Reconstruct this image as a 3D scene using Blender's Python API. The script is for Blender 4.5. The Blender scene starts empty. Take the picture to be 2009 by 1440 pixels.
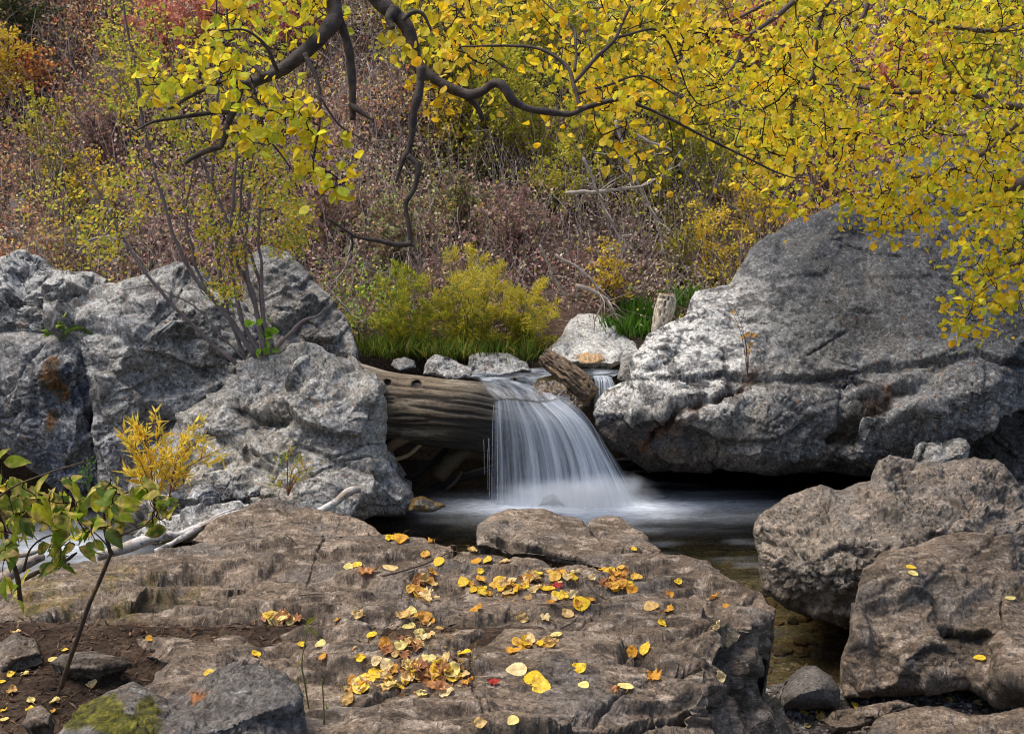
import bpy, math, random
import numpy as np
from mathutils import Vector, Matrix
from mathutils.geometry import delaunay_2d_cdt
rng = np.random.default_rng(7); random.seed(7)
SC = bpy.context.scene; COL = SC.collection
# ---------------------------------------------------------------- camera, world, sun, exposure
W, H, F = 2009.0, 1440.0, 2232.0
CAM = np.array([0.0, 0.0, 3.0]); TH = math.radians(12)
cd = bpy.data.cameras.new('camera'); cam = bpy.data.objects.new('camera', cd); COL.objects.link(cam)
cd.sensor_width = 36; cd.lens = 36 * F / W; cd.clip_start = .05; cd.clip_end = 500
cam.location = CAM; cam.rotation_euler = (math.pi / 2 - TH, 0, 0); SC.camera = cam
wd = bpy.data.worlds.new('World'); SC.world = wd; wd.use_nodes = True
nt = wd.node_tree; sky = nt.nodes.new('ShaderNodeTexSky'); sky.sky_type = 'NISHITA'; sky.sun_disc = False
SUN_EL, SUN_AZ = 64, -78          # azimuth measured from +Y towards +X
sky.sun_elevation = math.radians(SUN_EL); sky.sun_rotation = math.radians(SUN_AZ)
sky.air_density = 1.0; sky.dust_density = 4.0; sky.ozone_density = 1.0
bg = nt.nodes['Background']; bg.inputs[1].default_value = .15; nt.links.new(sky.outputs[0], bg.inputs[0])
sl = bpy.data.lights.new('sun', 'SUN'); sl.energy = 2.1; sl.angle = math.radians(30); sl.color = (1, .93, .82)
so = bpy.data.objects.new('sun', sl); COL.objects.link(so)
sd = Vector((math.sin(math.radians(SUN_AZ)) * math.cos(math.radians(SUN_EL)), math.cos(math.radians(SUN_AZ)) * math.cos(math.radians(SUN_EL)), math.sin(math.radians(SUN_EL))))
so.rotation_euler = (-sd).to_track_quat('-Z', 'Y').to_euler()
SC.view_settings.view_transform = 'Standard'; SC.view_settings.look = 'None'
SC.view_settings.exposure = 0.55; SC.view_settings.gamma = 1
SC.cycles.filter_width = 1.05; SC.cycles.max_bounces = 6; SC.cycles.transparent_max_bounces = 12; SC.cycles.volume_bounces = 1
# ---------------------------------------------------------------- projection
ct, st = math.cos(TH), math.sin(TH)
def ray(px, py):
    px = np.asarray(px, float); py = np.asarray(py, float)
    u = (px - W / 2) / F; v = (H / 2 - py) / F
    return u, ct + v * st, -st + v * ct
def P(px, py, Y):
    u, y, z = ray(px, py); t = np.asarray(Y, float) / y
    return np.stack([u * t, np.asarray(Y, float) + 0 * t, CAM[2] + z * t], -1)
def Pz(px, py, zz):
    u, y, z = ray(px, py); t = (zz - CAM[2]) / z
    return np.stack([u * t, y * t, CAM[2] + z * t], -1)
def proj(p):
    x, y, z = p[..., 0], p[..., 1], p[..., 2] - CAM[2]
    f = y * ct - z * st; up = y * st + z * ct
    return W / 2 + F * x / f, H / 2 - F * up / f
# ---------------------------------------------------------------- noise
def _h(ix, iy, iz, s):
    h = (ix.astype(np.uint32) * np.uint32(374761393) + iy.astype(np.uint32) * np.uint32(668265263) + iz.astype(np.uint32) * np.uint32(2147483647) + np.uint32((s * 974711 + 12345) % 4294967296))
    h = (h ^ (h >> np.uint32(13))) * np.uint32(1274126177)
    h = (h ^ (h >> np.uint32(15))) * np.uint32(2246822519)
    return h ^ (h >> np.uint32(16))
def perlin(p, s=0):
    i = np.floor(p).astype(np.int64); f = p - i; w = f * f * f * (f * (f * 6 - 15) + 10)
    out = 0
    for dx in (0, 1):
        for dy in (0, 1):
            for dz in (0, 1):
                h = _h(i[:, 0] + dx, i[:, 1] + dy, i[:, 2] + dz, s)
                g = ((h & 1023) / 511.5 - 1) * (f[:, 0] - dx) + (((h >> 10) & 1023) / 511.5 - 1) * (f[:, 1] - dy) + (((h >> 20) & 1023) / 511.5 - 1) * (f[:, 2] - dz)
                out = out + g * np.where(dx, w[:, 0], 1 - w[:, 0]) * np.where(dy, w[:, 1], 1 - w[:, 1]) * np.where(dz, w[:, 2], 1 - w[:, 2])
    return out * 1.3
def fbm(p, sc=1., oc=5, s=0, gain=.5):
    sc = np.asarray(sc, float); q = p * sc; a = 1; o = 0; t = 0
    for k in range(oc):
        o = o + a * perlin(q + k * 17.3, s + k); t += a; a *= gain; q = q * 2.03
    return o / t * 1.6
def ridge(p, sc=1., oc=4, s=0, gain=.5):
    q = p * np.asarray(sc, float); a = 1; o = 0; t = 0
    for k in range(oc):
        o = o + a * (1 - 2.2 * np.abs(perlin(q + k * 11.1, s + k))); t += a; a *= gain; q = q * 2.1
    return o / t
def facet(p, sc=1., s=0, tilt=1., bw=.16):
    """cells with a random plane each: broken, angular rock; returns (offset, distance to the cell border)"""
    q = p * np.asarray(sc, float); i = np.floor(q).astype(np.int64); b1 = np.full(len(q), 9.); b2 = b1.copy(); val = np.zeros(len(q)); va2 = val.copy()
    for dx in (-1, 0, 1):
        for dy in (-1, 0, 1):
            for dz in (-1, 0, 1):
                a = i + np.array([dx, dy, dz]); h = _h(a[:, 0], a[:, 1], a[:, 2], s); g = _h(a[:, 0], a[:, 1], a[:, 2], s + 99)
                c = a + np.stack([(h & 1023) / 1023., ((h >> 10) & 1023) / 1023., ((h >> 20) & 1023) / 1023.], 1)
                r = q - c; d = np.sqrt((r * r).sum(1))
                v = tilt * (r[:, 0] * ((g & 1023) / 511.5 - 1) + r[:, 1] * (((g >> 10) & 1023) / 511.5 - 1) + r[:, 2] * (((g >> 20) & 1023) / 511.5 - 1)) + .35 * ((h >> 5 & 255) / 127.5 - 1)
                m = d < b1; m2 = ~m & (d < b2); va2 = np.where(m, val, np.where(m2, v, va2)); b2 = np.where(m, b1, np.where(m2, d, b2)); val = np.where(m, v, val); b1 = np.where(m, d, b1)
    e = b2 - b1; k = .5 + .5 * ss(0, bw, e); return val * k + va2 * (1 - k), e
def ss(a, b, x):
    t = np.clip((x - a) / (b - a), 0, 1); return t * t * (3 - 2 * t)
def lin(*c):
    c = np.array(c[0] if len(c) == 1 else c, float) / 255; return np.where(c <= .04045, c / 12.92, ((c + .055) / 1.055) ** 2.4)
def mix(a, b, t):
    t = np.asarray(t)[..., None]; return a * (1 - t) + b * t
# ---------------------------------------------------------------- objects
def tag(o, label=None, cat=None, group=None, kind=None):
    if label: o['label'] = label
    if cat: o['category'] = cat
    if group: o['group'] = group
    if kind: o['kind'] = kind
    return o
def empty(name, loc, label=None, cat=None, group=None, kind=None):
    o = bpy.data.objects.new(name, None); o.empty_display_size = .1; COL.objects.link(o); o.location = tuple(float(v) for v in loc)
    return tag(o, label, cat, group, kind)
def mesh_obj(name, v, f, mat, parent=None, col=None, uv=None, origin=None, smooth=True, attrs=None):
    """v (N,3); f (M,k) one face size, or a list of such arrays"""
    v = np.asarray(v, float); fs = f if isinstance(f, list) else [f]
    if parent is not None: origin = np.array(parent.location) if parent.parent is None else np.array(parent.parent.location)
    elif origin is None: origin = np.array([v[:, 0].mean(), v[:, 1].mean(), v[:, 2].min()])
    me = bpy.data.meshes.new(name); me.vertices.add(len(v)); me.vertices.foreach_set('co', (v - origin).astype(np.float32).ravel())
    lo = np.concatenate([a.ravel() for a in fs]).astype(np.int32); cnt = np.concatenate([np.full(len(a), a.shape[1]) for a in fs]).astype(np.int32)
    me.loops.add(len(lo)); me.loops.foreach_set('vertex_index', lo); me.polygons.add(len(cnt))
    me.polygons.foreach_set('loop_start', (np.cumsum(cnt) - cnt).astype(np.int32)); me.polygons.foreach_set('loop_total', cnt)
    me.polygons.foreach_set('use_smooth', np.full(len(cnt), smooth)); me.update(calc_edges=True)
    if col is not None:
        a = me.color_attributes.new('Col', 'FLOAT_COLOR', 'POINT'); c = np.ones((len(v), 4), np.float32); c[:, :3] = np.clip(col, 0, 1); a.data.foreach_set('color', c.ravel())
    if attrs:
        for k, val in attrs.items():
            a = me.attributes.new(k, 'FLOAT', 'POINT'); a.data.foreach_set('value', np.asarray(val, np.float32))
    me.validate(); me.materials.append(mat)
    o = bpy.data.objects.new(name, me); COL.objects.link(o)
    if parent is not None:
        o.parent = parent
        if parent.parent is None: o.location = (0, 0, 0)
        else: o.location = tuple(-Vector(parent.location) * 0)
    else: o.location = tuple(float(x) for x in origin)
    return o
# ---------------------------------------------------------------- materials
def N(nt, t, **k):
    n = nt.nodes.new(t)
    for a, b in k.items(): setattr(n, a, b)
    return n
def base_mat(name):
    m = bpy.data.materials.new(name); m.use_nodes = True; nt = m.node_tree
    return m, nt, nt.nodes['Principled BSDF'], nt.links.new
def mathn(nt, op, a, b=None, c=None):
    n = N(nt, 'ShaderNodeMath', operation=op)
    for i, x in enumerate((a, b, c)):
        if x is None: continue
        if isinstance(x, (int, float)): n.inputs[i].default_value = x
        else: nt.links.new(x, n.inputs[i])
    return n.outputs[0]
def rock_mat(name, speck=.35, fine=90, bump=.5, dist=.006, rough=.85, spec=.25, pits=0., sp2=.35):
    m, nt, b, L = base_mat(name)
    at = N(nt, 'ShaderNodeAttribute', attribute_name='Col'); tc = N(nt, 'ShaderNodeTexCoord')
    n1 = N(nt, 'ShaderNodeTexNoise'); n1.inputs['Scale'].default_value = fine; n1.inputs['Detail'].default_value = 6; n1.inputs['Roughness'].default_value = .7
    n2 = N(nt, 'ShaderNodeTexNoise', noise_type='RIDGED_MULTIFRACTAL'); n2.inputs['Scale'].default_value = fine * .16; n2.inputs['Detail'].default_value = 7; n2.inputs['Roughness'].default_value = .6
    L(tc.outputs['Object'], n1.inputs['Vector']); L(tc.outputs['Object'], n2.inputs['Vector'])
    mr = N(nt, 'ShaderNodeMapRange'); mr.inputs[1].default_value = .36; mr.inputs[2].default_value = .64; mr.inputs[3].default_value = 1 - speck; mr.inputs[4].default_value = 1 + speck
    L(n1.outputs[0], mr.inputs[0])
    mu = N(nt, 'ShaderNodeVectorMath', operation='SCALE'); L(at.outputs['Color'], mu.inputs[0]); n3 = N(nt, 'ShaderNodeTexNoise'); n3.inputs['Scale'].default_value = fine * .38; n3.inputs['Detail'].default_value = 8; n3.inputs['Roughness'].default_value = .75; L(tc.outputs['Object'], n3.inputs['Vector'])
    m3 = N(nt, 'ShaderNodeMapRange'); m3.inputs[1].default_value = .36; m3.inputs[2].default_value = .64; m3.inputs[3].default_value = 1 - sp2; m3.inputs[4].default_value = 1 + sp2; L(n3.outputs[0], m3.inputs[0])
    n4 = N(nt, 'ShaderNodeTexNoise'); n4.inputs['Scale'].default_value = fine * .55; n4.inputs['Detail'].default_value = 3; n4.inputs['Roughness'].default_value = .6; L(tc.outputs['Object'], n4.inputs['Vector'])
    m4 = N(nt, 'ShaderNodeMapRange'); m4.inputs[1].default_value = .57; m4.inputs[2].default_value = .63; m4.inputs[3].default_value = 1; m4.inputs[4].default_value = .42; L(n4.outputs[0], m4.inputs[0])
    m5 = N(nt, 'ShaderNodeMapRange'); m5.inputs[1].default_value = .40; m5.inputs[2].default_value = .35; m5.inputs[3].default_value = 1; m5.inputs[4].default_value = 1.7; L(n4.outputs[0], m5.inputs[0])
    L(mathn(nt, 'MULTIPLY', mathn(nt, 'MULTIPLY', mr.outputs[0], m3.outputs[0]), mathn(nt, 'MULTIPLY', m4.outputs[0], m5.outputs[0])), mu.inputs['Scale'])
    L(mu.outputs[0], b.inputs['Base Color']); b.inputs['Roughness'].default_value = rough; b.inputs['Specular IOR Level'].default_value = spec
    s = mathn(nt, 'ADD', mathn(nt, 'MULTIPLY', n1.outputs[0], .5), mathn(nt, 'MULTIPLY', n2.outputs[0], .55))
    if pits:
        vo = N(nt, 'ShaderNodeTexVoronoi'); vo.inputs['Scale'].default_value = fine * .35; L(tc.outputs['Object'], vo.inputs['Vector'])
        s = mathn(nt, 'ADD', s, mathn(nt, 'MULTIPLY', vo.outputs[0], pits))
    bp = N(nt, 'ShaderNodeBump'); bp.inputs['Strength'].default_value = bump; bp.inputs['Distance'].default_value = dist * 4
    L(s, bp.inputs['Height']); L(bp.outputs[0], b.inputs['Normal'])
    return m
def leaf_mat(name, trans=.5, rough=.55, vein=True):
    m, nt, b, L = base_mat(name); at = N(nt, 'ShaderNodeAttribute', attribute_name='Col')
    tc = N(nt, 'ShaderNodeTexCoord'); n = N(nt, 'ShaderNodeTexNoise'); n.inputs['Scale'].default_value = 70; n.inputs['Detail'].default_value = 4; L(tc.outputs['Object'], n.inputs['Vector'])
    mr = N(nt, 'ShaderNodeMapRange'); mr.inputs[1].default_value = .3; mr.inputs[2].default_value = .7; mr.inputs[3].default_value = .72; mr.inputs[4].default_value = 1.2; L(n.outputs[0], mr.inputs[0])
    mu = N(nt, 'ShaderNodeVectorMath', operation='SCALE'); L(at.outputs['Color'], mu.inputs[0]); L(mr.outputs[0], mu.inputs['Scale'])
    L(mu.outputs[0], b.inputs['Base Color']); b.inputs['Roughness'].default_value = rough; b.inputs['Specular IOR Level'].default_value = .3
    tr = N(nt, 'ShaderNodeBsdfTranslucent'); L(mu.outputs[0], tr.inputs[0]); mx = N(nt, 'ShaderNodeMixShader'); mx.inputs[0].default_value = trans
    L(b.outputs[0], mx.inputs[1]); L(tr.outputs[0], mx.inputs[2]); L(mx.outputs[0], nt.nodes['Material Output'].inputs[0])
    return m
def wood_mat(name, bump=.6, fine=40, rough=.8):
    m, nt, b, L = base_mat(name); at = N(nt, 'ShaderNodeAttribute', attribute_name='Col'); tc = N(nt, 'ShaderNodeTexCoord')
    n = N(nt, 'ShaderNodeTexNoise'); n.inputs['Scale'].default_value = fine; n.inputs['Detail'].default_value = 7; n.inputs['Roughness'].default_value = .7; L(tc.outputs['Object'], n.inputs['Vector'])
    mr = N(nt, 'ShaderNodeMapRange'); mr.inputs[1].default_value = .3; mr.inputs[2].default_value = .7; mr.inputs[3].default_value = .65; mr.inputs[4].default_value = 1.35; L(n.outputs[0], mr.inputs[0])
    mu = N(nt, 'ShaderNodeVectorMath', operation='SCALE'); L(at.outputs['Color'], mu.inputs[0]); L(mr.outputs[0], mu.inputs['Scale']); L(mu.outputs[0], b.inputs['Base Color'])
    b.inputs['Roughness'].default_value = rough; bp = N(nt, 'ShaderNodeBump'); bp.inputs['Strength'].default_value = bump; bp.inputs['Distance'].default_value = .01
    L(n.outputs[0], bp.inputs['Height']); L(bp.outputs[0], b.inputs['Normal'])
    return m
M_GREY = rock_mat('limestone_grey', .38, 75, .75, .008, .88)
M_WET = rock_mat('rock_wet', .3, 60, .5, .005, .35, .5)
M_BROWN = rock_mat('rock_brown', .3, 120, .7, .005, .78, .3)
M_ROUGH = rock_mat('rock_rough', .32, 80, .6, .005, .85, .3, .3)
M_SOIL = rock_mat('soil', .45, 60, .8, .006, .95, .1)
M_LEAF = leaf_mat('leaf_fresh', .58); M_DRY = leaf_mat('leaf_dry', .25, .6); M_HILL = leaf_mat('leaf_far', .4, .7)
M_BARK = wood_mat('bark_dark', .7, 60); M_WOOD = wood_mat('driftwood', .6, 50, .75); M_TWIG = wood_mat('twig', .3, 30)
# ---------------------------------------------------------------- traced solids with real depth
def polydist(px, py, poly, closed=True):
    q = np.asarray(poly, float)[:, :2]; n = len(q); d = np.full(len(px), 1e9)
    for i in range(n if closed else n - 1):
        a, b = q[i], q[(i + 1) % n]; e = b - a; t = np.clip(((px - a[0]) * e[0] + (py - a[1]) * e[1]) / (e @ e + 1e-9), 0, 1)
        d = np.minimum(d, np.hypot(px - a[0] - t * e[0], py - a[1] - t * e[1]))
    return d
def inpoly(px, py, poly):
    q = np.asarray(poly, float)[:, :2]; n = len(q); r = np.zeros(len(px), bool)
    for i in range(n):
        a, b = q[i], q[(i + 1) % n]
        if a[1] == b[1]: continue
        c = ((a[1] > py) != (b[1] > py)) & (px < (b[0] - a[0]) * (py - a[1]) / (b[1] - a[1]) + a[0]); r ^= c
    return r
def split(v, f):
    e = np.sort(np.concatenate([f[:, [0, 1]], f[:, [1, 2]], f[:, [2, 0]]]), 1); u, inv = np.unique(e, axis=0, return_inverse=True); inv = inv.reshape(-1)
    n = len(v); m = len(f); a, b, c = inv[:m] + n, inv[m:2 * m] + n, inv[2 * m:] + n
    v = np.concatenate([v, (v[u[:, 0]] + v[u[:, 1]]) / 2])
    return v, np.concatenate([np.stack([f[:, 0], a, c], 1), np.stack([a, f[:, 1], b], 1), np.stack([c, b, f[:, 2]], 1), np.stack([a, b, c], 1)])
def normals(v, f):
    fn = np.cross(v[f[:, 1]] - v[f[:, 0]], v[f[:, 2]] - v[f[:, 0]]); o = np.zeros_like(v)
    for k in range(3):
        for j in range(3): o[:, j] += np.bincount(f[:, k], fn[:, j], len(v))
    return o / (np.linalg.norm(o, axis=1, keepdims=True) + 1e-12)
def smooth(val, f, it, fixed=None):
    e = np.concatenate([f[:, [0, 1]], f[:, [1, 2]], f[:, [2, 0]]]); n = len(val)
    c = np.bincount(e[:, 0], minlength=n) + np.bincount(e[:, 1], minlength=n)
    for _ in range(it):
        s = np.bincount(e[:, 0], val[e[:, 1]], n) + np.bincount(e[:, 1], val[e[:, 0]], n); nv = .5 * val + .5 * s / np.maximum(c, 1)
        val = nv if fixed is None else np.where(fixed, val, nv)
    return val
def ledge_amt(px, py, line, A, Ln, w=0):
    """one-sided recess below a traced ledge (below = right-hand side going left to right); w>0: a two-sided crack of that width instead"""
    q = np.asarray(line, float); mg = 3 * max(Ln, w) + 12; box = (px > q[:, 0].min() - mg) & (px < q[:, 0].max() + mg) & (py > q[:, 1].min() - mg) & (py < q[:, 1].max() + mg)
    if not box.all():
        o = np.zeros(len(px))
        if box.any(): o[box] = ledge_amt(px[box], py[box], line, A, Ln, w)
        return o
    best = np.full(len(px), 1e9); sg = np.zeros(len(px)); tt = np.zeros(len(px)); seg = np.hypot(*np.diff(q, axis=0).T); cum = np.r_[0, np.cumsum(seg)]
    for i in range(len(q) - 1):
        a, b = q[i], q[i + 1]; e = b - a; t = np.clip(((px - a[0]) * e[0] + (py - a[1]) * e[1]) / (e @ e), 0, 1)
        d = np.hypot(px - a[0] - t * e[0], py - a[1] - t * e[1]); c = e[0] * (py - a[1]) - e[1] * (px - a[0]); m = d < best
        best = np.where(m, d, best); sg = np.where(m, np.sign(c), sg); tt = np.where(m, (cum[i] + t * seg[i]) / cum[-1], tt)
    tap = np.clip(np.minimum(tt, 1 - tt) * 7, 0, 1) ** .7
    if w: return A * tap * np.exp(-(best / w) ** 2)
    return A * tap * np.where(sg > 0, np.exp(-best / Ln) * ss(0, 9, best), 0)
ROCKS = {}
def area_px(q):
    q = np.array(q)[:, :2]; r = np.roll(q, -1, 0); return abs((q[:, 0] * r[:, 1] - q[:, 1] * r[:, 0]).sum()) / 2
def rock(name, outline, inner=(), step=9, nsplit=2, thick=(0, 1.2, 0), rw=40, rr=.15, disp=None, col=None, ledges=(), mat=None, sm=2, jit=2.5, label=None, cat='boulder', group=None, seed=0, origin=None, kind=None, post=(1., 1.), nc=None, cdir=-15, ca=1.):
    outline = [tuple(map(float, o)) for o in outline]; inner = [tuple(map(float, o)) for o in inner]
    ctrl = np.array(outline + inner); no = len(outline)
    r = delaunay_2d_cdt([Vector(c[:2]) for c in ctrl], [(i, (i + 1) % no) for i in range(no)], [], 1, .01); cv = np.array([tuple(v) for v in r[0]])
    cy = np.array([ctrl[np.argmin(np.hypot(ctrl[:, 0] - c[0], ctrl[:, 1] - c[1])), 2] for c in cv]); ct_ = np.array([list(t) for t in r[2]])
    # dense outline
    pts = []; rs = np.random.default_rng(seed + 5)
    for i in range(no):
        a, b = np.array(outline[i][:2]), np.array(outline[(i + 1) % no][:2]); k = max(1, int(np.hypot(*(b - a)) / step))
        for j in range(k): pts.append(a + (b - a) * j / k)
    pts = np.array(pts); q3 = np.c_[pts, np.zeros(len(pts))]
    pts = pts + jit * 1.6 * np.stack([fbm(q3, .035, 4, seed + 3), fbm(q3, .035, 4, seed + 4)], 1)
    lo, hi = pts.min(0), pts.max(0); gx, gy = np.meshgrid(np.arange(lo[0], hi[0], step), np.arange(lo[1], hi[1], step * .87)); gx = gx + (np.arange(gx.shape[0]) % 2)[:, None] * step / 2
    gx, gy = gx.ravel(), gy.ravel(); gx = gx + rs.uniform(-.2, .2, len(gx)) * step; gy = gy + rs.uniform(-.2, .2, len(gy)) * step
    k = inpoly(gx, gy, pts); gx, gy = gx[k], gy[k]; k = polydist(gx, gy, pts) > step * .55; g = np.stack([gx[k], gy[k]], 1)
    allp = np.concatenate([pts, g]); n = len(pts)
    r = delaunay_2d_cdt([Vector(p) for p in allp], [(i, (i + 1) % n) for i in range(n)], [], 1, 1e-4)
    v2 = np.array([tuple(v) for v in r[0]]); f = np.array([list(t) for t in r[2]])
    a = v2[f]; area = (a[:, 1, 0] - a[:, 0, 0]) * (a[:, 2, 1] - a[:, 0, 1]) - (a[:, 1, 1] - a[:, 0, 1]) * (a[:, 2, 0] - a[:, 0, 0])
    f = np.where(area[:, None] > 0, f[:, ::-1], f)
    for _ in range(nsplit): v2, f = split(v2, f)
    px, py = v2[:, 0], v2[:, 1]
    # depth by linear interpolation over the control triangles
    Y = np.full(len(px), np.nan)
    for t in ct_:
        (x0, y0), (x1, y1), (x2, y2) = cv[t]; D = (y1 - y2) * (x0 - x2) + (x2 - x1) * (y0 - y2)
        if abs(D) < 1e-6: continue
        l0 = ((y1 - y2) * (px - x2) + (x2 - x1) * (py - y2)) / D; l1 = ((y2 - y0) * (px - x2) + (x0 - x2) * (py - y2)) / D; l2 = 1 - l0 - l1
        m = (l0 >= -1e-4) & (l1 >= -1e-4) & (l2 >= -1e-4); Y[m] = (l0 * cy[t[0]] + l1 * cy[t[1]] + l2 * cy[t[2]])[m]
    bad = np.isnan(Y)
    if bad.any():
        ok = ctrl
        for i in np.where(bad)[0]:
            d = np.hypot(ok[:, 0] - px[i], ok[:, 1] - py[i]) + 1e-3; j = np.argsort(d)[:2]; w = 1 / d[j]; Y[i] = (ok[j, 2] * w).sum() / w.sum()
    Y = smooth(Y, f, sm * 4)
    ed = polydist(px, py, pts)
    t = 1 - np.minimum(ed / rw, 1); Y = Y + rr * (1 - np.sqrt(np.maximum(0, 1 - t * t)))
    v = P(px, py, Y); n0 = normals(v, f)
    for j in range(3): n0[:, j] = smooth(n0[:, j], f, 6)
    n0 /= np.linalg.norm(n0, axis=1, keepdims=True)
    d = disp(v, n0, px, py) if disp else np.zeros(len(v))
    scale = np.clip(ed / 12, .25, 1)
    rec = np.zeros(len(v))
    wob = 5 * np.stack([fbm(np.c_[px, py, 0 * px], .04, 3, seed + 71), fbm(np.c_[px, py, 0 * px], .04, 3, seed + 72)], 1)
    rc = np.random.default_rng(seed + 400); nc = int(area_px(outline) / 14000) if nc is None else nc; cs = []
    for i in range(nc):
        for _ in range(20):
            x0, y0 = rc.uniform(px.min(), px.max()), rc.uniform(py.min(), py.max())
            if inpoly(np.array([x0]), np.array([y0]), outline)[0]: break
        th = math.radians(cdir + rc.normal() * 22 + (70 if rc.random() < .22 else 0)); ln = [(x0, y0)]
        for _ in range(rc.integers(4, 9)): th += rc.normal() * .22; s_ = rc.uniform(14, 38); x0 += math.cos(th) * s_; y0 += math.sin(th) * s_; ln.append((x0, y0))
        sc_ = ca * rc.uniform(.5, 1.3) * np.nanmean(Y) / 9
        cs.append((ln, .045 * sc_, 0, rc.uniform(2.2, 3.6)) if rc.random() < .5 else (ln, .05 * sc_, rc.uniform(8, 26)))
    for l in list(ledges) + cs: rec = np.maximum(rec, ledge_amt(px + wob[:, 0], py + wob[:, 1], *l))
    v = v + n0 * (d * scale - rec)[:, None]
    n1 = normals(v, f); pa, ps = post; pa = pa(px, py) if callable(pa) else pa * np.ones(len(v))
    w_ = v + (.03 / ps) * np.stack([fbm(v, 9 * ps, 2, seed + 60 + j) for j in range(3)], 1)
    fv, e1 = facet(w_, 8.5 * ps, seed + 61); fv2, e2 = facet(w_, 21 * ps, seed + 62); pk = ss(-.05, .35, fbm(v, 1.1 * ps, 3, seed + 63))
    ck = np.exp(-(e1 / .05) ** 2) * ss(-.1, .2, fbm(v, 2.3 * ps, 3, seed + 64))
    v = v + n1 * (pa / ps * ((.026 * fv + .012 * fv2) * (.12 + .88 * pk) - .022 * ck + .009 * (ridge(v, 13 * ps, 4, seed + 65, .55) - .3) * (.3 + .7 * pk) + .0035 * fbm(v, 60 * ps, 3, seed + 66)) * np.clip(ed / 6, .2, 1))[:, None]
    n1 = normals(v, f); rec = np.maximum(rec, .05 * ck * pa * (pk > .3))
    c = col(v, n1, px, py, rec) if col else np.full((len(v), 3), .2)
    # back: same triangles pushed away, sharing the rim
    e = np.sort(np.concatenate([f[:, [0, 1]], f[:, [1, 2]], f[:, [2, 0]]]), 1); u, cn = np.unique(e, axis=0, return_counts=True); rim = np.zeros(len(v), bool); rim[u[cn == 1].ravel()] = True
    # coarse back by reusing all vertices would double the mesh; take every vertex but move smoothly
    T = ss(0, max(rw, 30) * 1.3, ed); bi = np.full(len(v), -1); bi[rim] = np.where(rim)[0]; nr = np.where(~rim)[0]; bi[nr] = len(v) + np.arange(len(nr))
    bv = v[nr] + np.array(thick)[None] * (.15 + .85 * T[nr])[:, None] + .03 * np.stack([fbm(v[nr], 2, 3, seed + 40 + j) for j in range(3)], 1)
    V = np.concatenate([v, bv]); Fc = np.concatenate([f, bi[f[:, ::-1]]]); C = np.concatenate([c, c[nr]])
    o = mesh_obj(name, V, Fc, mat or M_GREY, col=C, origin=origin)
    o.data.transform(Matrix.Identity(4)); tag(o, label, cat, group, kind)
    ppx, ppy = proj(v); ROCKS[o.name] = (ppx, ppy, v, n1)
    return o
def on_rock(names, px, py):
    best = None
    for nme in names:
        a, b, v, n = ROCKS[nme]; d = (a - px) ** 2 + (b - py) ** 2; i = d < 16
        if not i.any(): i = d <= d.min() + 1e-6
        idx = np.where(i)[0]; j = idx[np.argmin(v[idx, 1])]
        if d[j] > 900: continue
        if best is None or v[j, 1] < best[0][1]: best = (v[j], n[j])
    return best
# ---------------------------------------------------------------- tubes and leaves
def frame(t):
    t = t / (np.linalg.norm(t, axis=-1, keepdims=True) + 1e-12); a = np.where(np.abs(t[..., 2:3]) > .9, np.array([1., 0, 0]), np.array([0, 0, 1.]))
    u = np.cross(t, a); u /= np.linalg.norm(u, axis=-1, keepdims=True) + 1e-12; return t, u, np.cross(t, u)
def tubes(lines, k=5):
    """lines: list of (pts (n,3), radii (n,)) -> verts, faces, line parameter"""
    V = []; Fc = []; off = 0; I = []
    ang = np.arange(k) * 2 * np.pi / k
    for li, (p, r) in enumerate(lines):
        p = np.asarray(p, float); n = len(p); t = np.gradient(p, axis=0); _, u, w = frame(t); r = np.broadcast_to(r, n)
        for i in range(1, n):  # keep the frame from twisting
            uu = u[i - 1] - t[i] * (u[i - 1] @ t[i]) / (t[i] @ t[i] + 1e-12); nn = np.linalg.norm(uu)
            if nn > 1e-6: u[i] = uu / nn; w[i] = np.cross(t[i] / (np.linalg.norm(t[i]) + 1e-12), u[i])
        ring = p[:, None] + r[:, None, None] * (np.cos(ang)[None, :, None] * u[:, None] + np.sin(ang)[None, :, None] * w[:, None])
        V.append(ring.reshape(-1, 3)); a = np.arange(n - 1)[:, None] * k + np.arange(k)[None]; b = np.arange(n - 1)[:, None] * k + (np.arange(k)[None] + 1) % k
        Fc.append(off + np.stack([a, b, b + k, a + k], -1).reshape(-1, 4)); I.append(np.full(n * k, li)); off += n * k
        V.append(p[[0, -1]]); I.append(np.full(2, li))   # caps
        c0 = np.stack([(np.arange(k) + 1) % k, np.arange(k), np.full(k, n * k), np.full(k, n * k)], 1); c1 = np.stack([(n - 1) * k + np.arange(k), (n - 1) * k + (np.arange(k) + 1) % k, np.full(k, n * k + 1), np.full(k, n * k + 1)], 1)
        off0 = off - n * k; Fc.append(('c', np.concatenate([c0[:, :3], c1[:, :3]]) + off0)); off += 2
    q = np.concatenate([x for x in Fc if not isinstance(x, tuple)]); t3 = np.concatenate([x[1] for x in Fc if isinstance(x, tuple)])
    return np.concatenate(V), [q, t3], np.concatenate(I)
def cat_rom(p, m):
    p = np.asarray(p, float); q = np.vstack([2 * p[0] - p[1], p, 2 * p[-1] - p[-2]]); out = []
    for i in range(1, len(q) - 2):
        for t in np.arange(m) / m:
            a, b, c, d = q[i - 1], q[i], q[i + 1], q[i + 2]; out.append(.5 * (2 * b + (c - a) * t + (2 * a - 5 * b + 4 * c - d) * t * t + (3 * b - a - 3 * c + d) * t ** 3))
    out.append(p[-1]); return np.array(out)
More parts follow.
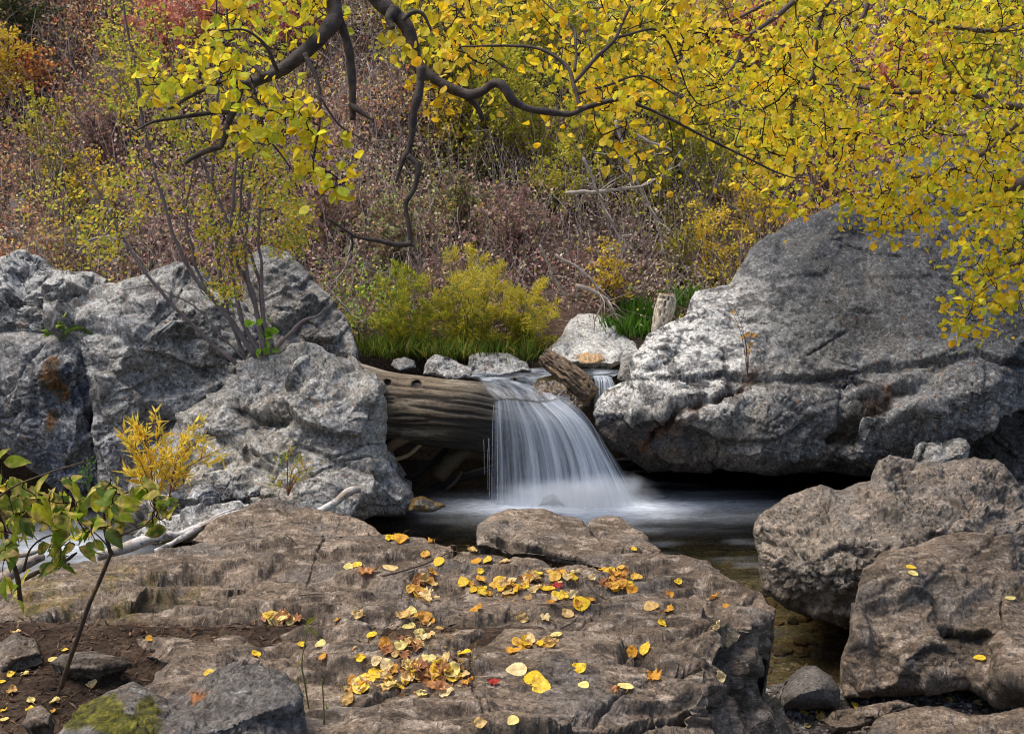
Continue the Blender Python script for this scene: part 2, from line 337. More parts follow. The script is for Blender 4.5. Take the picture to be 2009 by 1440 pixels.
def limb(pts, Y, rpx, m=5, wob=.004, seed=0):
    """pixel polyline (px,py), depth Y (number or list), radius in pixels at that depth"""
    pts = np.asarray(pts, float); n = len(pts); Yv = np.broadcast_to(np.asarray(Y, float), n) if np.ndim(Y) == 0 else np.interp(np.linspace(0, 1, n), np.linspace(0, 1, len(Y)), Y)
    r = np.interp(np.linspace(0, 1, n), np.linspace(0, 1, len(rpx)), rpx) * Yv / F
    p = P(pts[:, 0], pts[:, 1], Yv); a = cat_rom(np.c_[p, r], m); rad = np.maximum(a[:, 3], 5e-4)
    a = a[:, :3] + wob * np.stack([fbm(a[:, :3] * 1, 6, 2, seed + j) for j in range(3)], 1)
    rad = rad * (1 + .22 * fbm(a, 14, 2, seed + 9)); return a, rad
LEAFT = {
 'round': (np.array([[0, 0], [.3, .32], [.62, .34], [.86, .18], [1.02, 0], [.86, -.18], [.62, -.34], [.3, -.32]]) * [1, 1.35], [[0, 1, 2, 3, 4], [0, 4, 5, 6, 7]]),
 'small': (np.array([[0, 0], [.4, .38], [.85, .25], [1, 0], [.85, -.25], [.4, -.38]]), [[0, 1, 2, 3], [0, 3, 4, 5]]),
 'narrow': (np.array([[0, 0], [.35, .1], [1, 0], [.35, -.1]]), [[0, 1, 2], [0, 2, 3]]),
 'oval': (np.array([[0, 0], [.2, .2], [.5, .28], [.8, .17], [1.05, 0], [.8, -.17], [.5, -.28], [.2, -.2]]), [[0, 1, 2, 3, 4], [0, 4, 5, 6, 7]]),
 'fine': (np.array([[0, 0], [.35, .06], [1, 0], [.35, -.06]]), [[0, 1, 2], [0, 2, 3]]),
 'blade': (np.array([[0, 0], [.45, .022], [1, 0], [.45, -.022]]), [[0, 1, 2], [0, 2, 3]]),
 'quad': (np.array([[0, 0], [.5, .36], [1, 0], [.5, -.36]]), [[0, 1, 2], [0, 2, 3]]),
}
def leaves(pos, axis, nrm, size, col, kind='round', fold=.25, curl=.15):
    """one mesh of many leaves; axis: stem-to-tip; nrm: face normal"""
    tv, tf = LEAFT[kind]; n = len(pos); k = len(tv)
    a = axis / (np.linalg.norm(axis, axis=1, keepdims=True) + 1e-9); w = nrm - a * (nrm * a).sum(1, keepdims=True); w /= np.linalg.norm(w, axis=1, keepdims=True) + 1e-9; s = np.cross(w, a)
    cz = fold * np.abs(tv[:, 1]) - curl * tv[:, 0] ** 2; size = np.broadcast_to(size, n)
    cvar = rng.uniform(-1, 1.8, (n, 1)); zz = cz[None] * cvar
    V = pos[:, None] + size[:, None, None] * (tv[None, :, 0, None] * a[:, None] + tv[None, :, 1, None] * s[:, None] + zz[..., None] * w[:, None])
    Fc = [(np.arange(n)[:, None, None] * k + np.array(tf)[None]).reshape(-1, len(tf[0]))]
    C = np.repeat(col, k, 0); C = C * (1 + .12 * (tv[:, 0] - .5))[None].repeat(n, 0).reshape(-1, 1)
    return V.reshape(-1, 3), Fc, C
def rdir(n, zb=0.): 
    d = rng.normal(size=(n, 3)); d[:, 2] += zb; return d / np.linalg.norm(d, axis=1, keepdims=True)
def pick(pal, n, var=.12):
    p = np.array([lin(c) for c in pal]); c = p[rng.integers(0, len(p), n)]; m = rng.random((n, 1)) * .5; c2 = p[rng.integers(0, len(p), n)]
    return np.clip((c * (1 - m) + c2 * m) * (1 + rng.normal(size=(n, 1)) * var), 0, 1)
# ================================================================ SETTING
def terr(x, y):
    x = np.asarray(x, float); y = np.asarray(y, float); s = x.shape; p = np.stack([x.ravel(), y.ravel(), 0 * x.ravel()], 1)
    near = 1.2 * (1 - ss(0., .95, x)) + .1 * ss(0., .95, x)
    edge = 5.05 + .9 * ss(0, 1, x)
    z = near * (1 - ss(edge - .9 * (1 - ss(0, 1, x)) - .3, edge, y)) - .38 * ss(edge - .6, edge + .5, y)
    stp = 9.95 + .6 * ss(.9, 1.6, x); z = z + 1.2 * ss(stp, stp + .3, y)
    slope = .80 - .27 * ss(-1.5, 3, x) - .0 * x; t = y - 11.0; sp = np.where(t > 6, t, np.log1p(np.exp(np.minimum(t, 6) * 2.2)) / 2.2)
    z = z + slope * sp * (1 + .012 * np.maximum(0, y - 16))
    n = fbm(p, .55, 4, 31).reshape(s); n2 = fbm(p, 2.5, 4, 33).reshape(s)
    return z + n * (.05 + .5 * ss(11, 14, y)) + n2 * (.02 + .12 * ss(11, 13, y))
gx = np.r_[np.arange(-70, -9, 2.), np.arange(-9, 9, .09), np.arange(9, 72, 2.)]; gy = np.r_[np.arange(-30, 1, 1.5), np.arange(1, 20, .09), np.arange(20, 30, .4), np.arange(30, 75, 2.)]
GX, GY = np.meshgrid(gx, gy); GZ = terr(GX, GY)
def hz(x, y):
    i = np.clip(np.searchsorted(gx, x) - 1, 0, len(gx) - 2); j = np.clip(np.searchsorted(gy, y) - 1, 0, len(gy) - 2)
    u = (x - gx[i]) / (gx[i + 1] - gx[i]); v = (y - gy[j]) / (gy[j + 1] - gy[j])
    return (GZ[j, i] * (1 - u) + GZ[j, i + 1] * u) * (1 - v) + (GZ[j + 1, i] * (1 - u) + GZ[j + 1, i + 1] * u) * v
def hill_hit(px, py, y0=10.5, y1=60):
    px = np.atleast_1d(np.asarray(px, float)); py = np.atleast_1d(np.asarray(py, float)); u, yy, zz = ray(px, py); res = np.full(len(px), np.nan)
    Y = y0
    while Y < y1:
        t = Y / yy; hit = np.isnan(res) & (CAM[2] + zz * t <= hz(u * t, np.full(len(px), Y))); res[hit] = Y; Y += .06 if Y < 22 else .25
    res = np.where(np.isnan(res), y1, res); t = res / yy; return np.stack([u * t, res, hz(u * t, res)], 1)
v = np.stack([GX.ravel(), GY.ravel(), GZ.ravel()], 1); nx, ny = len(gx), len(gy); a = (np.arange(ny - 1)[:, None] * nx + np.arange(nx - 1)[None]).ravel()
f = np.stack([a, a + 1, a + nx + 1, a + nx], 1)
k1 = ss(-.4, .5, fbm(v, .8, 4, 50)); k2 = ss(0, .5, fbm(v, 5, 4, 51)); k3 = ss(.1, .5, fbm(v, 14, 3, 52))
c = mix(lin(62, 50, 42) + 0 * v, lin(112, 94, 84), k1); c = mix(c, lin(62, 52, 46) + 0 * v, k2); c = mix(c, lin(104, 76, 58) + 0 * v, k3 * .6)
soil = ss(5, 4.4, v[:, 1]); c = mix(c, mix(lin(58, 47, 39) + 0 * v, lin(84, 70, 58), ss(-.1, .4, fbm(v, 9, 4, 55))), soil)
bed = ss(5, 6, v[:, 1]) * (1 - ss(9.8, 10, v[:, 1])); bc = mix(lin(122, 108, 82) + 0 * v, lin(78, 74, 58), ss(-.2, .4, fbm(v, 6, 4, 53))); c = mix(c, bc, bed)
bnk = ss(9.3, 9.8, v[:, 1]) * ss(11.2, 10.4, v[:, 1]); c = mix(c, lin(40, 35, 30) + 0 * v, .85 * bnk)
grv = ss(.5, 1, v[:, 0]) * (1 - ss(5.7, 6, v[:, 1])); c = mix(c, lin(84, 76, 70) + 0 * v, grv)
tag(mesh_obj('ground', v, f, M_SOIL, col=c, origin=np.zeros(3)), 'ground under the leaves, soil and stream bed rising into a hillside', 'ground', kind='structure')

# ---------------------------------------------------------------- rock looks
def grey_col(warm=.0, dark=.0, lichen=.5, s=0, blue=0., top=.35):
    def f(v, n, px, py, rec):
        a = lin(122, 121, 119); b = lin(82, 82, 84); w = lin(134, 128, 116)
        t = ss(-.5, .6, fbm(v, 1.6, 5, s)); c = mix(a + 0 * v, b, t * (.6 + dark)); c = mix(c, w + 0 * v, warm * ss(-.5, .3, fbm(v, 1.1, 4, s + 1)))
        c = mix(c, lin(80, 92, 114) + 0 * v, blue * ss(-.4, .4, fbm(v, 1.3, 4, s + 2)))
        st = ss(0, .5, fbm(v, (9, 9, 1.6), 4, s + 3)); c = mix(c, lin(62, 62, 66) + 0 * v, .45 * st)
        zn = ss(-.3, .35, fbm(v, .9, 3, s + 30)); sp = ss(.06, .26, fbm(v, 20, 5, s + 4, .7)); c = mix(c, lin(40, 39, 40) + 0 * v, (.25 + .5 * zn) * sp); rn = ss(.1, .45, fbm(v, (3.2, 3.2, .5), 4, s + 31)); c = mix(c, lin(58, 58, 60) + 0 * v, .5 * rn * ss(.7, .2, n[:, 2])); bz = ss(.0, .35, fbm(v, 1.2, 3, s + 32)); c = mix(c, lin(150, 144, 132) + 0 * v, .35 * bz)
        up = ss(-.1, .8, n[:, 2]); li = ss(.02, .22, fbm(v, 8, 6, s + 5, .62) + top * up - .3 + .15 * lichen); c = mix(c, lin(196, 196, 193) + 0 * v, lichen * li)
        wl = ss(.14, .26, fbm(v, 26, 5, s + 6, .7)); c = mix(c, lin(186, 185, 180) + 0 * v, (.25 + .5 * lichen) * wl)
        og = ss(.42, .52, fbm(v, 19, 4, s + 7)); c = mix(c, lin(140, 96, 56) + 0 * v, .45 * og)
        wet = ss(.28, .05, v[:, 2]); c = mix(c, c * .35, wet)
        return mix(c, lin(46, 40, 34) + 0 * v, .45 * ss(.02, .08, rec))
    return f
def brown_col(s=0, light=0., moss=.3):
    def f(v, n, px, py, rec):
        c = mix(lin(126, 110, 94) + 0 * v, lin(86, 74, 62), ss(-.5, .5, fbm(v, (2.2, 2.2, 4), 5, s))); c = mix(c, lin(166, 151, 135) + 0 * v, .7 * ss(.04, .4, fbm(v, (9, 19, 19), 6, s + 1, .62) + light * .2))
        c = mix(c, lin(100, 97, 94) + 0 * v, .55 * ss(.0, .5, fbm(v, 3.1, 4, s + 4)))
        c = mix(c, lin(52, 44, 38) + 0 * v, .75 * ss(.05, .36, fbm(v, (12, 22, 22), 6, s + 2, .65)))
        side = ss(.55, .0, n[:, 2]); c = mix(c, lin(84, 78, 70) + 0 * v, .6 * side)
        c = mix(c, lin(84, 78, 30) + 0 * v, moss * ss(.12, .4, fbm(v, 3.4, 5, s + 3)) * (.3 + .7 * side))
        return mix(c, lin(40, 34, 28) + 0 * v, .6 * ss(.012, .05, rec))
    return f
def disp_grey(amp=1., s=0, bed=(0.25, 0, 1), fs=1.6):
    bd = np.array(bed, float); bd /= np.linalg.norm(bd)
    def f(v, n, px, py):
        fa, e = facet(v + .06 * np.stack([fbm(v, 2, 3, s + 11 + j) for j in range(3)], 1), fs, s, 1., .07); f2, e2 = facet(v + .025 * np.stack([fbm(v, 5, 2, s + 17 + j) for j in range(3)], 1), fs * 3.1, s + 7)
        h = v @ bd; q = np.stack([v[:, 0] * 1.2, v[:, 1] * 1.2, h * 9], 1)
        st = fbm(q, 1, 4, s + 20)
        return amp * (.18 * fa + .07 * f2 - .03 * np.exp(-(e / .045) ** 2) - .008 * np.exp(-(e2 / .07) ** 2) + .03 * st + .014 * fbm(v, 4, 5, s + 21))
    return f
def disp_brown(amp=1., s=0, near=1.):
    def f(v, n, px, py):
        w = v + .10 * np.stack([fbm(v, 1.7, 3, s + 31 + j) for j in range(3)], 1)
        q = fbm(w, (.9, 2.3, 2.3), 3, s) * 3.2; fl = np.floor(q); fr = q - fl; ter = (fl + ss(.6, 1, fr)) / 3.2
        q2 = fbm(w, (2.4, 6.5, 6.5), 3, s + 5) * 3; f2 = np.floor(q2); t2 = (f2 + ss(.45, 1, q2 - f2)) / 3
        return amp * (.12 * ter + .03 * t2 * near + .014 * fbm(v, (4, 8, 8), 3, s + 6) * near)
    return f
def disp_rough(amp=1., s=0):
    def f(v, n, px, py):
        w = v + .08 * np.stack([fbm(v, 3, 3, s + 31 + j) for j in range(3)], 1)
        fa, e = facet(w, 2.4, s); f2, e2 = facet(w, 6.5, s + 3); f3, e3 = facet(w, 15, s + 5)
        return amp * (.06 * fa + .032 * f2 + .013 * f3 - .02 * np.exp(-(e / .06) ** 2) + .03 * fbm(v, 3, 5, s + 6) + .012 * ridge(v, 13, 4, s + 7))
    return f
# ================================================================ BIG ROCKS
# giant boulder at the right
def giant_col(v, n, px, py, rec):
    c = grey_col(.15, .5, .22, 100, .1, .15)(v, n, px, py, np.zeros(len(v)))
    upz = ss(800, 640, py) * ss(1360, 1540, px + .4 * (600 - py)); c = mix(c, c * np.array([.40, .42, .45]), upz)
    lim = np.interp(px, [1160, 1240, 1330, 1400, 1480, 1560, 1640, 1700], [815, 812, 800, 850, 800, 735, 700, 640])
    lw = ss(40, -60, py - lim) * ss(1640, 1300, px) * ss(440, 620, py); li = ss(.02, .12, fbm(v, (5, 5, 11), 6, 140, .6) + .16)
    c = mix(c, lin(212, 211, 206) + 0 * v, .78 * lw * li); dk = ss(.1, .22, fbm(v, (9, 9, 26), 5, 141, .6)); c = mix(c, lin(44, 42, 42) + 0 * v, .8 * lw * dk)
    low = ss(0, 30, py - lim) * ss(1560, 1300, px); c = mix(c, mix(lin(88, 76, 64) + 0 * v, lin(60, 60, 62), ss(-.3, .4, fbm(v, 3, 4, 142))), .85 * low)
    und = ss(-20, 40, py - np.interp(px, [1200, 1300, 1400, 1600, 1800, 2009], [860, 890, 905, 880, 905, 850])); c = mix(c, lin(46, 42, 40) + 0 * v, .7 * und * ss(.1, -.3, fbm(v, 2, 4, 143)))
    br = np.zeros(len(v))
    for ln in ([(1480, 735), (1440, 765), (1390, 800), (1300, 830), (1260, 880)], [(1745, 770), (1690, 810), (1650, 850), (1625, 880)]): br = np.maximum(br, np.exp(-(polydist(px, py, ln, False) / 13) ** 2))
    c = mix(c, lin(92, 58, 34) + 0 * v, .8 * br * ss(-.3, .2, fbm(v, 12, 3, 145)))
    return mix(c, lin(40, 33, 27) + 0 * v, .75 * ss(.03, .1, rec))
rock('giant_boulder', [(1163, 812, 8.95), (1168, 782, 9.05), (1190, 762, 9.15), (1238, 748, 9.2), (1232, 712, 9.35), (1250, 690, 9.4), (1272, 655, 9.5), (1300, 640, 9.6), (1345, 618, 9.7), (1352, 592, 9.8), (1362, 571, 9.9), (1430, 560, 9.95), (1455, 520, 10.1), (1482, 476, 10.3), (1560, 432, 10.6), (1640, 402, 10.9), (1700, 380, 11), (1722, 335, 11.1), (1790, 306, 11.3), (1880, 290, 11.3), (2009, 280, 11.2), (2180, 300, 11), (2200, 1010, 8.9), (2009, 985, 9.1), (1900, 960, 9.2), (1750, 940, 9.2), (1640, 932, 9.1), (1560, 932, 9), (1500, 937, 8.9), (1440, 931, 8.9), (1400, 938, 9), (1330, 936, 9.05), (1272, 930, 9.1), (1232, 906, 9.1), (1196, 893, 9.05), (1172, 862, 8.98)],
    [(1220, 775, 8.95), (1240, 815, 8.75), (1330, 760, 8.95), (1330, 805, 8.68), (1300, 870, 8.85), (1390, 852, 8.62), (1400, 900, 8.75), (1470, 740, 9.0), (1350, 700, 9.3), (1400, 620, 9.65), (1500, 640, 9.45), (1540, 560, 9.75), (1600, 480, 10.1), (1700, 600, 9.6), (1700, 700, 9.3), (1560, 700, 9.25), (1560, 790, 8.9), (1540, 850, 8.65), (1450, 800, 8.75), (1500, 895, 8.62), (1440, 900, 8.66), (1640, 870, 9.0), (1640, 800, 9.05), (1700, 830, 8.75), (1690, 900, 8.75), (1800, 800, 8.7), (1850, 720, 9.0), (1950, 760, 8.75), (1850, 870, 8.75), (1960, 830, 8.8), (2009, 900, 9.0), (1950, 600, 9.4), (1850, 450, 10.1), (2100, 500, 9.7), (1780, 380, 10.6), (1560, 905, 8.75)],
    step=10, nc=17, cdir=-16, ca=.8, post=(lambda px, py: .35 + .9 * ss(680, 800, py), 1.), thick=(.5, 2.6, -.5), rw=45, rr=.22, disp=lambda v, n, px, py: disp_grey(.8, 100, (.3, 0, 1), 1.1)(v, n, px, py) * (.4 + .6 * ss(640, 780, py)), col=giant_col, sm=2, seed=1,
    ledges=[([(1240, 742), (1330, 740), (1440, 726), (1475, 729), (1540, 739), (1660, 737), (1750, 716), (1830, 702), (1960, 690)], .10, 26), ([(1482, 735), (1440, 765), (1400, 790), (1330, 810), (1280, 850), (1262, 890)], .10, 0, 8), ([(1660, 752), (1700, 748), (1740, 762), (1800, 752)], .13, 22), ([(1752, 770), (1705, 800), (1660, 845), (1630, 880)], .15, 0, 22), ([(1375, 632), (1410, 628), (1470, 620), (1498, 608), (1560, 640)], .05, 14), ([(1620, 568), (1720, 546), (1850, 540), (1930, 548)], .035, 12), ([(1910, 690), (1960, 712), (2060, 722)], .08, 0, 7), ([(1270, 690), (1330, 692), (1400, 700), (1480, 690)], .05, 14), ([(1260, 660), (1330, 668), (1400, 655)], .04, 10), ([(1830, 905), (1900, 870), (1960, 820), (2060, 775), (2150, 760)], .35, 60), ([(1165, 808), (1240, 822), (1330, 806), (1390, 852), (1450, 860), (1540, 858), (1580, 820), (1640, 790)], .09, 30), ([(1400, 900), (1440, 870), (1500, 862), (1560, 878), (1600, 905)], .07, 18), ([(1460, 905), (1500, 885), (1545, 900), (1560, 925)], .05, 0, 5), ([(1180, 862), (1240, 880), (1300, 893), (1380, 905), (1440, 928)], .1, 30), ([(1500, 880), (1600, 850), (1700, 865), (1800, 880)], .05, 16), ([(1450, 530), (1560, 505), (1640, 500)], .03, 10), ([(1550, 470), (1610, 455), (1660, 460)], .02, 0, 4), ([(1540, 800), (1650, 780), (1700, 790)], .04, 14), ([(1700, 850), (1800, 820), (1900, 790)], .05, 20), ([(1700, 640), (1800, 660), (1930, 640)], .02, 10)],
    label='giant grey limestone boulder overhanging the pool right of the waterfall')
rock('boulder', [(1780, 985, 8.3), (1790, 940, 8.4), (1812, 905, 8.5), (1822, 880, 8.5), (1842, 873, 8.5), (1858, 884, 8.5), (1872, 864, 8.55), (1898, 862, 8.55), (1911, 884, 8.5), (1906, 905, 8.4), (1950, 930, 8.4), (1950, 985, 8.2)],
    [(1840, 905, 8.3), (1885, 890, 8.35)], step=6, thick=(0, .5, 0), rw=14, rr=.05, disp=disp_rough(.7, 90), col=grey_col(0, .5, .35, 91), seed=2, label='small lumpy grey rock between the giant boulder and the rough brown boulder')
rock('boulder', [(1960, 1060, 8.4), (1950, 985, 8.6), (1958, 960, 8.7), (1990, 945, 8.8), (2100, 920, 9.), (2180, 930, 9.), (2180, 1080, 8.3)], [(2050, 980, 8.4)], thick=(.3, 1, 0), disp=disp_grey(.8, 95), col=grey_col(.2, .6, .1, 95), seed=3, label='dark grey rock at the right edge, low under the giant boulder')
# rough boulder in the pool, right
rock('boulder', [(1478, 1033, 7.0), (1490, 1008, 7.1), (1545, 968, 7.3), (1612, 950, 7.4), (1650, 962, 7.3), (1706, 940, 7.3), (1722, 903, 7.4), (1746, 890, 7.5), (1800, 905, 7.6), (1850, 908, 7.6), (1905, 902, 7.6), (1956, 905, 7.5), (1985, 930, 7.4), (2000, 960, 7.3), (2035, 1000, 7.2), (2050, 1180, 6.6), (2009, 1260, 6.4), (1850, 1270, 6.4), (1700, 1245, 6.45), (1655, 1232, 6.5), (1590, 1215, 6.55), (1530, 1190, 6.65), (1498, 1160, 6.75), (1490, 1120, 6.8), (1484, 1080, 6.9)],
    [(1560, 1045, 6.75), (1540, 1100, 6.55), (1650, 1060, 6.45), (1600, 1095, 6.35), (1560, 1160, 6.5), (1660, 1150, 6.2), (1740, 960, 7.1), (1700, 1010, 6.9), (1740, 1070, 6.5), (1790, 1000, 6.9), (1850, 960, 7.1), (1850, 1040, 6.7), (1940, 1000, 6.9), (1620, 1000, 7.0), (1900, 940, 7.2)],
    nc=16, cdir=-25, post=(1.3, 1.3), thick=(.3, .9, -.3), rw=30, rr=.12, disp=disp_rough(1.0, 200), mat=M_ROUGH, sm=1, seed=4, ledges=[([(1600, 1098), (1650, 1060), (1700, 1078), (1730, 1110)], .05, 30), ([(1490, 1050), (1560, 1075), (1600, 1090)], .05, 20), ([(1700, 975), (1790, 1010), (1850, 1060), (1990, 1040)], .08, 25), ([(1540, 985), (1620, 1010), (1690, 1060)], .03, 12), ([(1740, 940), (1830, 965), (1950, 1000)], .03, 12)],
    col=lambda v, n, px, py, rec: mix(mix(brown_col(210, .3, .25)(v, n, px, py, rec), grey_col(.5, .2, .3, 211)(v, n, px, py, rec), .25 * np.ones(len(v))), lin(34, 31, 28) + 0 * v, .7 * ss(.2, .02, v[:, 2] + .1 * fbm(v, 3, 3, 5))), label='rough craggy brown boulder standing in the pool at the right')
# blocky boulder front right
rock('boulder', [(1648, 1330, 5.4), (1655, 1290, 5.4), (1670, 1250, 5.4), (1680, 1180, 5.6), (1700, 1115, 5.85), (1728, 1083, 6.0), (1800, 1068, 6.1), (1850, 1050, 6.2), (1905, 1043, 6.2), (1990, 1045, 6.15), (1995, 1120, 5.9), (2110, 1125, 5.8), (2120, 1410, 5.2), (1960, 1372, 5.25), (1900, 1352, 5.28), (1780, 1362, 5.25), (1700, 1368, 5.25), (1655, 1370, 5.25)],
    [(1740, 1110, 5.8), (1800, 1130, 5.75), (1820, 1110, 5.85), (1950, 1110, 5.95), (1990, 1122, 5.85), (1830, 1200, 5.55), (1860, 1220, 5.45), (1760, 1200, 5.5), (1720, 1260, 5.35), (1780, 1290, 5.2), (1760, 1340, 5.2), (1880, 1235, 5.4), (1950, 1240, 5.4), (1955, 1330, 5.22), (1890, 1290, 5.3), (1860, 1330, 5.22), (1955, 1180, 5.6), (2050, 1200, 5.5), (1965, 1240, 5.32), (1985, 1330, 5.05), (2060, 1340, 5.0)],
    nc=7, ca=.5, cdir=-50, post=(.5, 1.6), thick=(.4, 1.2, -.6), rw=22, rr=.06, disp=lambda v, n, px, py: .45 * disp_grey(1, 300, (.1, -.4, 1), 1.8)(v, n, px, py) + .006 * ridge(v, 22, 4, 305), mat=M_BROWN, sm=1, seed=6,
    ledges=[([(1838, 1222), (1860, 1215), (1900, 1238), (1950, 1242)], .13, 40), ([(1955, 1245), (1952, 1330), (1945, 1372)], .07, 0, 6), ([(1970, 1145), (1962, 1200), (1957, 1245)], .03, 0, 4), ([(1795, 1105), (1840, 1118), (1920, 1122), (1990, 1122)], .04, 8), ([(1800, 1135), (1830, 1170), (1840, 1220)], .03, 0, 5), ([(1780, 1290), (1830, 1262), (1900, 1275)], .07, 30)],
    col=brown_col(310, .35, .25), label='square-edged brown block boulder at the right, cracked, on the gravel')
rock('boulder', [(1532, 1390, 5.15), (1530, 1365, 5.2), (1545, 1335, 5.3), (1575, 1308, 5.4), (1600, 1305, 5.4), (1630, 1325, 5.3), (1648, 1352, 5.25), (1650, 1375, 5.2), (1640, 1392, 5.15)], [(1580, 1330, 5.25), (1570, 1360, 5.1), (1610, 1350, 5.12)], step=6, post=(.25, 2.), thick=(0, .3, -.1), rw=22, rr=.1, disp=lambda v, n, px, py: .01 * fbm(v, 6, 4, 77) + .03 * facet(v, 6, 78)[0] * .4, col=lambda v, n, px, py, rec: mix(lin(84, 80, 76) + 0 * v, lin(112, 106, 100), ss(-.3, .4, fbm(v, 8, 5, 79))), mat=M_BROWN, seed=7, label='smooth rounded grey stone at the edge of the brown pool')
rock('boulder', [(1690, 1500, 4.3), (1700, 1440, 4.5), (1725, 1405, 4.65), (1790, 1388, 4.75), (1850, 1385, 4.8), (1900, 1402, 4.7), (1960, 1398, 4.7), (2009, 1385, 4.75), (2120, 1395, 4.7), (2120, 1540, 4.2)], [(1800, 1425, 4.5), (1900, 1435, 4.45)], step=9, post=(.8, 2.), thick=(0, .3, -.4), rw=25, rr=.06, disp=disp_rough(.55, 350), mat=M_BROWN, col=brown_col(351, .2, .1), seed=8, label='low tan boulder cut off by the bottom right corner')
rock('boulder', [(1600, 1412, 4.95), (1640, 1395, 5.0), (1700, 1385, 5.05), (1760, 1372, 5.1), (1800, 1385, 5.05), (1740, 1402, 4.95), (1690, 1425, 4.85), (1640, 1430, 4.8)], [(1700, 1402, 4.9)], step=7, thick=(0, .1, -.15), rw=14, rr=.03, disp=disp_brown(.3, 352), mat=M_BROWN, col=brown_col(353, .2, .1), seed=9, label='flat brown stone lying in the gravel at the bottom right')
# pool rock
rock('boulder', [(932, 1048, 6.25), (936, 1032, 6.35), (962, 1012, 6.6), (998, 998, 6.75), (1060, 998, 6.8), (1150, 1022, 6.65), (1165, 1018, 6.7), (1190, 1012, 6.75), (1215, 1014, 6.7), (1270, 1050, 6.4), (1300, 1080, 6.1), (1305, 1098, 5.9), (1290, 1120, 5.8), (1200, 1125, 5.75), (1100, 1105, 5.85), (1000, 1092, 5.95), (936, 1072, 6.1)], [(960, 1045, 6.15), (1040, 1062, 6.0), (1100, 1080, 5.95), (1160, 1040, 6.4), (1000, 1020, 6.5), (1220, 1080, 6.0), (1180, 1100, 5.85)], step=7, post=(.4, 1.6), thick=(0, .5, -.5), rw=14, rr=.05,
    disp=lambda v, n, px, py: .35 * disp_brown(.6, 400)(v, n, px, py) + .012 * fbm(v, 4, 4, 401), mat=M_BROWN, col=brown_col(410, .35, .1), seed=10, ledges=[([(938, 1046), (1000, 1058), (1080, 1082), (1120, 1085), (1180, 1112), (1240, 1118)], .07, 22), ([(1145, 1018), (1165, 1040), (1190, 1060)], .04, 0, 5), ([(1060, 1078), (1130, 1090), (1200, 1100)], .02, 10)], label='flat-topped tan rock in the pool just behind the leaf-strewn slab')
# ---------------------------------------------------------------- foreground slab
def slab_col(v, n, px, py, rec):
    c = brown_col(500, .15, .12)(v, n, px, py, rec)
    for (cx, cy, a, b) in [(200, 1160, 130, 60), (330, 1130, 60, 14), (60, 1190, 60, 40), (940, 1235, 45, 20), (900, 1250, 60, 12), (1525, 1370, 30, 25), (200, 1240, 60, 30)]:
        m = np.exp(-(((px - cx) / a) ** 2 + ((py - cy) / b) ** 2)) * ss(-.1, .25, fbm(v, 7, 5, 520)); c = mix(c, mix(lin(88, 84, 28) + 0 * v, lin(120, 96, 34), ss(-.3, .3, fbm(v, 20, 3, 521))), .6 * m)
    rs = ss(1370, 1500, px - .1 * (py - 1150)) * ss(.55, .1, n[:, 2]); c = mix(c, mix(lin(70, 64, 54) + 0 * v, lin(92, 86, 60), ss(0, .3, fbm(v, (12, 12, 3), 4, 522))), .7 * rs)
    return c
SLAB_L = [([(40, 1235), (110, 1190), (180, 1172), (240, 1166), (290, 1150), (380, 1146), (430, 1165), (470, 1200), (486, 1232)], .10, 42), ([(330, 1108), (400, 1102), (460, 1108), (560, 1092)], .05, 18), ([(240, 1125), (330, 1118), (420, 1135), (520, 1120)], .05, 20), ([(470, 1160), (520, 1128), (560, 1140), (600, 1152)], .07, 30), ([(590, 1165), (680, 1168), (740, 1172), (800, 1160)], .05, 18), ([(660, 1142), (720, 1135), (790, 1142), (808, 1150)], .08, 32), ([(790, 1128), (850, 1122), (900, 1128), (930, 1138)], .05, 18), ([(840, 1290), (900, 1262), (960, 1240), (1015, 1200)], .05, 0, 9), ([(850, 1195), (930, 1205), (1000, 1188), (1060, 1190)], .05, 20),
    ([(1200, 1282), (1235, 1250), (1262, 1252), (1330, 1290), (1440, 1280)], .05, 0, 6), ([(1215, 1262), (1262, 1250), (1340, 1285), (1430, 1280)], .05, 22), ([(950, 1432), (1080, 1425), (1140, 1405), (1230, 1398), (1330, 1382), (1400, 1370)], .07, 34), ([(330, 1250), (400, 1225), (500, 1215), (600, 1212), (690, 1232)], .05, 26), ([(420, 1300), (500, 1290), (600, 1292), (680, 1320), (760, 1352)], .05, 26), ([(560, 1372), (700, 1395), (800, 1352), (900, 1345)], .035, 0, 8), ([(480, 1270), (560, 1262), (640, 1300), (700, 1330)], .04, 18), ([(1100, 1140), (1200, 1150), (1330, 1145), (1440, 1180)], .025, 16), ([(1300, 1100), (1380, 1120), (1450, 1160), (1480, 1220)], .02, 10), ([(1060, 1090), (1120, 1110), (1200, 1128), (1300, 1120)], .05, 0, 7),
    ([(560, 1100), (660, 1082), (760, 1098), (900, 1110), (1040, 1108)], .03, 14), ([(700, 1062), (820, 1080), (930, 1098)], .02, 10), ([(1380, 1140), (1440, 1240), (1462, 1330), (1475, 1440)], .03, 0, 14), ([(600, 1120), (700, 1112), (800, 1118)], .03, 12), ([(1000, 1300), (1100, 1290), (1200, 1310)], .015, 12), ([(680, 1250), (760, 1230), (860, 1235)], .03, 15), ([(60, 1270), (180, 1240), (300, 1260)], .05, 0, 10), ([(120, 1110), (200, 1105), (300, 1095)], .03, 12), ([(880, 1160), (960, 1150), (1040, 1165)], .02, 10), ([(500, 1190), (580, 1200), (700, 1205)], .03, 12), ([(250, 1380), (350, 1350), (450, 1340)], .03, 14)]
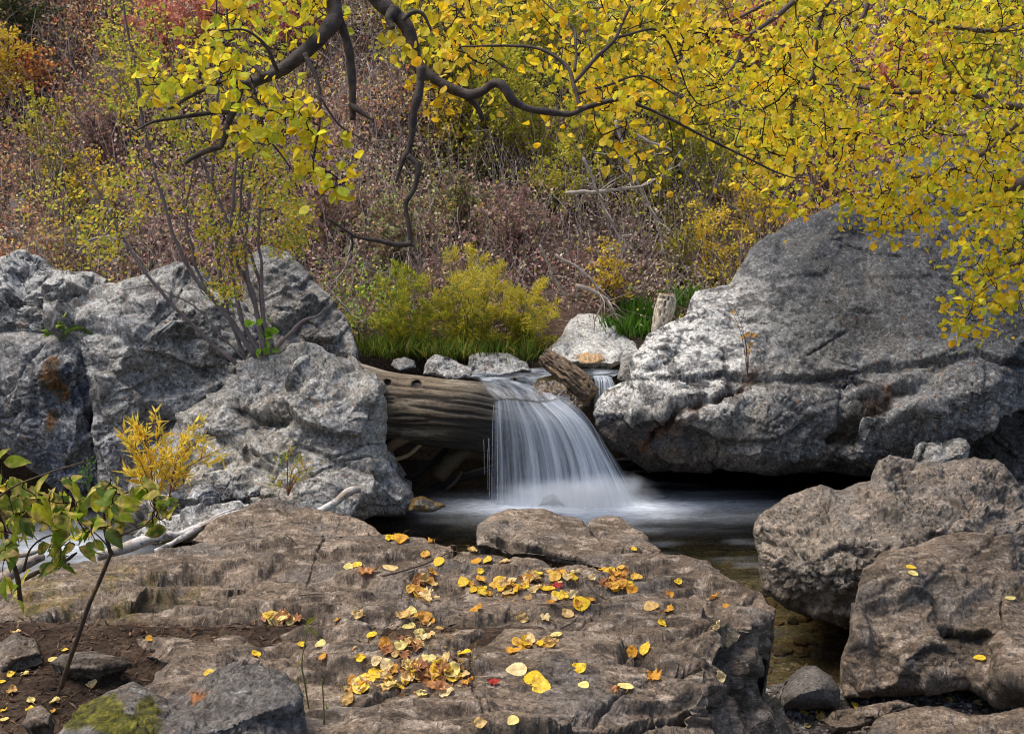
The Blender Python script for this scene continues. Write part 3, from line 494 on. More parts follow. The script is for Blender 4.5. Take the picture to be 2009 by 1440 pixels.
rock('rock_slab', [(-90, 1290, 3.75), (-60, 1220, 4.3), (0, 1185, 4.6), (50, 1142, 4.95), (110, 1110, 5.2), (220, 1086, 5.4), (330, 1078, 5.45), (420, 1060, 5.6), (560, 1062, 5.6), (640, 1056, 5.65), (745, 1042, 5.75), (830, 1055, 5.65), (940, 1083, 5.45), (1040, 1090, 5.4), (1090, 1112, 5.2), (1210, 1116, 5.2), (1230, 1092, 5.35), (1300, 1082, 5.4), (1380, 1100, 5.2), (1440, 1140, 4.85), (1492, 1160, 4.7), (1522, 1196, 4.45), (1516, 1245, 4.35), (1496, 1300, 4.4), (1490, 1345, 4.4), (1532, 1372, 4.5), (1556, 1440, 4.5), (1560, 1540, 4.4), (220, 1540, 2.7), (235, 1440, 2.95), (260, 1370, 3.2), (330, 1300, 3.5), (230, 1275, 3.75), (120, 1290, 3.7), (0, 1310, 3.65)],
    [(100, 1180, 4.55), (250, 1170, 4.5), (400, 1160, 4.5), (470, 1190, 4.35), (300, 1240, 4.05), (420, 1240, 3.95), (500, 1240, 3.9), (330, 1110, 5.05), (500, 1110, 4.95), (700, 1110, 4.95), (900, 1120, 4.85), (600, 1180, 4.3), (800, 1190, 4.2), (1000, 1190, 4.15), (1200, 1180, 4.25), (1380, 1180, 4.2), (1420, 1160, 4.5), (600, 1300, 3.45), (800, 1300, 3.42), (1000, 1300, 3.4), (1200, 1290, 3.45), (1390, 1280, 3.6), (400, 1340, 3.25), (700, 1380, 3.05), (900, 1400, 2.98), (1100, 1420, 2.92), (1380, 1350, 3.25), (1400, 1440, 3.1), (700, 1460, 2.75), (1100, 1500, 2.68), (1440, 1240, 3.95), (1460, 1330, 3.75), (1470, 1440, 3.6), (1400, 1500, 2.95), (450, 1440, 2.85)],
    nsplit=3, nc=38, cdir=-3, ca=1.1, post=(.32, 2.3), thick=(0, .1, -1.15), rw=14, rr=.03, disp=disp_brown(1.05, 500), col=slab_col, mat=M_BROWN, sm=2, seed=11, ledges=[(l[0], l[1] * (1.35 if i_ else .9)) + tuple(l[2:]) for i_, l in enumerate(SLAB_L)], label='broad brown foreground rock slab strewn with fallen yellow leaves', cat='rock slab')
rock('boulder', [(372, 1062, 5.7), (400, 1040, 5.85), (425, 1018, 6.0), (465, 1003, 6.15), (500, 985, 6.3), (528, 974, 6.4), (550, 978, 6.4), (585, 992, 6.3), (640, 1000, 6.2), (690, 1012, 6.1), (728, 1028, 5.95), (752, 1048, 5.75), (740, 1062, 5.6), (640, 1075, 5.5), (540, 1080, 5.45), (440, 1078, 5.5)], [(540, 1000, 6.05), (450, 1030, 5.85), (600, 1030, 5.8), (500, 1050, 5.65), (660, 1035, 5.8), (560, 1060, 5.55)], step=7, post=(.8, 1.8), thick=(0, .4, -.7), rw=18, rr=.05, disp=disp_brown(.55, 540), col=brown_col(545, .3, .1), mat=M_BROWN, seed=12, ledges=[([(520, 980), (600, 1003), (680, 1018), (720, 1030)], .05, 15), ([(420, 1050), (500, 1040), (560, 1062)], .03, 12)], label='humped brown rock rising behind the left half of the slab')
def mossy_col(v, n, px, py, rec):
    c = grey_col(.25, .75, .12, 560, 0, .1)(v, n, px, py, rec); c = mix(c, lin(96, 88, 80) + 0 * v, .5)
    for (cx, cy, a, b) in [(200, 1400, 55, 45), (250, 1430, 70, 30), (150, 1425, 30, 20), (290, 1400, 30, 22)]:
        m = ss(.35, .65, np.exp(-(((px - cx) / a) ** 2 + ((py - cy) / b) ** 2)) + .35 * fbm(v, 9, 5, 561)); c = mix(c, mix(lin(96, 92, 22) + 0 * v, lin(66, 66, 20), ss(-.2, .2, fbm(v, 40, 3, 562))), .92 * m)
    m = np.exp(-(((px - 385) / 28) ** 2 + ((py - 1372) / 12) ** 2)) * ss(0, .2, fbm(v, 16, 4, 563)); return mix(c, lin(170, 104, 40) + 0 * v, .8 * m)
rock('boulder', [(100, 1540, 2.5), (118, 1440, 2.62), (150, 1395, 2.75), (185, 1370, 2.8), (240, 1345, 2.9), (262, 1338, 2.92), (300, 1360, 2.85), (328, 1372, 2.8), (362, 1362, 2.8), (410, 1325, 2.85), (458, 1303, 2.9), (500, 1305, 2.9), (560, 1322, 2.85), (590, 1350, 2.75), (596, 1400, 2.7), (600, 1540, 2.5)], [(250, 1370, 2.75), (300, 1400, 2.65), (200, 1410, 2.65), (330, 1400, 2.7), (440, 1350, 2.7), (520, 1340, 2.72), (460, 1420, 2.5), (570, 1380, 2.62), (350, 1450, 2.5), (250, 1440, 2.52)], step=9, post=(1., 2.6), thick=(0, .3, -.8), rw=18, rr=.05, disp=lambda v, n, px, py: .35 * disp_rough(1, 570)(v, n, px, py) + .01 * ridge(v, 16, 4, 571), col=mossy_col, sm=1, seed=13, mat=M_GREY, label='dark angular rock with green moss at the bottom left corner')
# ---------------------------------------------------------------- left rocks
_mg = grey_col(.85, .0, .28, 600, 0, .25)
MG = lambda v, n, px, py, rec: _mg(v, n, px, py, rec) * 1.35
rock('boulder', [(228, 1010, 8.35), (255, 950, 8.5), (290, 890, 8.6), (330, 845, 8.7), (375, 800, 8.8), (430, 765, 8.85), (462, 735, 8.9), (462, 708, 8.95), (500, 690, 9.0), (545, 690, 9.0), (568, 668, 9.1), (600, 664, 9.1), (632, 678, 9.1), (662, 700, 9.0), (700, 728, 8.8), (740, 738, 8.6), (755, 748, 8.5), (756, 800, 8.45), (754, 902, 8.4), (782, 940, 8.35), (806, 968, 8.3), (814, 992, 8.25), (795, 1012, 8.15), (700, 1022, 8.0), (600, 1050, 7.8), (450, 1060, 7.7), (330, 1060, 7.8), (250, 1050, 8.0)],
    [(480, 735, 8.75), (520, 810, 8.45), (560, 720, 8.7), (620, 760, 8.5), (700, 790, 8.35), (740, 760, 8.42), (735, 890, 8.28), (640, 850, 8.3), (560, 840, 8.35), (450, 790, 8.6), (480, 860, 8.35), (400, 850, 8.5), (350, 900, 8.4), (430, 900, 8.25), (560, 900, 8.15), (650, 930, 8.1), (740, 940, 8.15), (780, 970, 8.15), (640, 990, 7.95), (520, 960, 7.95), (460, 950, 8.05), (330, 980, 8.1), (420, 1000, 7.9)],
    step=10, thick=(0, 1.5, -.3), post=(.6, 1.), rw=28, rr=.1, disp=disp_grey(.75, 600, (-.5, 0, 1), 1.7), col=MG, sm=1, seed=14, ledges=[([(450, 770), (462, 800), (500, 818), (555, 825), (570, 815)], .14, 0, 9), ([(460, 800), (500, 822), (556, 828)], .09, 30), ([(570, 860), (620, 870), (680, 905), (760, 935)], .10, 22), ([(640, 905), (700, 920), (760, 950)], .06, 0, 7), ([(370, 830), (420, 860), (480, 880), (490, 920)], .06, 0, 8), ([(480, 900), (540, 905), (560, 880), (640, 900)], .06, 20), ([(560, 870), (570, 850), (620, 862), (700, 872)], .04, 14), ([(400, 930), (470, 930), (520, 970), (600, 1010)], .08, 24), ([(690, 985), (720, 1000), (790, 985)], .04, 15), ([(640, 760), (700, 770), (750, 765)], .02, 8)], label='light grey boulder the big log rests against, left of the fall')
def blue_col(v, n, px, py, rec):
    c = grey_col(.0, .7, .25, 650, .8, .3)(v, n, px, py, rec)
    for (cx, cy, a, b) in [(105, 735, 22, 40), (100, 825, 12, 25), (120, 770, 14, 20)]:
        m = ss(.3, .6, np.exp(-(((px - cx) / a) ** 2 + ((py - cy) / b) ** 2)) + .3 * fbm(v, 9, 5, 651)); c = mix(c, mix(lin(104, 66, 24) + 0 * v, lin(54, 50, 30), ss(-.2, .2, fbm(v, 18, 3, 652))), .85 * m)
    return c
rock('boulder', [(-90, 880, 8.9), (-90, 660, 9.1), (0, 655, 9.1), (60, 655, 9.1), (145, 665, 9.1), (160, 680, 9.05), (172, 720, 8.95), (190, 780, 8.85), (196, 860, 8.8), (200, 960, 8.7), (190, 1010, 8.6), (130, 985, 8.7), (90, 945, 8.8), (50, 915, 8.85), (0, 880, 8.9)], [(60, 700, 8.85), (130, 720, 8.8), (150, 850, 8.6), (60, 850, 8.7), (0, 760, 8.85), (120, 930, 8.65)], step=10, thick=(0, 1.0, 0), rw=18, rr=.08, disp=disp_grey(.6, 650, (.2, 0, 1), 1.2), col=blue_col, seed=15, ledges=[([(50, 690), (75, 745), (70, 800), (85, 860)], .05, 0, 6), ([(0, 820), (30, 818), (48, 785)], .04, 0, 5), ([(150, 690), (160, 740), (190, 830), (185, 900)], .06, 0, 7), ([(100, 950), (140, 900), (190, 930)], .05, 15)], label='blue-grey block with an orange lichen streak over the dark hollow at the left edge')
rock('boulder', [(-90, 660, 9.6), (-90, 500, 9.9), (0, 505, 9.8), (28, 492, 9.8), (58, 490, 9.8), (80, 500, 9.8), (105, 525, 9.75), (150, 530, 9.8), (190, 532, 9.8), (215, 548, 9.75), (200, 580, 9.6), (160, 620, 9.4), (150, 690, 9.25), (80, 690, 9.15), (0, 680, 9.2)], [(50, 540, 9.5), (30, 580, 9.35), (100, 560, 9.4), (100, 620, 9.2), (0, 600, 9.3), (150, 570, 9.45)], step=8, thick=(0, 1, -.3), rw=25, rr=.12, disp=disp_grey(.95, 660, (.1, 0, 1), 1.9), col=grey_col(.0, .5, .55, 661, .15, .45), seed=16, ledges=[([(0, 590), (50, 580), (110, 590), (160, 575)], .07, 22), ([(0, 545), (50, 560), (100, 545)], .04, 12)], label='knobbly pale-topped grey rock at the upper left edge')
rock('boulder', [(92, 612, 9.25), (120, 596, 9.3), (160, 590, 9.35), (205, 560, 9.55), (240, 545, 9.7), (300, 525, 9.8), (345, 512, 9.9), (380, 520, 9.9), (415, 560, 9.8), (470, 590, 9.6), (520, 640, 9.4), (540, 700, 9.2), (500, 760, 9.05), (470, 830, 8.95), (420, 900, 8.8), (360, 980, 8.6), (300, 1030, 8.5), (215, 1060, 8.4), (190, 1000, 8.5), (188, 900, 8.6), (180, 780, 8.75), (150, 690, 8.95), (110, 650, 9.1)],
    [(200, 620, 9.1), (210, 760, 8.7), (215, 900, 8.55), (240, 700, 8.75), (290, 660, 8.8), (300, 600, 9.05), (370, 600, 9.15), (300, 760, 8.85), (380, 720, 9.0), (440, 700, 9.05), (350, 830, 8.85), (280, 850, 8.7), (250, 960, 8.5), (240, 580, 9.35), (340, 550, 9.6), (330, 690, 8.82)],
    step=10, thick=(0, 1.2, -.3), rw=22, rr=.1, disp=disp_grey(.9, 670, (-.3, 0, 1), 1.5), col=grey_col(.3, .35, .4, 671, .35, .4), sm=1, seed=17, ledges=[([(270, 690), (330, 702), (400, 715), (440, 712)], .09, 22), ([(220, 770), (270, 755), (330, 740), (400, 790)], .05, 18), ([(195, 640), (200, 760), (205, 880), (205, 980)], .04, 0, 7), ([(230, 700), (260, 660), (330, 650), (400, 655)], .05, 20), ([(300, 870), (340, 830), (400, 800)], .04, 0, 6), ([(230, 800), (300, 790), (340, 840)], .05, 16), ([(350, 760), (400, 740), (450, 760)], .03, 12)], label='large cracked grey boulder with white lichen, left of the shrub stems')
rock('boulder', [(470, 640, 9.9), (480, 560, 10.1), (492, 500, 10.3), (515, 480, 10.4), (550, 486, 10.4), (580, 510, 10.3), (610, 540, 10.2), (650, 580, 10.1), (680, 615, 10.0), (702, 660, 9.8), (706, 705, 9.6), (640, 720, 9.5), (520, 720, 9.5)], [(540, 560, 9.9), (600, 600, 9.8), (550, 650, 9.6), (650, 660, 9.6)], step=9, thick=(0, 1, -.3), rw=26, rr=.15, disp=disp_grey(.7, 680, (-.6, 0, 1), 1.6), col=grey_col(.35, .6, .22, 681), seed=18, ledges=[([(520, 600), (600, 610), (680, 640)], .05, 15)], label='dome-shaped dark grey rock behind the shrub stems and above the log')
for o_, i_, lb in [([(378, 960, 7.8), (400, 930, 7.9), (430, 922, 7.95), (475, 928, 7.9), (512, 955, 7.75), (510, 972, 7.65), (470, 985, 7.5), (400, 985, 7.5)], [(440, 950, 7.65)], 'slanting grey slab rock at the foot of the light boulder'),
    ([(330, 1000, 7.5), (345, 965, 7.6), (380, 942, 7.7), (415, 945, 7.65), (432, 970, 7.5), (425, 998, 7.4), (380, 1015, 7.3)], [(385, 970, 7.4)], 'grey lichen-spotted rock beside the yellow willow stems'),
    ([(260, 1050, 7.1), (310, 1015, 7.2), (370, 1000, 7.3), (450, 985, 7.3), (500, 985, 7.2), (470, 1010, 7.0), (400, 1040, 6.8), (300, 1070, 6.7)], [(380, 1015, 7.1)], 'long low grey rock with pale streaks under the white birch pole')]:
    rock('boulder', o_, i_, step=6, thick=(0, .4, -.2), rw=14, rr=.05, disp=disp_grey(.4, 690 + len(lb), (-.3, 0, 1), 3), col=grey_col(.3, .3, .5, 690 + len(lb)), seed=len(lb), label=lb)
rock('boulder', [(800, 1003, 8.15), (806, 975, 8.3), (830, 972, 8.3), (852, 985, 8.25), (872, 992, 8.2), (850, 1002, 8.1)], [(825, 985, 8.15)], step=5, thick=(0, .3, -.1), rw=10, rr=.04, disp=disp_grey(.3, 700), col=lambda v, n, px, py, rec: mix(lin(110, 88, 48) + 0 * v, lin(80, 76, 70), ss(-.2, .2, fbm(v, 9, 3, 3))), mat=M_WET, seed=23, label='small mossy ochre rock tapering into the pool left of the fall')
rock('boulder', [(-90, 520, 12.4), (-90, 360, 12.9), (0, 376, 12.8), (40, 384, 12.7), (75, 405, 12.6), (92, 440, 12.4), (80, 470, 12.3), (30, 500, 12.2)], [(30, 430, 12.2)], thick=(0, 1.5, 0), rw=20, rr=.2, disp=disp_grey(1.3, 710), col=grey_col(.1, .6, .3, 711), seed=24, label='grey outcrop among the brush on the left hillside')
rock('boulder', [(98, 345, 13.0), (105, 332, 13.1), (122, 328, 13.1), (134, 338, 13), (130, 350, 12.9), (112, 354, 12.9)], [], step=4, thick=(0, .3, 0), rw=8, rr=.08, disp=disp_grey(.5, 712), col=grey_col(.1, .1, .5, 712), seed=25, label='small pale stone on the left hillside above the outcrop')
rock('boulder', [(1060, 700, 10.2), (1075, 685, 10.4), (1100, 660, 10.7), (1120, 625, 11.1), (1140, 612, 11.3), (1175, 618, 11.2), (1215, 645, 11.0), (1252, 680, 10.7), (1256, 705, 10.3), (1200, 716, 10.0), (1120, 712, 10)], [(1130, 665, 10.6), (1190, 670, 10.6), (1150, 690, 10.25), (1220, 695, 10.3)], step=6, thick=(0, .6, -.4), rw=16, rr=.08, post=(.25, 1.5), disp=disp_grey(.3, 720, (.5, 0, 1), 2.2), col=lambda v, n, px, py, rec: mix(grey_col(.2, -.4, .8, 721, 0, .5)(v, n, px, py, rec), lin(186, 184, 178) + 0 * v, .55), seed=26, ledges=[([(1130, 640), (1160, 670), (1200, 700)], .03, 0, 4), ([(1100, 690), (1160, 700), (1230, 700)], .03, 8)], label='bright white-grey slab rock beyond the stream, below the willow')
rock('boulder', [(828, 735, 9.75), (838, 705, 9.9), (855, 696, 10), (890, 706, 9.9), (925, 722, 9.8), (926, 738, 9.6), (880, 745, 9.5)], [(870, 718, 9.7), (850, 728, 9.62)], step=5, thick=(0, .4, -.1), rw=10, rr=.05, disp=disp_grey(.4, 730), col=grey_col(.1, 0, .5, 731), seed=27, label='angular light grey rock behind the log, left of two')
rock('boulder', [(912, 735, 9.9), (920, 700, 10.1), (945, 690, 10.2), (1000, 695, 10.2), (1035, 712, 10.0), (1040, 728, 9.8), (980, 738, 9.7)], [(960, 710, 9.95), (1000, 715, 9.9)], step=5, thick=(0, .4, -.1), rw=10, rr=.05, disp=disp_grey(.45, 740), col=grey_col(.3, -.1, .6, 741), seed=28, ledges=[([(930, 705), (980, 705), (1030, 718)], .03, 8)], label='flaky pale rock behind the log at the stream edge, under the willow')
rock('boulder', [(765, 718, 9.9), (770, 704, 10), (795, 700, 10), (815, 708, 9.9), (812, 722, 9.8), (785, 728, 9.7)], [], step=5, thick=(0, .2, 0), rw=8, rr=.04, disp=disp_grey(.3, 745), col=grey_col(.1, .3, .2, 745), seed=29, label='small round grey stone behind the left part of the log')
rock('boulder', [(1212, 745, 9.45), (1216, 720, 9.5), (1220, 700, 9.6), (1232, 694, 9.6), (1244, 705, 9.55), (1240, 735, 9.4), (1234, 750, 9.4)], [], step=5, thick=(0, .3, 0), rw=8, rr=.05, disp=disp_grey(.5, 750), col=grey_col(.6, .6, .2, 750), seed=30, label='small brown knob of rock beside the little side cascade')
rock('boulder', [(1236, 742, 9.3), (1240, 730, 9.35), (1256, 724, 9.4), (1268, 732, 9.35), (1264, 743, 9.25), (1248, 746, 9.2)], [], step=4, thick=(0, .2, 0), rw=8, rr=.05, disp=disp_grey(.2, 751), col=grey_col(.8, -.2, .2, 751), seed=31, label='tan cobble wedged under the ledge of the giant boulder')
rock('boulder', [(1130, 700, 9.7), (1150, 694, 9.75), (1176, 696, 9.75), (1186, 708, 9.65), (1160, 716, 9.55), (1138, 714, 9.55)], [], step=4, thick=(0, .2, 0), rw=8, rr=.05, disp=disp_grey(.2, 752), col=lambda v, n, px, py, rec: lin(178, 148, 112) + 0 * v, seed=32, label='orange-tan cobble behind the broken driftwood log')
rock('boulder', [(1022, 800, 9.1), (1030, 765, 9.3), (1055, 742, 9.45), (1090, 732, 9.5), (1130, 740, 9.4), (1152, 765, 9.25), (1160, 800, 9.1), (1100, 830, 9.0)], [(1080, 765, 9.2), (1120, 780, 9.1)], step=6, thick=(0, .5, -.2), rw=16, rr=.1, disp=disp_grey(.5, 760), col=lambda v, n, px, py, rec: mix(lin(90, 74, 54) + 0 * v, lin(52, 44, 36), ss(-.2, .3, fbm(v, 9, 4, 8))), mat=M_WET, seed=33, label='wet dark brown rock in the stream at the top of the fall')
rock('boulder', [(1056, 992, 8.5), (1068, 976, 8.55), (1086, 966, 8.57), (1098, 976, 8.55), (1110, 992, 8.45)], [(1084, 980, 8.45)], step=5, thick=(0, .2, 0), rw=8, rr=.03, disp=disp_grey(.2, 770), col=lambda v, n, px, py, rec: lin(60, 66, 76) + 0 * v, mat=M_WET, seed=34, label='small wet rock poking out of the foam at the foot of the fall')
for o_, i_, lb in [([(0, 1330, 3.5), (-20, 1270, 3.7), (30, 1240, 3.75), (72, 1255, 3.7), (80, 1285, 3.55), (30, 1296, 3.5)], [(30, 1265, 3.6)], 'dark angular stone at the left edge where the soil meets the slab'), ([(100, 1300, 3.5), (120, 1285, 3.55), (180, 1275, 3.6), (240, 1290, 3.5), (260, 1305, 3.45), (200, 1318, 3.4), (130, 1315, 3.4)], [(180, 1295, 3.47)], 'flat grey stone half buried in the soil below the slab'), ([(40, 1420, 2.9), (55, 1392, 2.95), (80, 1385, 2.97), (100, 1400, 2.9), (96, 1425, 2.85), (60, 1432, 2.8)], [], 'little grey stone on the soil beside the mossy rock')]:
    rock('stone', o_, i_, step=6, post=(.8, 3.), thick=(0, .12, -.25), rw=12, rr=.04, disp=disp_rough(.3, len(lb)), col=brown_col(len(lb), .1, .3), mat=M_BROWN, seed=len(lb) + 3, label=lb, cat='stone')
# ================================================================ WATER
def water_mat(name, tint, rough, foamcol=(.78, .86, .98)):
    m, nt, b, L = base_mat(name); nt.nodes.remove(b); out = nt.nodes['Material Output']
    tc = N(nt, 'ShaderNodeTexCoord'); mp = N(nt, 'ShaderNodeMapping'); mp.inputs['Scale'].default_value = (2.2, 7, 4); L(tc.outputs['Object'], mp.inputs[0])
    n = N(nt, 'ShaderNodeTexNoise'); n.inputs['Scale'].default_value = 2.2; n.inputs['Detail'].default_value = 4; L(mp.outputs[0], n.inputs['Vector'])
    bp = N(nt, 'ShaderNodeBump'); bp.inputs['Strength'].default_value = .35; bp.inputs['Distance'].default_value = .05; L(n.outputs[0], bp.inputs['Height'])
    gl = N(nt, 'ShaderNodeBsdfGlossy'); gl.inputs['Roughness'].default_value = rough; L(bp.outputs[0], gl.inputs['Normal'])
    tr = N(nt, 'ShaderNodeBsdfTransparent'); tr.inputs[0].default_value = (*tint, 1)
    fr = N(nt, 'ShaderNodeFresnel'); fr.inputs[0].default_value = 1.33; L(bp.outputs[0], fr.inputs['Normal']); m1 = N(nt, 'ShaderNodeMixShader')
    L(mathn(nt, 'MULTIPLY_ADD', fr.outputs[0], 1.3, .02), m1.inputs[0]); L(tr.outputs[0], m1.inputs[1]); L(gl.outputs[0], m1.inputs[2])
    at = N(nt, 'ShaderNodeAttribute', attribute_name='foam'); df = N(nt, 'ShaderNodeBsdfDiffuse'); df.inputs[0].default_value = (*foamcol, 1); m2 = N(nt, 'ShaderNodeMixShader')
    n2 = N(nt, 'ShaderNodeTexNoise'); n2.inputs['Scale'].default_value = 5; n2.inputs['Detail'].default_value = 3; L(mp.outputs[0], n2.inputs['Vector'])
    fm = mathn(nt, 'MULTIPLY', at.outputs['Fac'], mathn(nt, 'MULTIPLY_ADD', n2.outputs[0], 1.2, .35)); mm = N(nt, 'ShaderNodeClamp'); L(fm, mm.inputs[0])
    L(mm.outputs[0], m2.inputs[0]); L(m1.outputs[0], m2.inputs[1]); L(df.outputs[0], m2.inputs[2]); L(m2.outputs[0], out.inputs[0]); return m
M_POOL = water_mat('pool_water', (.66, .66, .56), .08)
xs = np.arange(-7, 9, .06); ys = np.arange(4.2, 11.2, .05); X, Yg = np.meshgrid(xs, ys); v = np.stack([X.ravel(), Yg.ravel(), 0 * X.ravel()], 1); ppx, ppy = proj(v)
c0 = Pz(1135, 992, 0.)
dx, dy = v[:, 0] - c0[0], v[:, 1] - c0[1]
fo = 1.1 * np.exp(-((dx / .6) ** 2 + (dy / .24) ** 2)) + .3 * np.exp(-((dx / 1.15) ** 2 + ((dy + .05) / .34) ** 2)) * (.5 + ss(-.3, .3, fbm(v, (1.2, 6, 1), 4, 801))) + .16 * np.exp(-(((dx - .9) / .8) ** 2 + (dy / .14) ** 2))
cl = Pz(115, 1085, 0.); fo += .38 * np.exp(-(((v[:, 0] - cl[0]) / .45) ** 2 + ((v[:, 1] - cl[1]) / .5) ** 2)) * (.6 + ss(-.3, .3, fbm(v, (2, 4, 1), 4, 802)))
fo += .05 * ss(.15, .4, fbm(v, (1.6, 5, 1), 4, 803)) * ss(6, 7, v[:, 1]) * ss(-.5, .5, v[:, 0])
v[:, 2] = .012 * fbm(v, (1.5, 3, 1), 3, 804) + .02 * np.clip(fo, 0, 1) * fbm(v, (5, 8, 1), 3, 805)
nx = len(xs); a = (np.arange(len(ys) - 1)[:, None] * nx + np.arange(nx - 1)[None]).ravel()
tag(mesh_obj('pool_water', v, np.stack([a, a + 1, a + nx + 1, a + nx], 1), M_POOL, attrs={'foam': np.clip(fo, 0, 1)}, origin=np.zeros(3)), 'dark clear pool water below the fall, foaming white where the fall lands', 'water', kind='structure')

def fall_mat(name, lo, hi, sx, sy, gain=1.):
    m, nt, b, L = base_mat(name); nt.nodes.remove(b); out = nt.nodes['Material Output']
    au = N(nt, 'ShaderNodeAttribute', attribute_name='u'); av = N(nt, 'ShaderNodeAttribute', attribute_name='v'); af = N(nt, 'ShaderNodeAttribute', attribute_name='fade')
    cx = N(nt, 'ShaderNodeCombineXYZ'); L(mathn(nt, 'MULTIPLY', au.outputs['Fac'], sx), cx.inputs[0]); L(mathn(nt, 'MULTIPLY', av.outputs['Fac'], sy), cx.inputs[1])
    n = N(nt, 'ShaderNodeTexNoise'); n.inputs['Scale'].default_value = 1; n.inputs['Detail'].default_value = 5; n.inputs['Roughness'].default_value = .6; L(cx.outputs[0], n.inputs['Vector'])
    mr = N(nt, 'ShaderNodeMapRange'); mr.inputs[1].default_value = .38; mr.inputs[2].default_value = .64; mr.inputs[3].default_value = lo; mr.inputs[4].default_value = hi; L(n.outputs[0], mr.inputs[0])
    al = N(nt, 'ShaderNodeClamp'); L(mathn(nt, 'MULTIPLY', mr.outputs[0], af.outputs['Fac']), al.inputs[0])
    cr = N(nt, 'ShaderNodeMix', data_type='RGBA'); cr.inputs['A'].default_value = (.36, .45, .58, 1); cr.inputs['B'].default_value = (.86, .92, 1, 1); L(mathn(nt, 'MULTIPLY', mr.outputs[0], 1.0), cr.inputs['Factor'])
    df = N(nt, 'ShaderNodeBsdfDiffuse'); L(cr.outputs['Result'], df.inputs[0]); tl = N(nt, 'ShaderNodeBsdfTranslucent'); L(cr.outputs['Result'], tl.inputs[0]); a0 = N(nt, 'ShaderNodeMixShader'); a0.inputs[0].default_value = .4; L(df.outputs[0], a0.inputs[1]); L(tl.outputs[0], a0.inputs[2])
    gl = N(nt, 'ShaderNodeBsdfGlossy'); gl.inputs['Roughness'].default_value = .35; a1 = N(nt, 'ShaderNodeMixShader'); a1.inputs[0].default_value = .06; L(a0.outputs[0], a1.inputs[1]); L(gl.outputs[0], a1.inputs[2])
    tr = N(nt, 'ShaderNodeBsdfTransparent'); a2 = N(nt, 'ShaderNodeMixShader'); L(al.outputs[0], a2.inputs[0]); L(tr.outputs[0], a2.inputs[1]); L(a1.outputs[0], a2.inputs[2]); L(a2.outputs[0], out.inputs[0]); return m
def sheet(name, cols, mat, nu=140, nv=90, fade=None, uo=0, parent=None):
    """cols: list of streamlines, each a list of (px,py,Y)"""
    C3 = []
    for c in cols:
        c = np.array(c, float); p = cat_rom(P(c[:, 0], c[:, 1], c[:, 2]), 24); s = np.r_[0, np.cumsum(np.linalg.norm(np.diff(p, axis=0), axis=1))]; s /= s[-1]; tv = np.linspace(0, 1, nv); C3.append(np.stack([np.interp(tv, s, p[:, k]) for k in range(3)], 1))
    C3 = np.array(C3); k = len(C3); out = np.zeros((nu, nv, 3)); uu = np.linspace(0, k - 1, nu)
    for j in range(nv):
        q = cat_rom(C3[:, j], 16); t = np.linspace(0, k - 1, len(q))
        for d in range(3): out[:, j, d] = np.interp(uu, t, q[:, d])
    U, Vv = np.meshgrid(np.linspace(0, 1, nu), np.linspace(0, 1, nv), indexing='ij'); v = out.reshape(-1, 3); U, Vv = U.ravel(), Vv.ravel()
    v = v.copy(); rp = fbm(np.stack([U * 22 + uo, Vv * 1.2, 0 * U], 1), 1, 3, 820); v[:, 1] -= .035 * rp * ss(.05, .4, Vv)
    a = (np.arange(nu - 1)[:, None] * nv + np.arange(nv - 1)[None]).ravel(); f = np.stack([a, a + nv, a + nv + 1, a + 1], 1)
    fd = fade(U, Vv) if fade else np.ones(len(U))
    return mesh_obj(name, v, f, mat, parent=parent, attrs={'u': U + uo, 'v': Vv, 'fade': fd})
M_FALL = fall_mat('fall_water', .3, .95, 17, .45); M_FALL2 = fall_mat('fall_water_soft', .25, .8, 16, .7); M_FILM = fall_mat('stream_film', .15, .8, 7, 1.2)
lipY = 8.86
colsA = [[(968, 783, 8.90), (965, 830, 8.83), (963, 900, 8.80), (962, 990, 8.78)], [(992, 780, 8.89), (1000, 830, 8.80), (1008, 905, 8.76), (1012, 992, 8.74)], [(1022, 782, 8.88), (1046, 835, 8.78), (1062, 905, 8.73), (1070, 994, 8.70)],
         [(1052, 786, 8.90), (1090, 832, 8.78), (1118, 905, 8.70), (1130, 996, 8.66)], [(1078, 784, 8.95), (1128, 828, 8.80), (1164, 900, 8.70), (1188, 996, 8.64)], [(1096, 778, 9.0), (1152, 830, 8.85), (1198, 905, 8.72), (1252, 992, 8.66)]]
wf = empty('waterfall', Pz(1100, 990, 0), 'silky blue-white waterfall pouring over the log into the pool', 'waterfall', kind='structure')
edge = lambda U: ss(0, .04, U) * ss(1, .93, U)
sheet('fall_sheet', colsA, M_FALL, fade=lambda U, V: edge(U) * ss(0, .04, V) * (.62 + .5 * ss(.3, .9, U) - .25 * ss(.12, .0, U)), parent=wf)
sheet('fall_sheet', [[(a, b, c - .05) for a, b, c in l] for l in colsA[1:]], M_FALL, fade=lambda U, V: edge(U) * ss(0, .25, V) * (.4 + .35 * V) * ss(-.35, .15, fbm(np.stack([U * 9, V * .8, 0 * U], 1), 1, 3, 830)), uo=3.7, parent=wf)
sheet('fall_veil', [[(1078, 778, 9.05), (1120, 822, 8.92), (1150, 900, 8.84), (1168, 985, 8.80)], [(1102, 776, 9.1), (1148, 818, 8.98), (1185, 900, 8.88), (1215, 985, 8.82)], [(1130, 790, 9.15), (1166, 838, 9.02), (1212, 905, 8.9), (1268, 985, 8.84)]], M_FALL2, fade=lambda U, V: ss(0, .1, U) * ss(1, .75, U) * (.5 + .5 * V), uo=8.1, parent=wf)
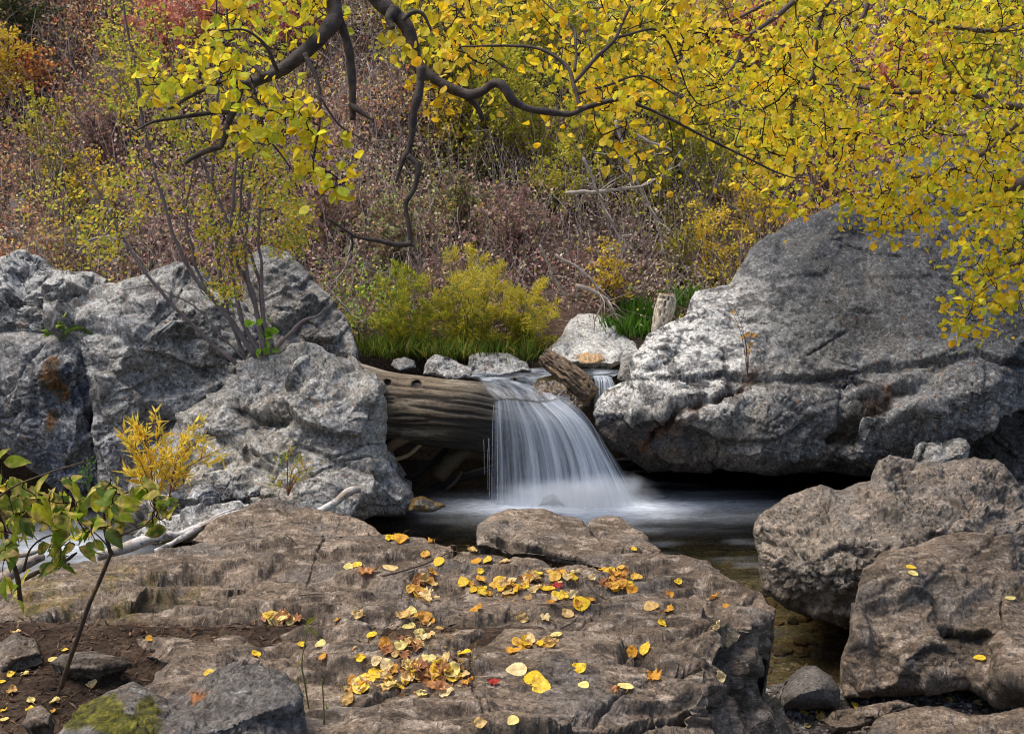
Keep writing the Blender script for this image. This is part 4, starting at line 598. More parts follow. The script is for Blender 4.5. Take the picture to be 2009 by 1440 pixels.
# water sliding over the log to the lip, and the stream above
film = [[(936, 752, 9.14), (950, 765, 8.99), (968, 784, 8.90)], [(948, 744, 9.22), (970, 758, 9.03), (994, 781, 8.89)], [(975, 742, 9.26), (1000, 757, 9.06), (1024, 783, 8.88)], [(1010, 746, 9.28), (1038, 764, 9.08), (1054, 787, 8.90)], [(1040, 760, 9.28), (1064, 770, 9.12), (1080, 785, 8.95)], [(1066, 772, 9.26), (1082, 772, 9.12), (1098, 779, 9.0)], [(1100, 782, 9.26), (1116, 784, 9.2), (1132, 791, 9.15)]]
sheet('lip_film', film, M_FILM, nu=70, nv=30, fade=lambda U, V: edge(U) * ss(0, .2, V) * (.55 + .5 * ss(.3, .6, U) * ss(.9, .6, U)), uo=2.2, parent=wf)
sheet('side_cascade', [[(1162, 737, 9.42), (1164, 745, 9.34), (1165, 768, 9.3), (1163, 792, 9.28)], [(1178, 736, 9.42), (1183, 745, 9.33), (1184, 765, 9.28), (1184, 785, 9.26)], [(1196, 737, 9.42), (1204, 746, 9.34), (1210, 758, 9.3), (1213, 770, 9.28)]], M_FALL, nu=40, nv=30, fade=lambda U, V: ss(0, .1, U) * ss(1, .85, U), uo=5.5, parent=wf)
# single thread of water left of the fall and free strands
rs = np.random.default_rng(3); T = []
for k in range(9):
    u = rs.uniform(0, 1) ** 1.2 * 4.9; i = int(u); fr_ = u - i; A = np.array(colsA[i]); B = np.array(colsA[min(i + 1, 5)]); c = A * (1 - fr_) + B * fr_; c[:, 2] -= rs.uniform(.02, .08); c[:, 0] += rs.uniform(-3, 3); pth = cat_rom(P(c[:, 0], c[:, 1], c[:, 2]), 8); t0 = rs.integers(0, 8); T.append((pth[t0:], np.linspace(.0012, .0035, len(pth) - t0)))
for x0, y0, y1 in [(959, 860, 975), (956, 880, 960), (949, 862, 930)]:
    T.append((P(np.array([x0, x0 + 1, x0 + 1.]), np.array([y0, (y0 + y1) / 2, y1]), np.full(3, 8.8)), np.full(3, .0016 if x0 != 959 else .0035)))
V_, F_, I_ = tubes(T, 4); M_STR = fall_mat('water_strand', .3, .55, 3, 2)
mesh_obj('strands', V_, F_, M_STR, parent=wf, attrs={'u': I_ * .37, 'v': V_[:, 2], 'fade': np.full(len(V_), .8)})
# stream surface above the fall
rows = [[(890, 738, 9.7), (925, 744, 9.45), (945, 751, 9.2)], [(930, 727, 9.95), (950, 737, 9.6), (972, 745, 9.25)], [(990, 724, 10.05), (1005, 735, 9.7), (1015, 750, 9.3)], [(1050, 722, 10.1), (1050, 738, 9.7), (1045, 762, 9.3)], [(1110, 722, 10.1), (1110, 742, 9.7), (1080, 775, 9.28)], [(1170, 724, 10.1), (1160, 735, 9.75), (1165, 742, 9.4)], [(1235, 726, 10.0), (1210, 735, 9.7), (1200, 742, 9.4)]]
M_STREAM = fall_mat('stream_water', .15, .85, 5, 3)
sw = sheet('stream_water', rows, M_STREAM, nu=90, nv=40, fade=lambda U, V: (.35 + .6 * ss(-.2, .3, fbm(np.stack([U * 6, V * 3, 0 * U], 1), 1, 3, 841))) * ss(0, .1, U), uo=1.2)
tag(sw, 'smooth stream water sliding between stones above the fall', 'water', kind='structure')
# spray where the fall lands
m, nt, b, L = base_mat('spray'); nt.nodes.remove(b); pv = N(nt, 'ShaderNodeVolumePrincipled'); pv.inputs['Color'].default_value = (.86, .92, 1, 1); pv.inputs['Anisotropy'].default_value = 0
tc = N(nt, 'ShaderNodeTexCoord'); ln = N(nt, 'ShaderNodeVectorMath', operation='LENGTH'); L(tc.outputs['Object'], ln.inputs[0]); nn = N(nt, 'ShaderNodeTexNoise'); nn.inputs['Scale'].default_value = 2.6; nn.inputs['Detail'].default_value = 3; L(tc.outputs['Object'], nn.inputs['Vector'])
mr = N(nt, 'ShaderNodeMapRange'); mr.interpolation_type = 'SMOOTHSTEP'; mr.inputs[1].default_value = 1.0; mr.inputs[2].default_value = 0.; mr.inputs[3].default_value = 0; mr.inputs[4].default_value = 6; L(mathn(nt, 'ADD', ln.outputs['Value'], mathn(nt, 'MULTIPLY_ADD', nn.outputs[0], .9, -.45)), mr.inputs[0]); L(mr.outputs[0], pv.inputs['Density']); L(pv.outputs[0], nt.nodes['Material Output'].inputs['Volume'])
import bmesh
def spray(px, py, Y, r, lb):
    bm = bmesh.new(); bmesh.ops.create_icosphere(bm, subdivisions=3, radius=1.); me = bpy.data.meshes.new('spray'); bm.to_mesh(me); bm.free(); me.materials.append(m); o = bpy.data.objects.new('spray', me); COL.objects.link(o); o.location = tuple(P(px, py, Y)); o.scale = r; tag(o, lb, 'spray', kind='stuff'); return o
spray(1095, 975, 8.5, (.60, .26, .17), 'soft white spray low along the foot of the fall')
spray(1180, 970, 8.5, (.5, .26, .2), 'soft white spray rising at the right foot of the fall')
# ================================================================ LOGS AND DRIFTWOOD
def log(name, path, rpx, nl=260, na=90, grain=.02, holes=(), colf=None, label=None, cat='log', s=0, mat=None, flat=1., blunt=True, rough=.03, group=None):
    path = np.array(path, float); p = P(path[:, 0], path[:, 1], path[:, 2]); r = np.array(rpx, float) * path[:, 2] / F; q = cat_rom(np.c_[p, r], 30); sl_ = np.r_[0, np.cumsum(np.linalg.norm(np.diff(q[:, :3], axis=0), axis=1))]; tt = np.linspace(0, sl_[-1], nl); q = np.stack([np.interp(tt, sl_, q[:, k]) for k in range(4)], 1)
    c, rad = q[:, :3], q[:, 3].copy(); t, u, w = frame(np.gradient(c, axis=0)); ang = np.arange(na) * 2 * np.pi / na
    dirs = np.cos(ang)[None, :, None] * u[:, None] + np.sin(ang)[None, :, None] * w[:, None]
    L_ = np.broadcast_to(tt[:, None], (nl, na)).ravel(); R_ = np.broadcast_to(rad[:, None], (nl, na)).ravel(); A_ = np.broadcast_to(ang[None], (nl, na)).ravel()
    g3 = np.stack([np.cos(A_) * R_, np.sin(A_) * R_, L_], 1); rm = rad.mean(); g3w = g3 + .25 * rm * np.stack([fbm(g3 / rm, (.7, .7, .3), 3, s + j) for j in range(3)], 1) * .5
    fine = ridge(g3w / rm, (6, 6, .42), 5, s + 4, .7); big = fbm(g3 / rm, (.9, .9, .35), 4, s + 9); crack = ss(.62, .85, ridge(g3w / rm, (3.2, 3.2, .2), 2, s + 12))
    off = rough * big + grain * (fine - .4) - grain * 2.2 * crack
    e = ss(0, .03, L_ / sl_[-1]) * ss(1, .97, L_ / sl_[-1]); v = (c[:, None] + dirs * rad[:, None, None] * (1 if not blunt else 1)).reshape(-1, 3); D = dirs.reshape(-1, 3)
    v = v + D * off[:, None]; hx, hy = proj(v); hole = np.zeros(len(v))
    for (hxx, hyy, hr) in holes:
        d = np.hypot(hx - hxx, (hy - hyy) * 1.15) + 3 * fbm(v, 14, 2, 88); fr_ = D[:, 1] < .2; hole = np.maximum(hole, np.where(fr_, ss(hr * 1.15, hr * .85, d), 0)); v = v + np.array([0, 1, -.1]) * np.where(fr_, .05 * ss(hr, hr * .6, d), 0)[:, None] + D * np.where(fr_, .006 * np.exp(-((d - hr * 1.45) / (hr * .4)) ** 2), 0)[:, None]
    col = colf(v, g3, fine, crack, D) if colf else mix(lin(160, 146, 124) + 0 * v, lin(92, 80, 64), ss(.2, .8, 1 - fine)); col = mix(col, lin(26, 21, 17) + 0 * v, .85 * np.maximum(hole, .8 * crack))
    a = np.arange(nl - 1)[:, None] * na + np.arange(na)[None]; b_ = np.arange(nl - 1)[:, None] * na + (np.arange(na)[None] + 1) % na; f = [np.stack([a, b_, b_ + na, a + na], -1).reshape(-1, 4)]
    if holes: print('HOLES', (hole > .5).sum())
    n0 = len(v); rings = []   # domed, splintered ends
    for end, base, sg in ((0, 0, -1), (1, (nl - 1) * na, 1)):
        prev = base + np.arange(na); cc = c[-end]
        for kk, fr_ in enumerate((.7, .35, .02)):
            ring = cc + (v[base:base + na] - cc) * fr_ + sg * t[-end] * rad[-end] * (.12 if blunt else .5) * (1 - fr_ ** 2) * (1 + .4 * rng.normal(size=(na, 1)) * .2); i0 = len(v); v = np.vstack([v, ring]); col = np.vstack([col, np.tile(lin(120, 98, 70) * (.7 + .3 * fr_), (na, 1)) * (.8 + .3 * rng.random((na, 1)))]); cur = i0 + np.arange(na)
            qd = np.stack([prev, cur, np.roll(cur, -1), np.roll(prev, -1)], 1); f.append(qd if sg < 0 else qd[:, ::-1]); prev = cur
    f = np.concatenate(f); f = f[:, ::-1]
    o = mesh_obj(name, v, f, mat or M_WOOD, col=col); return tag(o, label, cat, group)
def biglog_col(v, g, fine, crack, D):
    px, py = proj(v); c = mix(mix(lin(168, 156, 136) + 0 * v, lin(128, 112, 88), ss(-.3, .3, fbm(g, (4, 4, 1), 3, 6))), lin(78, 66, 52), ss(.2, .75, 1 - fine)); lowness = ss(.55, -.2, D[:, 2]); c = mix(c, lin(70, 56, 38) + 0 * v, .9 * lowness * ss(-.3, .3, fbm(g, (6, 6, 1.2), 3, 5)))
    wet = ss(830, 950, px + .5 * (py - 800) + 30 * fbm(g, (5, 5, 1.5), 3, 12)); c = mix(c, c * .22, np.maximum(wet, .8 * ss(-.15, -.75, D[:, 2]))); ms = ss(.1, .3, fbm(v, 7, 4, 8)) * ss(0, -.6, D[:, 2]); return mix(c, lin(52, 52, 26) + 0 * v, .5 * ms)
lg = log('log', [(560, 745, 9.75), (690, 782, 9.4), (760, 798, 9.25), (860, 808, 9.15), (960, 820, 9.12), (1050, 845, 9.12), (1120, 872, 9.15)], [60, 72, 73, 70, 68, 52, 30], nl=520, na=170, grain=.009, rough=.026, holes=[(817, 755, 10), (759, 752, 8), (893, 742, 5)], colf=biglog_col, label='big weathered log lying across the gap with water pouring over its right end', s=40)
log('driftwood_log', [(1068, 700, 9.55), (1095, 718, 9.45), (1130, 745, 9.3), (1160, 778, 9.2)], [17, 21, 23, 20], nl=120, na=60, grain=.012, rough=.012, colf=lambda v, g, fi, cr, D: mix(mix(lin(136, 112, 82) + 0 * v, lin(58, 44, 32), ss(.1, .6, 1 - fi)), lin(34, 26, 20) + 0 * v, ss(740, 790, proj(v)[1]) * .7), label='short splintered brown log wedged at the top of the fall, beside the side cascade', s=60)
log('tree_stump', [(1296, 662, 10.0), (1300, 625, 10.0), (1307, 595, 10.0), (1309, 578, 10.0)], [19, 20, 19, 15], nl=80, na=50, grain=.012, rough=.01, colf=lambda v, g, fi, cr, D: mix(lin(206, 194, 174) + 0 * v, lin(140, 126, 106), ss(.2, .8, 1 - fi)), label='upright pale weathered wood stump standing behind the giant boulder', cat='stump', s=70)
log('driftwood_snag', [(1003, 760, 9.3), (1006, 748, 9.3), (1012, 742, 9.3)], [6, 7, 4], nl=16, na=14, grain=.006, colf=lambda v, g, fi, cr, D: lin(48, 36, 28) + 0 * v, label='dark snag poking up through the water at the lip of the fall', cat='driftwood', s=75)
# dark debris under the log
def deb(pts, Y, r, colr, lb, name='branch', cat='branch', s=0, var=.25):
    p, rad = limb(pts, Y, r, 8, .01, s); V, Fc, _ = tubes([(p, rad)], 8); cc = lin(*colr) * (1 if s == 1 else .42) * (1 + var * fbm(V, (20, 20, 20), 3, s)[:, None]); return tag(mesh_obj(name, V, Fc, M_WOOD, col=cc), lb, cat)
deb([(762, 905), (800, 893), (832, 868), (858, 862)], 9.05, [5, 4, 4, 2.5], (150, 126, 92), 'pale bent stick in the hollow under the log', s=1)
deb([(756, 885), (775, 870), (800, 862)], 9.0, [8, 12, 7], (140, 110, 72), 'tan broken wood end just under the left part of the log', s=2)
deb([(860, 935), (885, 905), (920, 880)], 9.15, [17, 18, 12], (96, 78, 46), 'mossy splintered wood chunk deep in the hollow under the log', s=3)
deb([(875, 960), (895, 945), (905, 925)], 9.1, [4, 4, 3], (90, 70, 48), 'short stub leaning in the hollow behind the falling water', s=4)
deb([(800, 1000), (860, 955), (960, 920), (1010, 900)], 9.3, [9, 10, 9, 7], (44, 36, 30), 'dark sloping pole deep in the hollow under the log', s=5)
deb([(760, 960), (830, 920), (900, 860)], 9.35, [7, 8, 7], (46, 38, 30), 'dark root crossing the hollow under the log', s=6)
# birch poles
def birch(pts, Y, r, lb, s, colr=(200, 196, 190)):
    p, rad = limb(pts, Y, r, 14, .008, s); V, Fc, _ = tubes([(p, rad)], 14); c = mix(lin(*colr) + 0 * V, lin(150, 134, 118), ss(-.1, .5, fbm(V, 6, 3, s))); along = p[np.argmin(((V[:, None, :] - p[None, ::6]) ** 2).sum(-1), 1) * 6]
    c = mix(c, lin(60, 50, 44) + 0 * V, .8 * ss(.22, .36, fbm(V, (30, 5, 40), 4, s + 2))); o = mesh_obj('birch_pole', V, Fc, M_WOOD, col=c); return tag(o, lb, 'pole')
birch([(190, 1092), (228, 1080), (262, 1068), (320, 1052), (352, 1050), (398, 1028), (430, 1010), (462, 997)], [6.2, 6.4, 6.7], [11, 12, 12, 10, 7, 4, 3], 'thick white birch pole lying behind the left of the slab', 11)
birch([(305, 1082), (345, 1062), (380, 1042), (420, 1022), (470, 1003), (510, 990)], [6.1, 6.3, 6.6], [6, 6, 5, 4], 'thin white birch pole lying against the thick one behind the slab', 12)
birch([(610, 1012), (640, 998), (662, 984), (676, 970), (690, 962), (704, 960)], [6.5, 6.7], [7, 8, 8, 9, 8, 7], 'broken end of a white birch branch sticking up behind the humped rock', 13)
birch([(-40, 1160), (0, 1140), (40, 1112), (84, 1092)], [5.6, 6.0], [13, 13, 12, 9], 'grey driftwood pole lying at the left edge behind the sapling', 14, (150, 140, 126))
birch([(-30, 1100), (20, 1092), (70, 1082), (100, 1068)], [6.2, 6.4], [7, 6, 5, 4], 'thin pale driftwood stick over the left stream', 15, (170, 162, 150))
# ================================================================ HILLSIDE VEGETATION
PAL = dict(rust=[(182, 122, 84), (150, 100, 76), (204, 158, 118), (122, 88, 74), (212, 166, 110)], mauve=[(150, 116, 112), (168, 134, 124), (124, 92, 92), (182, 154, 138), (150, 140, 110)], pink=[(216, 138, 122), (226, 158, 134), (190, 106, 98), (236, 186, 140), (200, 140, 120)],
    yellow=[(236, 200, 66), (214, 180, 50), (244, 210, 96), (190, 180, 50)], ygreen=[(176, 178, 54), (150, 160, 56), (206, 200, 78), (222, 196, 66)], olive=[(126, 124, 48), (148, 140, 56), (98, 98, 44), (186, 170, 62)], green=[(104, 136, 48), (128, 160, 62), (84, 112, 42), (160, 176, 70)],
    willow=[(128, 150, 52), (160, 170, 58), (196, 186, 62), (104, 130, 48), (214, 190, 60)], wyellow=[(230, 206, 76), (212, 198, 78), (176, 184, 74), (240, 214, 96)], grey=[(146, 134, 124), (112, 100, 94), (170, 156, 144)], pale=[(164, 170, 112), (140, 150, 90), (176, 140, 120), (130, 96, 90)], cream=[(255, 240, 176), (255, 222, 180), (250, 210, 150), (252, 240, 140)], orange=[(226, 146, 60), (214, 116, 58), (236, 180, 84)], dgreen=[(66, 82, 44), (86, 104, 52), (52, 66, 40)])  # cream: sunlight at the top of the slope, painted into leaf colour
ZONES = [(60, 120, 90, 'rust'), (180, 70, 100, 'rust'), (250, 30, 60, 'mauve'), (60, 250, 110, 'rust'), (200, 260, 90, 'rust'), (30, 330, 90, 'rust'), (150, 170, 70, 'mauve'), (120, 180, 70, 'orange'), (250, 150, 80, 'olive'), (300, 40, 80, 'pink'), (360, 90, 80, 'pink'), (180, 330, 90, 'mauve'), (250, 420, 90, 'mauve'), (150, 440, 90, 'olive'), (60, 470, 70, 'rust'), (450, 300, 110, 'mauve'), (560, 380, 90, 'mauve'), (600, 480, 90, 'mauve'), (560, 40, 70, 'pink'), (500, 180, 80, 'olive'), (640, 540, 60, 'mauve'), (700, 130, 80, 'grey'), (760, 220, 80, 'rust'), (700, 280, 80, 'mauve'), (820, 60, 80, 'olive'), (640, 250, 60, 'rust'), (740, 400, 90, 'pale'), (850, 420, 90, 'pale'), (960, 400, 90, 'pale'), (880, 480, 80, 'mauve'), (1030, 470, 80, 'mauve'), (1060, 380, 60, 'mauve'), (900, 300, 70, 'olive'), (1000, 270, 80, 'olive'), (780, 330, 50, 'grey'), (1100, 250, 90, 'olive'), (1180, 350, 90, 'olive'), (1150, 450, 80, 'grey'), (1300, 380, 90, 'olive'), (1250, 480, 90, 'grey'), (1300, 450, 80, 'olive'), (1400, 500, 90, 'olive'), (1450, 380, 90, 'olive'), (1100, 570, 80, 'mauve'), (1200, 560, 80, 'mauve'), (1300, 560, 70, 'grey'), (1000, 80, 110, 'ygreen'), (1150, 100, 110, 'ygreen'), (1300, 150, 100, 'olive'), (1380, 40, 90, 'cream'), (1480, 50, 80, 'pink'), (1250, 10, 60, 'cream'), (1520, 200, 90, 'ygreen'), (1640, 300, 80, 'pink'), (1600, 360, 70, 'rust'), (1700, 80, 90, 'pink'), (1800, 160, 100, 'pink'), (1900, 100, 120, 'ygreen'), (1720, 270, 80, 'mauve'), (1560, 420, 70, 'orange'), (-100, 300, 200, 'rust'), (2150, 200, 200, 'olive'), (1230, 620, 50, 'green'), (700, 620, 60, 'green')]  # cream spots tint the litter and undergrowth as if sunlit
def zone_cols(px, py, rs):
    names = sorted(PAL); idx = {k: i for i, k in enumerate(names)}
    jx = px + rs.normal(size=len(px)) * 32; jy = py + rs.normal(size=len(px)) * 32; best = np.full(len(px), 1e9); z = np.zeros(len(px), int)
    for (x, y, r, k) in ZONES:
        d = np.hypot(jx - x, jy - y) / r; m = d < best; best = np.where(m, d, best); z = np.where(m, idx[k], z)
    arr = [np.array([lin(c) for c in PAL[k]]) for k in names]; out = np.zeros((len(px), 3)); q = rs.integers(0, 60, len(px))
    z = np.where(rs.random(len(px)) < .16, np.where(rs.random(len(px)) < .5, idx['olive'], idx['grey']), z)
    for i, a in enumerate(arr):
        m = z == i; out[m] = a[q[m] % len(a)]
    return np.clip(out * 1.9 * (1 + .2 * rs.normal(size=(len(px), 1))), .005, .95)
rs = np.random.default_rng(21)
def hillpts(n, ylo=-160, yhi=700, bias=1.):
    px = rs.uniform(-260, 2270, n); py = ylo + (yhi - ylo) * rs.random(n) ** bias; p = hill_hit(px, py); k = (p[:, 1] < 40) & (p[:, 1] > 10.6); return p[k], px[k], py[k]
def keepout(p):  # keep the streambed and the white rock clear
    x, y = proj(p); return ~((p[:, 1] < 11.3) & (x > 1040) & (x < 1270)) & ~((p[:, 1] < 10.9) & (x > 740))
# leaf litter lying on the slope
p, px, py = hillpts(52000); k = keepout(p); p, px, py = p[k], px[k], py[k]; n = len(p); gn = rdir(n, 2.2); sz = rs.uniform(.028, .062, n) * (p[:, 1] / 13) ** .5
lc = zone_cols(px, py, rs); lc = np.where(rs.random((n, 1)) < .5, pick(PAL['rust'] + PAL['grey'] + [(96, 70, 56)], n), lc); V, Fc, C = leaves(p + gn * .02, rdir(n), gn, sz, mix(lc, np.full_like(lc, .2) * [1.1, 1, .92], .35 * np.ones(len(lc))) * 1.35, 'quad')
tag(mesh_obj('leaf_litter', V, Fc, M_HILL, col=C, smooth=False), 'rust and tan leaf litter covering the hillside', 'leaf litter', kind='stuff')
# dry stems
p, px, py = hillpts(12500, yhi=690); k = keepout(p); p = p[k]; T = []; sc_ = []
for i in range(len(p)):
    h = rs.uniform(.25, .95) * (.7 + .3 * p[i, 1] / 12); d = np.array([rs.normal() * .35, rs.normal() * .25 - .1, 1.]); 
    if rs.random() < .25: d = np.array([rs.normal(), rs.normal() * .5, .35])
    d /= np.linalg.norm(d); b_ = rs.normal(size=3) * .12 * h; T.append((np.array([p[i] - d * .03, p[i] + d * h * .35 + b_ * .6, p[i] + d * h * .7 + b_, p[i] + d * h + b_ * .3 + np.array([0, 0, -.05 * h])]), np.array([1, .85, .6, .3]) * rs.uniform(.0022, .006) * (p[i, 1] / 13) ** .5)); sc_.append(lin(*[(176, 164, 156), (124, 110, 104), (144, 108, 102), (178, 166, 154), (168, 158, 150), (140, 118, 112)][rs.integers(0, 6)]))
V, Fc, I = tubes(T, 3); tag(mesh_obj('dry_stems', V, Fc, M_TWIG, col=np.array(sc_)[I]), 'tangle of bare grey and reddish dry stems on the hillside', 'dry stems', kind='stuff')
# low leafy ground growth, in clumps
p, px, py = hillpts(3600, yhi=690); k = keepout(p); p, px, py = p[k], px[k], py[k]; m_ = 27; n = len(p); h = rs.uniform(.1, .62, n)
q = np.repeat(p, m_, 0); th = rs.random(n * m_) ** .8; q = q + rs.normal(size=q.shape) * np.array([.11, .09, .0]) * (.4 + th)[:, None]; q[:, 2] += th * np.repeat(h, m_); X_, Y_ = proj(q)
keepc = np.repeat(rs.random(n), m_) > .2; base = zone_cols(np.repeat(px + 0 * py, m_), np.repeat(py - 14, m_), rs)
V, Fc, C = leaves(q, rdir(len(q), -.2), rdir(len(q), .6), rs.uniform(.024, .055, len(q)) * (q[:, 1] / 13) ** .5, base, 'quad')
tag(mesh_obj('undergrowth', V, Fc, M_HILL, col=C, smooth=False), 'low dense undergrowth of small autumn leaves over the hillside', 'undergrowth', kind='stuff')
# individual shrubs
def shrub(px, py, w, h, pal, n, lb, kind='quad', size=.04, ns=9, stem=(96, 84, 76), Y=None, name='shrub', cat='shrub', lean=0, droop=.0, sr=.006, seed=0, grp=None, spread=.5, upright=.6, lo=.3):
    rs = np.random.default_rng(seed + 900); b_ = hill_hit(px, py)[0] if Y is None else P(px, py, Y); s = b_[1] / F; Wd, Hh = w * s, h * s; root = empty(name, b_, lb, cat, grp)
    T = []; LP = []; LD = []
    for i in range(ns):
        a = (i + .5) / ns * 2 - 1 + rs.normal() * .15; tip = np.array([a * Wd * .5 + lean * s, rs.normal() * Wd * .28, Hh * (1 - .45 * a * a) * rs.uniform(.72, 1.02)])
        st_ = np.array([rs.normal() * .03 + a * .04, rs.normal() * .03, -.03]); md = st_ * .5 + tip * .5 + np.array([-a * Wd * .10, 0, Hh * .08]) + rs.normal(size=3) * .04 * Hh; pl = cat_rom(b_ + np.array([st_, st_ * .75 + md * .25 + rs.normal(size=3) * .02, md, tip]), 5); T.append((pl, np.linspace(1, .25, len(pl)) * sr * (s * F / 10) ** .3))
        for j in range(7):
            t = lo + (1 - lo) * (j + rs.random()) / 7; o = pl[min(int(t * (len(pl) - 1)), len(pl) - 1)]; dd = np.array([rs.normal(), rs.normal(), upright + rs.normal() * .4]); dd /= np.linalg.norm(dd); ln_ = Hh * .28 * rs.uniform(.5, 1.2) * spread * 2 * (1.15 - .5 * t); e_ = o + dd * ln_; m2 = (o + e_) / 2 + rs.normal(size=3) * ln_ * .12; T.append((np.array([o, m2, e_]), np.array([.45, .35, .15]) * sr)); LP.append((o, m2, e_))
    LP = np.array(LP); tw = rs.integers(0, len(LP), n); t = rs.random(n) ** .7; A, M2, E_ = LP[tw, 0], LP[tw, 1], LP[tw, 2]; t_ = t[:, None]; pos = A * (1 - t_) ** 2 + 2 * M2 * t_ * (1 - t_) + E_ * t_ ** 2 + rs.normal(size=(n, 3)) * .018 * (s * F / 10) * Hh / 1.0 ** .5
    dr = (E_ - A) / np.linalg.norm(E_ - A, axis=1, keepdims=True) + rs.normal(size=(n, 3)) * .6; dr[:, 2] -= droop
    if isinstance(pal, str): colr = pick(PAL[pal], n, .16)
    else:   # two palettes: lower/left -> upper/right
        g = ss(.25, .75, (pos[:, 2] - b_[2]) / Hh * .6 + (pos[:, 0] - b_[0]) / Wd * .5 + .2 + rs.normal(size=n) * .18)[:, None]; colr = pick(PAL[pal[0]], n, .16) * (1 - g) + pick(PAL[pal[1]], n, .16) * g
    V, Fc, I = tubes(T, 3 if b_[1] > 11 else 5); mesh_obj('stems', V, Fc, M_TWIG, parent=root, col=np.tile(lin(*stem), (len(V), 1)) * (1 + .2 * fbm(V, 8, 2, 3)[:, None]))
    V, Fc, C = leaves(pos, dr, rdir(n, .7), rs.uniform(.6, 1.25, n) * size, colr, kind, fold=.2); mesh_obj('foliage', V, Fc, M_HILL if kind == 'quad' else M_LEAF, parent=root, col=C, smooth=False); return root
